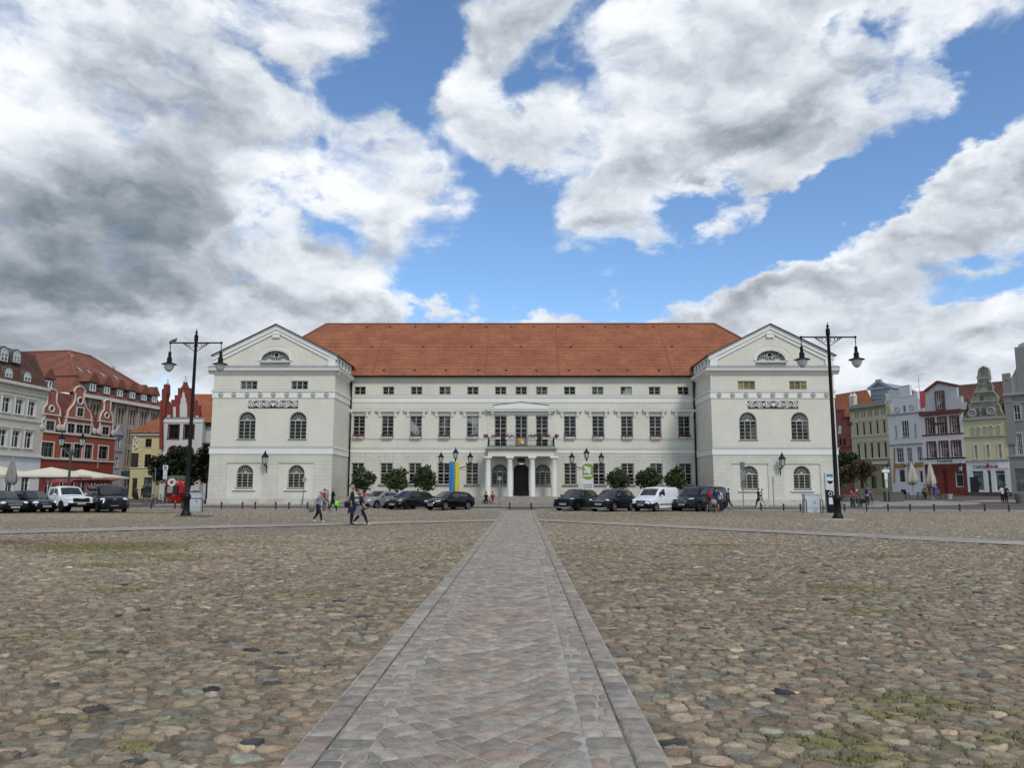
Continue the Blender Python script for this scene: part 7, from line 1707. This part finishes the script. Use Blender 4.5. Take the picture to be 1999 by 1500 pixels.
car('dark blue grey off road car with silver bumper trim beside the white van', 'suv', 'car', 1196, 996, 59.5, hd(1196, 28), 4.54, 1.85, 1.66, d, f, 2.68, .36, DSUV, dict(side=[(-1.55, -.45), (-.38, .75)], front=(.30, .98), rear=(-2.1, -1.7)), grille=('bars', .55, .12, .80), lamp=('e', .84, .16, .22, .07), skid=True, rails=CHROME, platez=.55, emblem=('w', .82, .09), group=HG)
h = 4.32/2; d = [(-h, .75), (-h+.03, 1.10), (-.6, 1.10), (.8, 1.08), (1.3, 1.06), (h-.35, .96), (h-.12, .82), (h, .60)]
f = [(-h+.04, 1.12), (-h+.12, 1.55), (-h+.22, 1.74), (-h+.5, 1.80), (-.3, 1.83), (.35, 1.78), (.75, 1.58), (1.30, 1.07)]
car('small white delivery van with black bumpers', 'delivery_van', 'van', 1281, 997, 59.5, hd(1281, 32), 4.32, 1.83, 1.81, d, f, 2.70, .31, WHP, dict(side=[(.05, .88)], front=(.55, 1.22), rear=(-2.12, -2.0)), rim=RIM, grille=('chrome', .42, .22, .74), lamp=('e', .80, .17, .24, .13), trimz=lambda x: .62 if x > 1.5 else (.52 if x < -1.9 else .3), emblem=('star', .76, .11), platez=.50, wr=.84, fog=False, group=HG)
vn = [o for o in bpy.data.objects if o.get('label', '').startswith('small white')][0]
for s in (-1, 1): MB().box(-1.0, 1.0, s*.915-.015, s*.915+.015, .50, .57).build('side_moulding', TRIM, vn)
h = 5.14/2; d = [(-h, .80), (-h+.03, 1.18), (-.6, 1.16), (1.1, 1.12), (1.75, 1.08), (h-.35, .98), (h-.12, .84), (h, .55)]
f = [(-h+.04, 1.18), (-h+.15, 1.70), (-h+.35, 1.84), (-h+.7, 1.88), (.2, 1.90), (.75, 1.84), (1.05, 1.70), (1.72, 1.09)]
car('dark steel blue people carrier at the right end of the parked cars', 'people_carrier', 'van', 1368, 996, 60.5, hd(1368, 33), 5.14, 1.93, 1.90, d, f, 3.2, .35, MBLU, dict(side=[(-2.3, -1.1), (-1.02, .0), (.08, 1.25)], front=(.95, 1.62), rear=(-2.5, -2.3)), rim=DRIM, grille=('bars', .50, .20, .74), lamp=('slim', .92, 0, 0, .12), emblem=('star', .80, .13), platez=.52, wr=.82, group=HG)
LG = 'cars parked on the left side of the square'
d, f = sedan(4.87, 1.47)
car('dark green saloon with chrome grille cut by the left picture edge', 'saloon_car', 'car', 0, 1003, 53., hd(2, -20), 4.87, 1.86, 1.47, d, f, 2.87, .33, paint('dark_green_grey_paint', (.006, .008, .0085)), dict(side=[(-1.05, -.28), (-.22, .85)], front=(.30, 1.05), rear=(-1.75, -1.1)), grille=('bars', .46, .20, .60), lamp=('e', .68, .15, .24, .11), platez=.40, group=LG)
h = 4.57/2; d, _ = hatch(4.57, 1.5); f = [(-h+.12, .98), (-h+.45, 1.34), (-h+.9, 1.46), (-.3, 1.48), (.25, 1.44), (1.1, .91)]
car('navy blue estate car between the saloon and the white pickup', 'estate_car', 'car', 60, 999, 54., hd(60, -24), 4.57, 1.77, 1.48, d, f, 2.58, .32, NAVY, dict(side=[(-1.95, -1.2), (-1.12, -.35), (-.28, .85)], front=(.30, 1.04), rear=(-2.15, -1.85)), grille=('chrome', .38, .12, .66), lamp=('e', .68, .17, .26, .11), platez=.44, group=LG)
h = 5.2/2; d = [(-h, .80), (-h+.03, 1.12), (-.85, 1.12), (-.6, 1.12), (.75, 1.13), (1.25, 1.13), (h-.40, 1.08), (h-.12, 1.0), (h, .66)]
f = [(-1.0, 1.13), (-.72, 1.66), (-.45, 1.76), (.1, 1.79), (.45, 1.74), (1.10, 1.14)]
car('white pickup truck with black front grille', 'pickup_truck', 'pickup', 126, 998, 54.5, hd(126, -22), 5.2, 1.87, 1.79, d, f, 3.1, .39, WHP, dict(side=[(-.62, -.05), (.02, .88)], front=(.52, 1.05), rear=(-.95, -.74)), rim=DRIM, grille=('box', .56, .26, .86), lamp=('e', .94, .17, .20, .10), lower=.20, platez=.62, trimz=lambda x: .46, group=LG)
pk = [o for o in bpy.data.objects if o.get('label', '').startswith('white pickup')][0]
MB().tube([(-1.05, -.75, 1.15), (-1.05, -.68, 1.70), (-1.05, .68, 1.70), (-1.05, .75, 1.15)], .04, 6).build('roll_bar', WHP, pk); MB().box(2.56, 2.62, -.2, .2, .93, .99).build('badge', CHROME, pk)
h = 4.96/2; d = [(-h, .80), (-h+.03, 1.20), (-.6, 1.18), (1.0, 1.16), (1.75, 1.12), (h-.30, .98), (h-.10, .84), (h, .55)]
f = [(-h+.04, 1.2), (-h+.15, 1.72), (-h+.35, 1.86), (-h+.7, 1.90), (.3, 1.91), (.75, 1.85), (1.05, 1.70), (1.78, 1.13)]
car('black van with grey windscreen, rightmost of the left cars', 'people_carrier', 'van', 204, 996, 55., hd(204, -14), 4.96, 1.92, 1.91, d, f, 3.27, .35, BLKP, dict(side=[(-2.2, -1.1), (-1.02, .0), (.08, 1.25)], front=(.95, 1.68), rear=(-2.4, -2.2)), rim=DRIM, grille=('box', .5, .10, .55), lamp=('e', .90, .16, .24, .09), emblem=('bolt', .86, .10), platez=.52, wr=.83, group=LG)
# ================================================================= people
SKIN = mat('skin', (.42, .24, .17), .55, .08, 3.); SKIN2 = mat('tanned_skin', (.34, .18, .12), .55, .08, 3.)
def hair(c): return mat('hair_%d_%d_%d' % tuple(int(v*100) for v in c), c, .6, .25, 12.)
GREYH, DARKH, BLOND, WHITEH, BROWNH = (.28, .26, .24), (.02, .015, .012), (.34, .24, .13), (.5, .48, .45), (.07, .04, .025)
def cl(c): return mat('cloth_%d_%d_%d' % tuple(int(v*1000) for v in c), c, .85, .12, 4.)
def stripes(name, c1, c2):
    if name in MATS: return MATS[name]
    m = bpy.data.materials.new(name); m.use_nodes = True; g = NG(m.node_tree); b = g.n['Principled BSDF']; P = g.new('ShaderNodeTexCoord').outputs['Object']
    w = g.new('ShaderNodeTexWave', {'Vector': P, 'Scale': 5.2, 'Distortion': 2.5, 'Detail': 2.}, bands_direction='Z').outputs[1]
    g.set(b.inputs['Base Color'], g.mix(g.mr(w, .35, .65), rgba(c1), rgba(c2))); b.inputs['Roughness'].default_value = .85; MATS[name] = m; return m
def person(label, px, pyb, Y, face, H=1.72, pose='stand', top=(.1, .1, .1), legs=(.02, .02, .025), shoe=(.5, .5, .5), sleeve=.45, legcut=1.0, hairc=DARKH, hairlen=0., bald=False, stride=.32, arms=((15, 10), (-15, 10)), lean=0., skin=None, topm=None, hat=None, zs=0., build_=1., head_turn=0., group=None, coat=None, jacket=None):
    """one skinned body in its pose. arms: (swing, elbow) in degrees for left and right; sleeve/legcut: share of the limb that is clothed"""
    x = gX(px, Y, pyb); s = H/1.75; t = thing('person', label, 'person', (x, Y, gz(x, Y)+zs), R(face)-math.pi/2, group)
    V = []; E_ = []; Rd = []; Zn = []            # local frame: +y forward, x to the right
    def v(p, r, par=None, z='top'):
        V.append(Vector(p)*s); Rd.append(r*s*build_ if z in ('top', 'legs', 'hips') else r*s); Zn.append(z)
        if par is not None: E_.append((par, len(V)-1))
        return len(V)-1
    lw_ = 1.22 if legcut > .8 else 1.; sit = pose == 'sit'; hz = .50 if sit else .93-(.03 if pose == 'walk' else 0)
    ln = R(lean); up = lambda d, side=0., fw=0.: (side, math.sin(ln)*d+fw, hz+math.cos(ln)*d)
    pel = v((0, 0, hz), .135, None, 'hips'); w1 = v(up(.17), .125, pel); w2 = v(up(.34), .14, w1); ch = v(up(.47), .135, w2); nk = v(up(.585, 0, .01), .062, ch, 'skin')
    hx = math.sin(R(head_turn)); hy = math.cos(R(head_turn))
    h1 = v(up(.67, .0, .025), .082, nk, 'skin'); h2 = v(up(.74, 0, .02), .098, h1, 'skin'); h3 = v(up(.80, 0, .005), .078, h2, 'skin')
    q = up(.70, .10*hx, .02+.105*hy); v(q, .014, h1, 'skin')
    for sx in (-1, 1):
        q = up(.71, sx*.098, .0); v(q, .016, h2, 'skin')
    hd_ = Vector(up(.74, 0, .015))*s
    for k, sx in enumerate((-1, 1)):
        sw, el = (R(a) for a in arms[k]); sh = v(up(.50, sx*.175, 0), .068, ch); b0 = Vector(up(.50, sx*.19, 0))
        d1 = Vector((sx*.10, math.sin(sw+ln*.6), -math.cos(sw+ln*.6))).normalized(); d2 = Vector((sx*.02, math.sin(sw+el+ln*.6), -math.cos(sw+el+ln*.6))).normalized()
        el_ = b0+d1*.28; wr = el_+d2*.245
        m1 = v(b0+d1*.13, .056, sh, 'top'); e1 = v(el_, .046, m1, 'arm'); f1 = v(el_+d2*.12, .040, e1, 'arm2'); w_ = v(wr, .027, f1, 'skin'); pm = v(wr+d2*.075, .036, w_, 'skin')
        sd = d2.cross(Vector((0, 1, 0))).normalized() if abs(d2.y) < .9 else Vector((1, 0, 0)); fwd = sd.cross(d2).normalized()
        for j, (o_, L_) in enumerate(((-.028, .060), (-.010, .072), (.010, .068), (.028, .052))):
            a = v(wr+d2*.095+fwd*o_, .010, pm, 'skin'); c = v(wr+d2*(.095+L_*.55)+fwd*o_*1.1-sd*sx*.006, .009, a, 'skin'); v(wr+d2*(.095+L_)+fwd*o_*1.1-sd*sx*.022, .0075, c, 'skin')
        th = v(wr+d2*.055+fwd*.034, .011, pm, 'skin'); v(wr+d2*.095+fwd*.058-sd*sx*.01, .009, th, 'skin')
    for k, sx in enumerate((-1, 1)):
        hp_ = v((sx*.085, 0, hz-.03), .105*lw_, pel, 'legs'); b0 = Vector((sx*.095, 0, hz-.05))
        if sit: kn = Vector((sx*.14, .42, hz+.02)); an = Vector((sx*.13, .46, .09)); toe = Vector((sx*.15, .62, .035))
        elif pose == 'walk':
            f = sx*stride; kn = Vector((sx*.085, f*.62+.05, hz-.44)); an = Vector((sx*.08, f*1.25-.02, .10 if f > 0 else .17)); toe = an+Vector((0, .17, -.04 if f > 0 else -.12))
        else: kn = Vector((sx*.095, .02, .50)); an = Vector((sx*.10, -.02, .085)); toe = Vector((sx*.125, .15, .035))
        th = v(b0.lerp(kn, .5), .085*lw_, hp_, 'thigh'); k_ = v(kn, .062*lw_, th, 'knee'); cf = v(kn.lerp(an, .38), .060*lw_, k_, 'calf'); a_ = v(an, .040, cf, 'ankle'); he = v(an+Vector((0, .03, -.035)), .038, a_, 'shoe'); v(toe, .034, he, 'shoe')
    me = bpy.data.meshes.new('body'); me.from_pydata(V, E_, []); o = bpy.data.objects.new('body', me); C.objects.link(o)
    sk = o.modifiers.new('skin', 'SKIN'); sk.use_smooth_shade = True; sk.branch_smoothing = .6
    for i, d in enumerate(me.skin_vertices[0].data): d.radius = (Rd[i]*(1.25 if Zn[i] in ('top', 'hips') and i < 5 else 1.), Rd[i]*(.85 if Zn[i] in ('top', 'hips') and i < 5 else 1.)); d.use_root = i == 0
    sub = o.modifiers.new('sub', 'SUBSURF'); sub.levels = 1; sub.render_levels = 1
    dg = bpy.context.evaluated_depsgraph_get(); nm = bpy.data.meshes.new_from_object(o.evaluated_get(dg)); bpy.data.objects.remove(o)
    tm = topm or cl(top); mats = [skin or SKIN, tm, cl(legs), cl(shoe)]
    nm.materials.clear(); [nm.materials.append(m) for m in mats]
    A = np.array([V[a] for a, b in E_]); B = np.array([V[b] for a, b in E_]); zn = [(Zn[a], Zn[b]) for a, b in E_]; BA = B-A; l2 = (BA**2).sum(1)+1e-9
    cut = {'arm': sleeve > .45, 'arm2': sleeve > .8}
    for p in nm.polygons:
        c = np.array(p.center); tt = np.clip(((c-A)*BA).sum(1)/l2, 0, 1); dd = ((A+BA*tt[:, None]-c)**2).sum(1)/1.; i = int(dd.argmin()); f = tt[i]; a, b = zn[i]
        k = b if f > .5 else a
        if k in ('top',): mi = 1
        elif k == 'hips': mi = 2 if c[2] < hz*s+.03*s else 1
        elif k == 'arm': mi = 1 if sleeve > .45 else 0
        elif k == 'arm2': mi = 1 if sleeve > .8 else 0
        elif k in ('legs', 'thigh'): mi = 2
        elif k == 'knee': mi = 2 if legcut > .55 else 0
        elif k in ('calf', 'ankle'): mi = 2 if legcut > .8 else 0
        elif k == 'shoe': mi = 3
        else: mi = 0
        p.material_index = mi; p.use_smooth = True
    ob = bpy.data.objects.new('body', nm); C.objects.link(ob); ob.parent = t
    if not bald:
        b = MB(); n = 14; k = 7; vs = []
        for i in range(k+1):
            ph = .02+i/k*1.75
            for j in range(n):
                a = 6.283*j/n; fr = math.sin(a); lim = ph if fr < .35 else min(ph, 1.05); drop = hairlen*max(0, i-4)/3*(1 if fr < .3 else .0)
                vs.append((hd_.x+.108*s*math.sin(lim)*math.cos(a), hd_.y-.008+.118*s*math.sin(lim)*math.sin(a), hd_.z+.02*s+.115*s*math.cos(lim)-drop))
        b.add(vs, [(i*n+j, i*n+(j+1) % n, (i+1)*n+(j+1) % n, (i+1)*n+j) for i in range(k) for j in range(n)]); b.build('hair', hair(hairc), t, smooth=60)
    b = MB()
    for sx in (-1, 1): b.ell((hd_.x+sx*.034*s+.09*s*hx, hd_.y+.093*s*hy, hd_.z), (.011, .006, .007), 6, 4)
    b.build('eyes', INK, t); b = MB(); b.ell((hd_.x+.09*s*hx, hd_.y+.094*s*hy, hd_.z-.062*s), (.022, .006, .006), 6, 4); b.build('mouth', mat('lips', (.28, .09, .08)), t)
    if hat: b = MB(); b.lathe([(.125, .03), (.13, .045), (.115, .06), (.108, .12), (.06, .155), (.01, .16)], tuple(hd_), 14); b.ell((hd_.x, hd_.y+.13, hd_.z+.045), (.08, .09, .012)); b.build('hat', cl(hat), t, smooth=50)
    if coat:                                        # skirt, dress or long coat: flared shell round the hips
        z0, z1, r0, r1, c = coat[:5]; bk = coat[5] if len(coat) > 5 else 0; b = MB(); n = 18; vs = []
        for i in range(6):
            f = i/5; z = (z0+(z1-z0)*f)*s; r = (r0+(r1-r0)*f)*s
            for j in range(n): a = 6.283*j/n; rr = r*(1+.10*math.sin(a*5+i)*f); vs.append((rr*1.1*math.cos(a), rr*.85*math.sin(a)+.02-bk*f*(1.3-math.sin(a))+math.sin(ln)*max(0, z-hz), z-.05*math.sin(a*3)*f))
        b.add(vs, [(i*n+j, i*n+(j+1) % n, (i+1)*n+(j+1) % n, (i+1)*n+j) for i in range(5) for j in range(n)]); b.build('coat' if z1 < .5 else 'skirt', cl(c), t, smooth=60)
    return t
def bag(name, label, cat, p, off, size, c, m=None):
    """bag or parcel worn or carried by person p; off in the person's own frame"""
    w = Matrix.Translation(p.location) @ Matrix.Rotation(p.rotation_euler.z, 4, 'Z'); q = w @ Vector(off); t = thing(name, label, cat, q, p.rotation_euler.z)
    b = MB(); a, d, h_ = size
    b.ell((0, 0, 0), (a, d, h_), 14, 10); b.v = [(max(-a*.86, min(a*.86, x)), max(-d*.8, min(d*.8, y)), max(-h_*.9, min(h_*.85, z))) for x, y, z in b.v]
    b.build('bag_body', m or cl(c), t, smooth=50); b = MB(); b.tube([(-a*.5, d*.6, -h_*.6), (-a*.5, d*1.5, h_*.3), (-a*.4, d*1.0, h_*1.1)], .018, 5); b.tube([(a*.5, d*.6, -h_*.6), (a*.5, d*1.5, h_*.3), (a*.4, d*1.0, h_*1.1)], .018, 5); b.build('strap', m or cl(c), t)
    return t
# walkers on the cobbles, left
a = person('woman with white hair in a blue and white striped top walking right', 620, 1025, 39., -8, 1.62, 'walk', legs=(.012, .012, .016), shoe=(.6, .6, .6), sleeve=.5, hairc=WHITEH, lean=9, arms=((30, 25), (-38, 10)), topm=stripes('striped_shirt', (.05, .07, .16), (.40, .42, .46)), build_=1.12, stride=.22)
bag('shoulder_bag', 'grey bag swinging behind the woman in the striped top', 'bag', a, (.2, -.30, .66), (.08, .15, .15), (.14, .12, .115))
a = person('bald man in a navy shirt with a long navy jacket hanging behind', 686, 1022, 36.8, 5, 1.82, 'stand', (.010, .012, .028), (.008, .010, .020), (.05, .05, .05), .5, hairc=GREYH, arms=((8, 8), (-6, 12)), skin=SKIN2, build_=1.08, head_turn=0, coat=(1.02, .50, .19, .24, (.010, .013, .032)))
bag('shoulder_bag', 'black bag on the back of the bald man in navy', 'bag', a, (0., -.26, .95), (.16, .12, .16), (.008, .008, .01))
a = person('blonde woman in a black shirt striding right with a jacket round her waist', 704, 1023, 36.2, -2, 1.62, 'walk', (.012, .013, .014), (.006, .006, .007), (.55, .54, .52), .5, hairc=BLOND, hairlen=.05, stride=.30, arms=((10, 12), (16, 25)), head_turn=-35, build_=1.05, coat=(1.0, .52, .185, .20, (.17, .16, .17), .11))
bag('hip_bag', 'small black hip bag of the blonde woman', 'bag', a, (-.05, .20, .82), (.13, .09, .10), (.006, .006, .007))
person('man in a grey shirt and grey trousers walking away from the square', 637.5, 992, 57.5, 60, 1.68, 'walk', (.26, .25, .23), (.10, .09, .09), (.03, .03, .03), .9, hairc=WHITEH, stride=.22)
a = person('man in a black shirt and black trousers carrying a neon green bag', 649, 993, 56., 25, 1.78, 'walk', (.008, .008, .009), (.012, .012, .013), (.35, .35, .35), .5, hairc=GREYH, stride=.25, arms=((-10, 8), (22, 12)))
bag('neon_bag', 'neon green bag carried by the man in black', 'bag', a, (.28, .22, .62), (.10, .15, .21), (.25, .85, .03), mat('neon_cloth', (.22, .80, .02), .7, .35, 7.))
person('person in red half hidden behind the woman with white hair', 632.5, 990, 60., 60, 1.6, 'stand', (.30, .02, .03), (.10, .1, .1), (.05, .05, .05), .9, hairc=BROWNH)
# sitting on the steps
SY = 77.95
person('person in black with pale crossed arms sitting on the steps', 949, 981, SY+.05, -92, 1.7, 'sit', (.008, .008, .009), (.010, .010, .011), (.3, .3, .3), .5, hairc=DARKH, arms=((40, 75), (40, 75)), zs=.0, lean=18)
person('person in a red shirt and shorts sitting on the steps', 961.5, 982, SY+.05, -88, 1.72, 'sit', (.30, .02, .025), (.012, .012, .014), (.12, .05, .05), .5, .5, hairc=DARKH, arms=((30, 60), (30, 60)), zs=.0, lean=15)
# behind and beside the people carrier
person('man in white with a white cap behind the white van', 1323, 990, 62.6, 175, 1.76, 'stand', (.52, .52, .50), (.45, .45, .44), (.2, .2, .2), .9, hairc=GREYH, hat=(.55, .55, .53), lean=14, arms=((25, 20), (30, 20)))
a = person('woman with a red backpack, dark shorts and white shoes seen from behind', 1384, 1000, 57.4, 100, 1.68, 'stand', (.03, .05, .05), (.05, .02, .025), (.62, .62, .6), .5, .4, hairc=BROWNH, hairlen=.03, stride=.15)
bag('backpack', 'red backpack on the woman in dark shorts', 'backpack', a, (0, -.21, 1.27), (.19, .15, .27), (.26, .012, .03))
person('tall person in a blue shirt and shorts beside the stroller', 1400, 1001, 57.2, 75, 1.80, 'stand', (.012, .035, .09), (.025, .035, .055), (.6, .6, .6), .5, .5, hairc=BROWNH, arms=((30, 30), (25, 35)), lean=6)
person('person in a pale top partly hidden behind the blue shirt', 1405.5, 999, 58.3, 110, 1.70, 'stand', (.50, .50, .50), (.02, .02, .02), (.3, .3, .3), .9, hairc=BROWNH)
person('man in a blue shirt and dark trousers walking right with a grey cloth', 1423, 991, 65., 155, 1.70, 'walk', (.035, .06, .13), (.022, .022, .014), (.5, .5, .48), .5, hairc=DARKH, arms=((55, 40), (45, 40)), stride=.30)
t = thing('stroller', 'small dark stroller with a black and white patterned cover beside the people carrier', 'stroller', (gX(1393, 57.2, 999), 57.0, gz(gX(1393, 57.2), 57.2)), R(20))
for sx in (-.25, .25):
    for sy in (-.3, .3): MB().ring((sx, sy, .13), .11, .025, 'x', 14, 5).build('wheel', BLK, t)
    MB().tube([(sx, -.3, .15), (sx, .1, .6), (sx, .55, 1.0)], .015, 5).tube([(sx, .35, .15), (sx, -.1, .6)], .015, 5).build('frame', GALV, t)
PAT = stripes('patterned_cover', (.02, .02, .022), (.45, .46, .45)); b = MB(); b.ell((0, .02, .72), (.25, .22, .24), 12, 8); b.build('cover', PAT, t, smooth=60); MB().box(-.22, .22, -.25, .15, .40, .46).build('seat', BLK, t)
person('person all in black walking beside the one in white, before the right wing', 1481.5, 990, 69.5, 188, 1.70, 'walk', (.006, .006, .007), (.006, .006, .007), (.03, .03, .03), .95, hairc=DARKH, stride=.20)
a = person('woman dressed all in white striding left before the right wing', 1489, 991, 68.5, 186, 1.70, 'walk', (.60, .60, .58), (.58, .58, .56), (.6, .6, .6), .95, hairc=GREYH, stride=.36)
bag('handbag', 'small dark handbag at the front of the woman in white', 'bag', a, (-.12, .16, 1.05), (.09, .07, .11), (.02, .02, .02))
# east side
BYP = 71.
person('person in a dark jacket and grey trousers bending over a bicycle', 1665.5, 982, 71.3, 20, 1.75, 'stand', (.05, .055, .05), (.14, .145, .15), (.02, .02, .02), .95, hairc=WHITEH, lean=42, arms=((10, 20), (10, 20)))
person('person in a pink jacket bending forward among the bicycles', 1675, 981, 70.4, 160, 1.68, 'stand', (.55, .03, .13), (.06, .065, .07), (.02, .02, .02), .95, hairc=BLOND, lean=48, arms=((10, 15), (5, 15)))
a = person('cyclist with a purple backpack standing over a touring bicycle', 1693, 977, 72.3, 40, 1.75, 'stand', (.42, .22, .22), (.02, .02, .022), (.02, .02, .02), .5, hairc=GREYH, lean=22, arms=((40, 20), (40, 20)))
bag('backpack', 'purple backpack of the cyclist', 'backpack', a, (0., -.02, 1.40), (.18, .17, .26), (.035, .018, .13))
a = person('woman in a cream jacket with a brown backpack walking towards the houses', 1806, 969, 85., 70, 1.66, 'walk', (.46, .44, .34), (.012, .012, .014), (.5, .5, .48), .95, hairc=DARKH, stride=.2)
bag('backpack', 'brown patterned backpack on the woman in cream', 'backpack', a, (.05, -.2, 1.22), (.15, .12, .2), (.14, .085, .055))
person('man in a bright blue jacket and jeans before the red restaurant', 1827, 969, 84., 95, 1.74, 'walk', (.02, .09, .32), (.07, .10, .14), (.5, .5, .48), .95, hairc=GREYH, stride=.12)
PJ = 77.
a = person('person in a white football shirt with a dark number 7 on the back', 1957.5, 978, PJ, 100, 1.70, 'stand', (.60, .58, .60), (.012, .012, .022), (.35, .35, .35), .7, hairc=DARKH, arms=((12, 30), (10, 20)))
text('7', .30, mat('shirt_number', (.06, .02, .04), .7), a, (-.0, -.21, 1.14), 'shirt_number')
person('person in black beside the one in the white football shirt', 1965, 979, PJ+.3, 95, 1.78, 'stand', (.008, .008, .008), (.008, .008, .008), (.05, .05, .05), .95, hairc=DARKH)
# far left lane
person('woman in a long black dress walking in the lane by the yellow house', 265, 975, 97., -70, 1.68, 'walk', (.10, .06, .07), (.008, .008, .008), (.5, .5, .5), .95, hairc=BROWNH, hairlen=.08, coat=(1.0, .12, .17, .34, (.008, .008, .010)), stride=.2)
person('man in a dark jacket walking in the lane beside the woman in the long dress', 277.5, 974, 97., -85, 1.78, 'walk', (.015, .015, .018), (.012, .013, .018), (.05, .05, .05), .95, hairc=DARKH, stride=.15)
# ================================================================= end
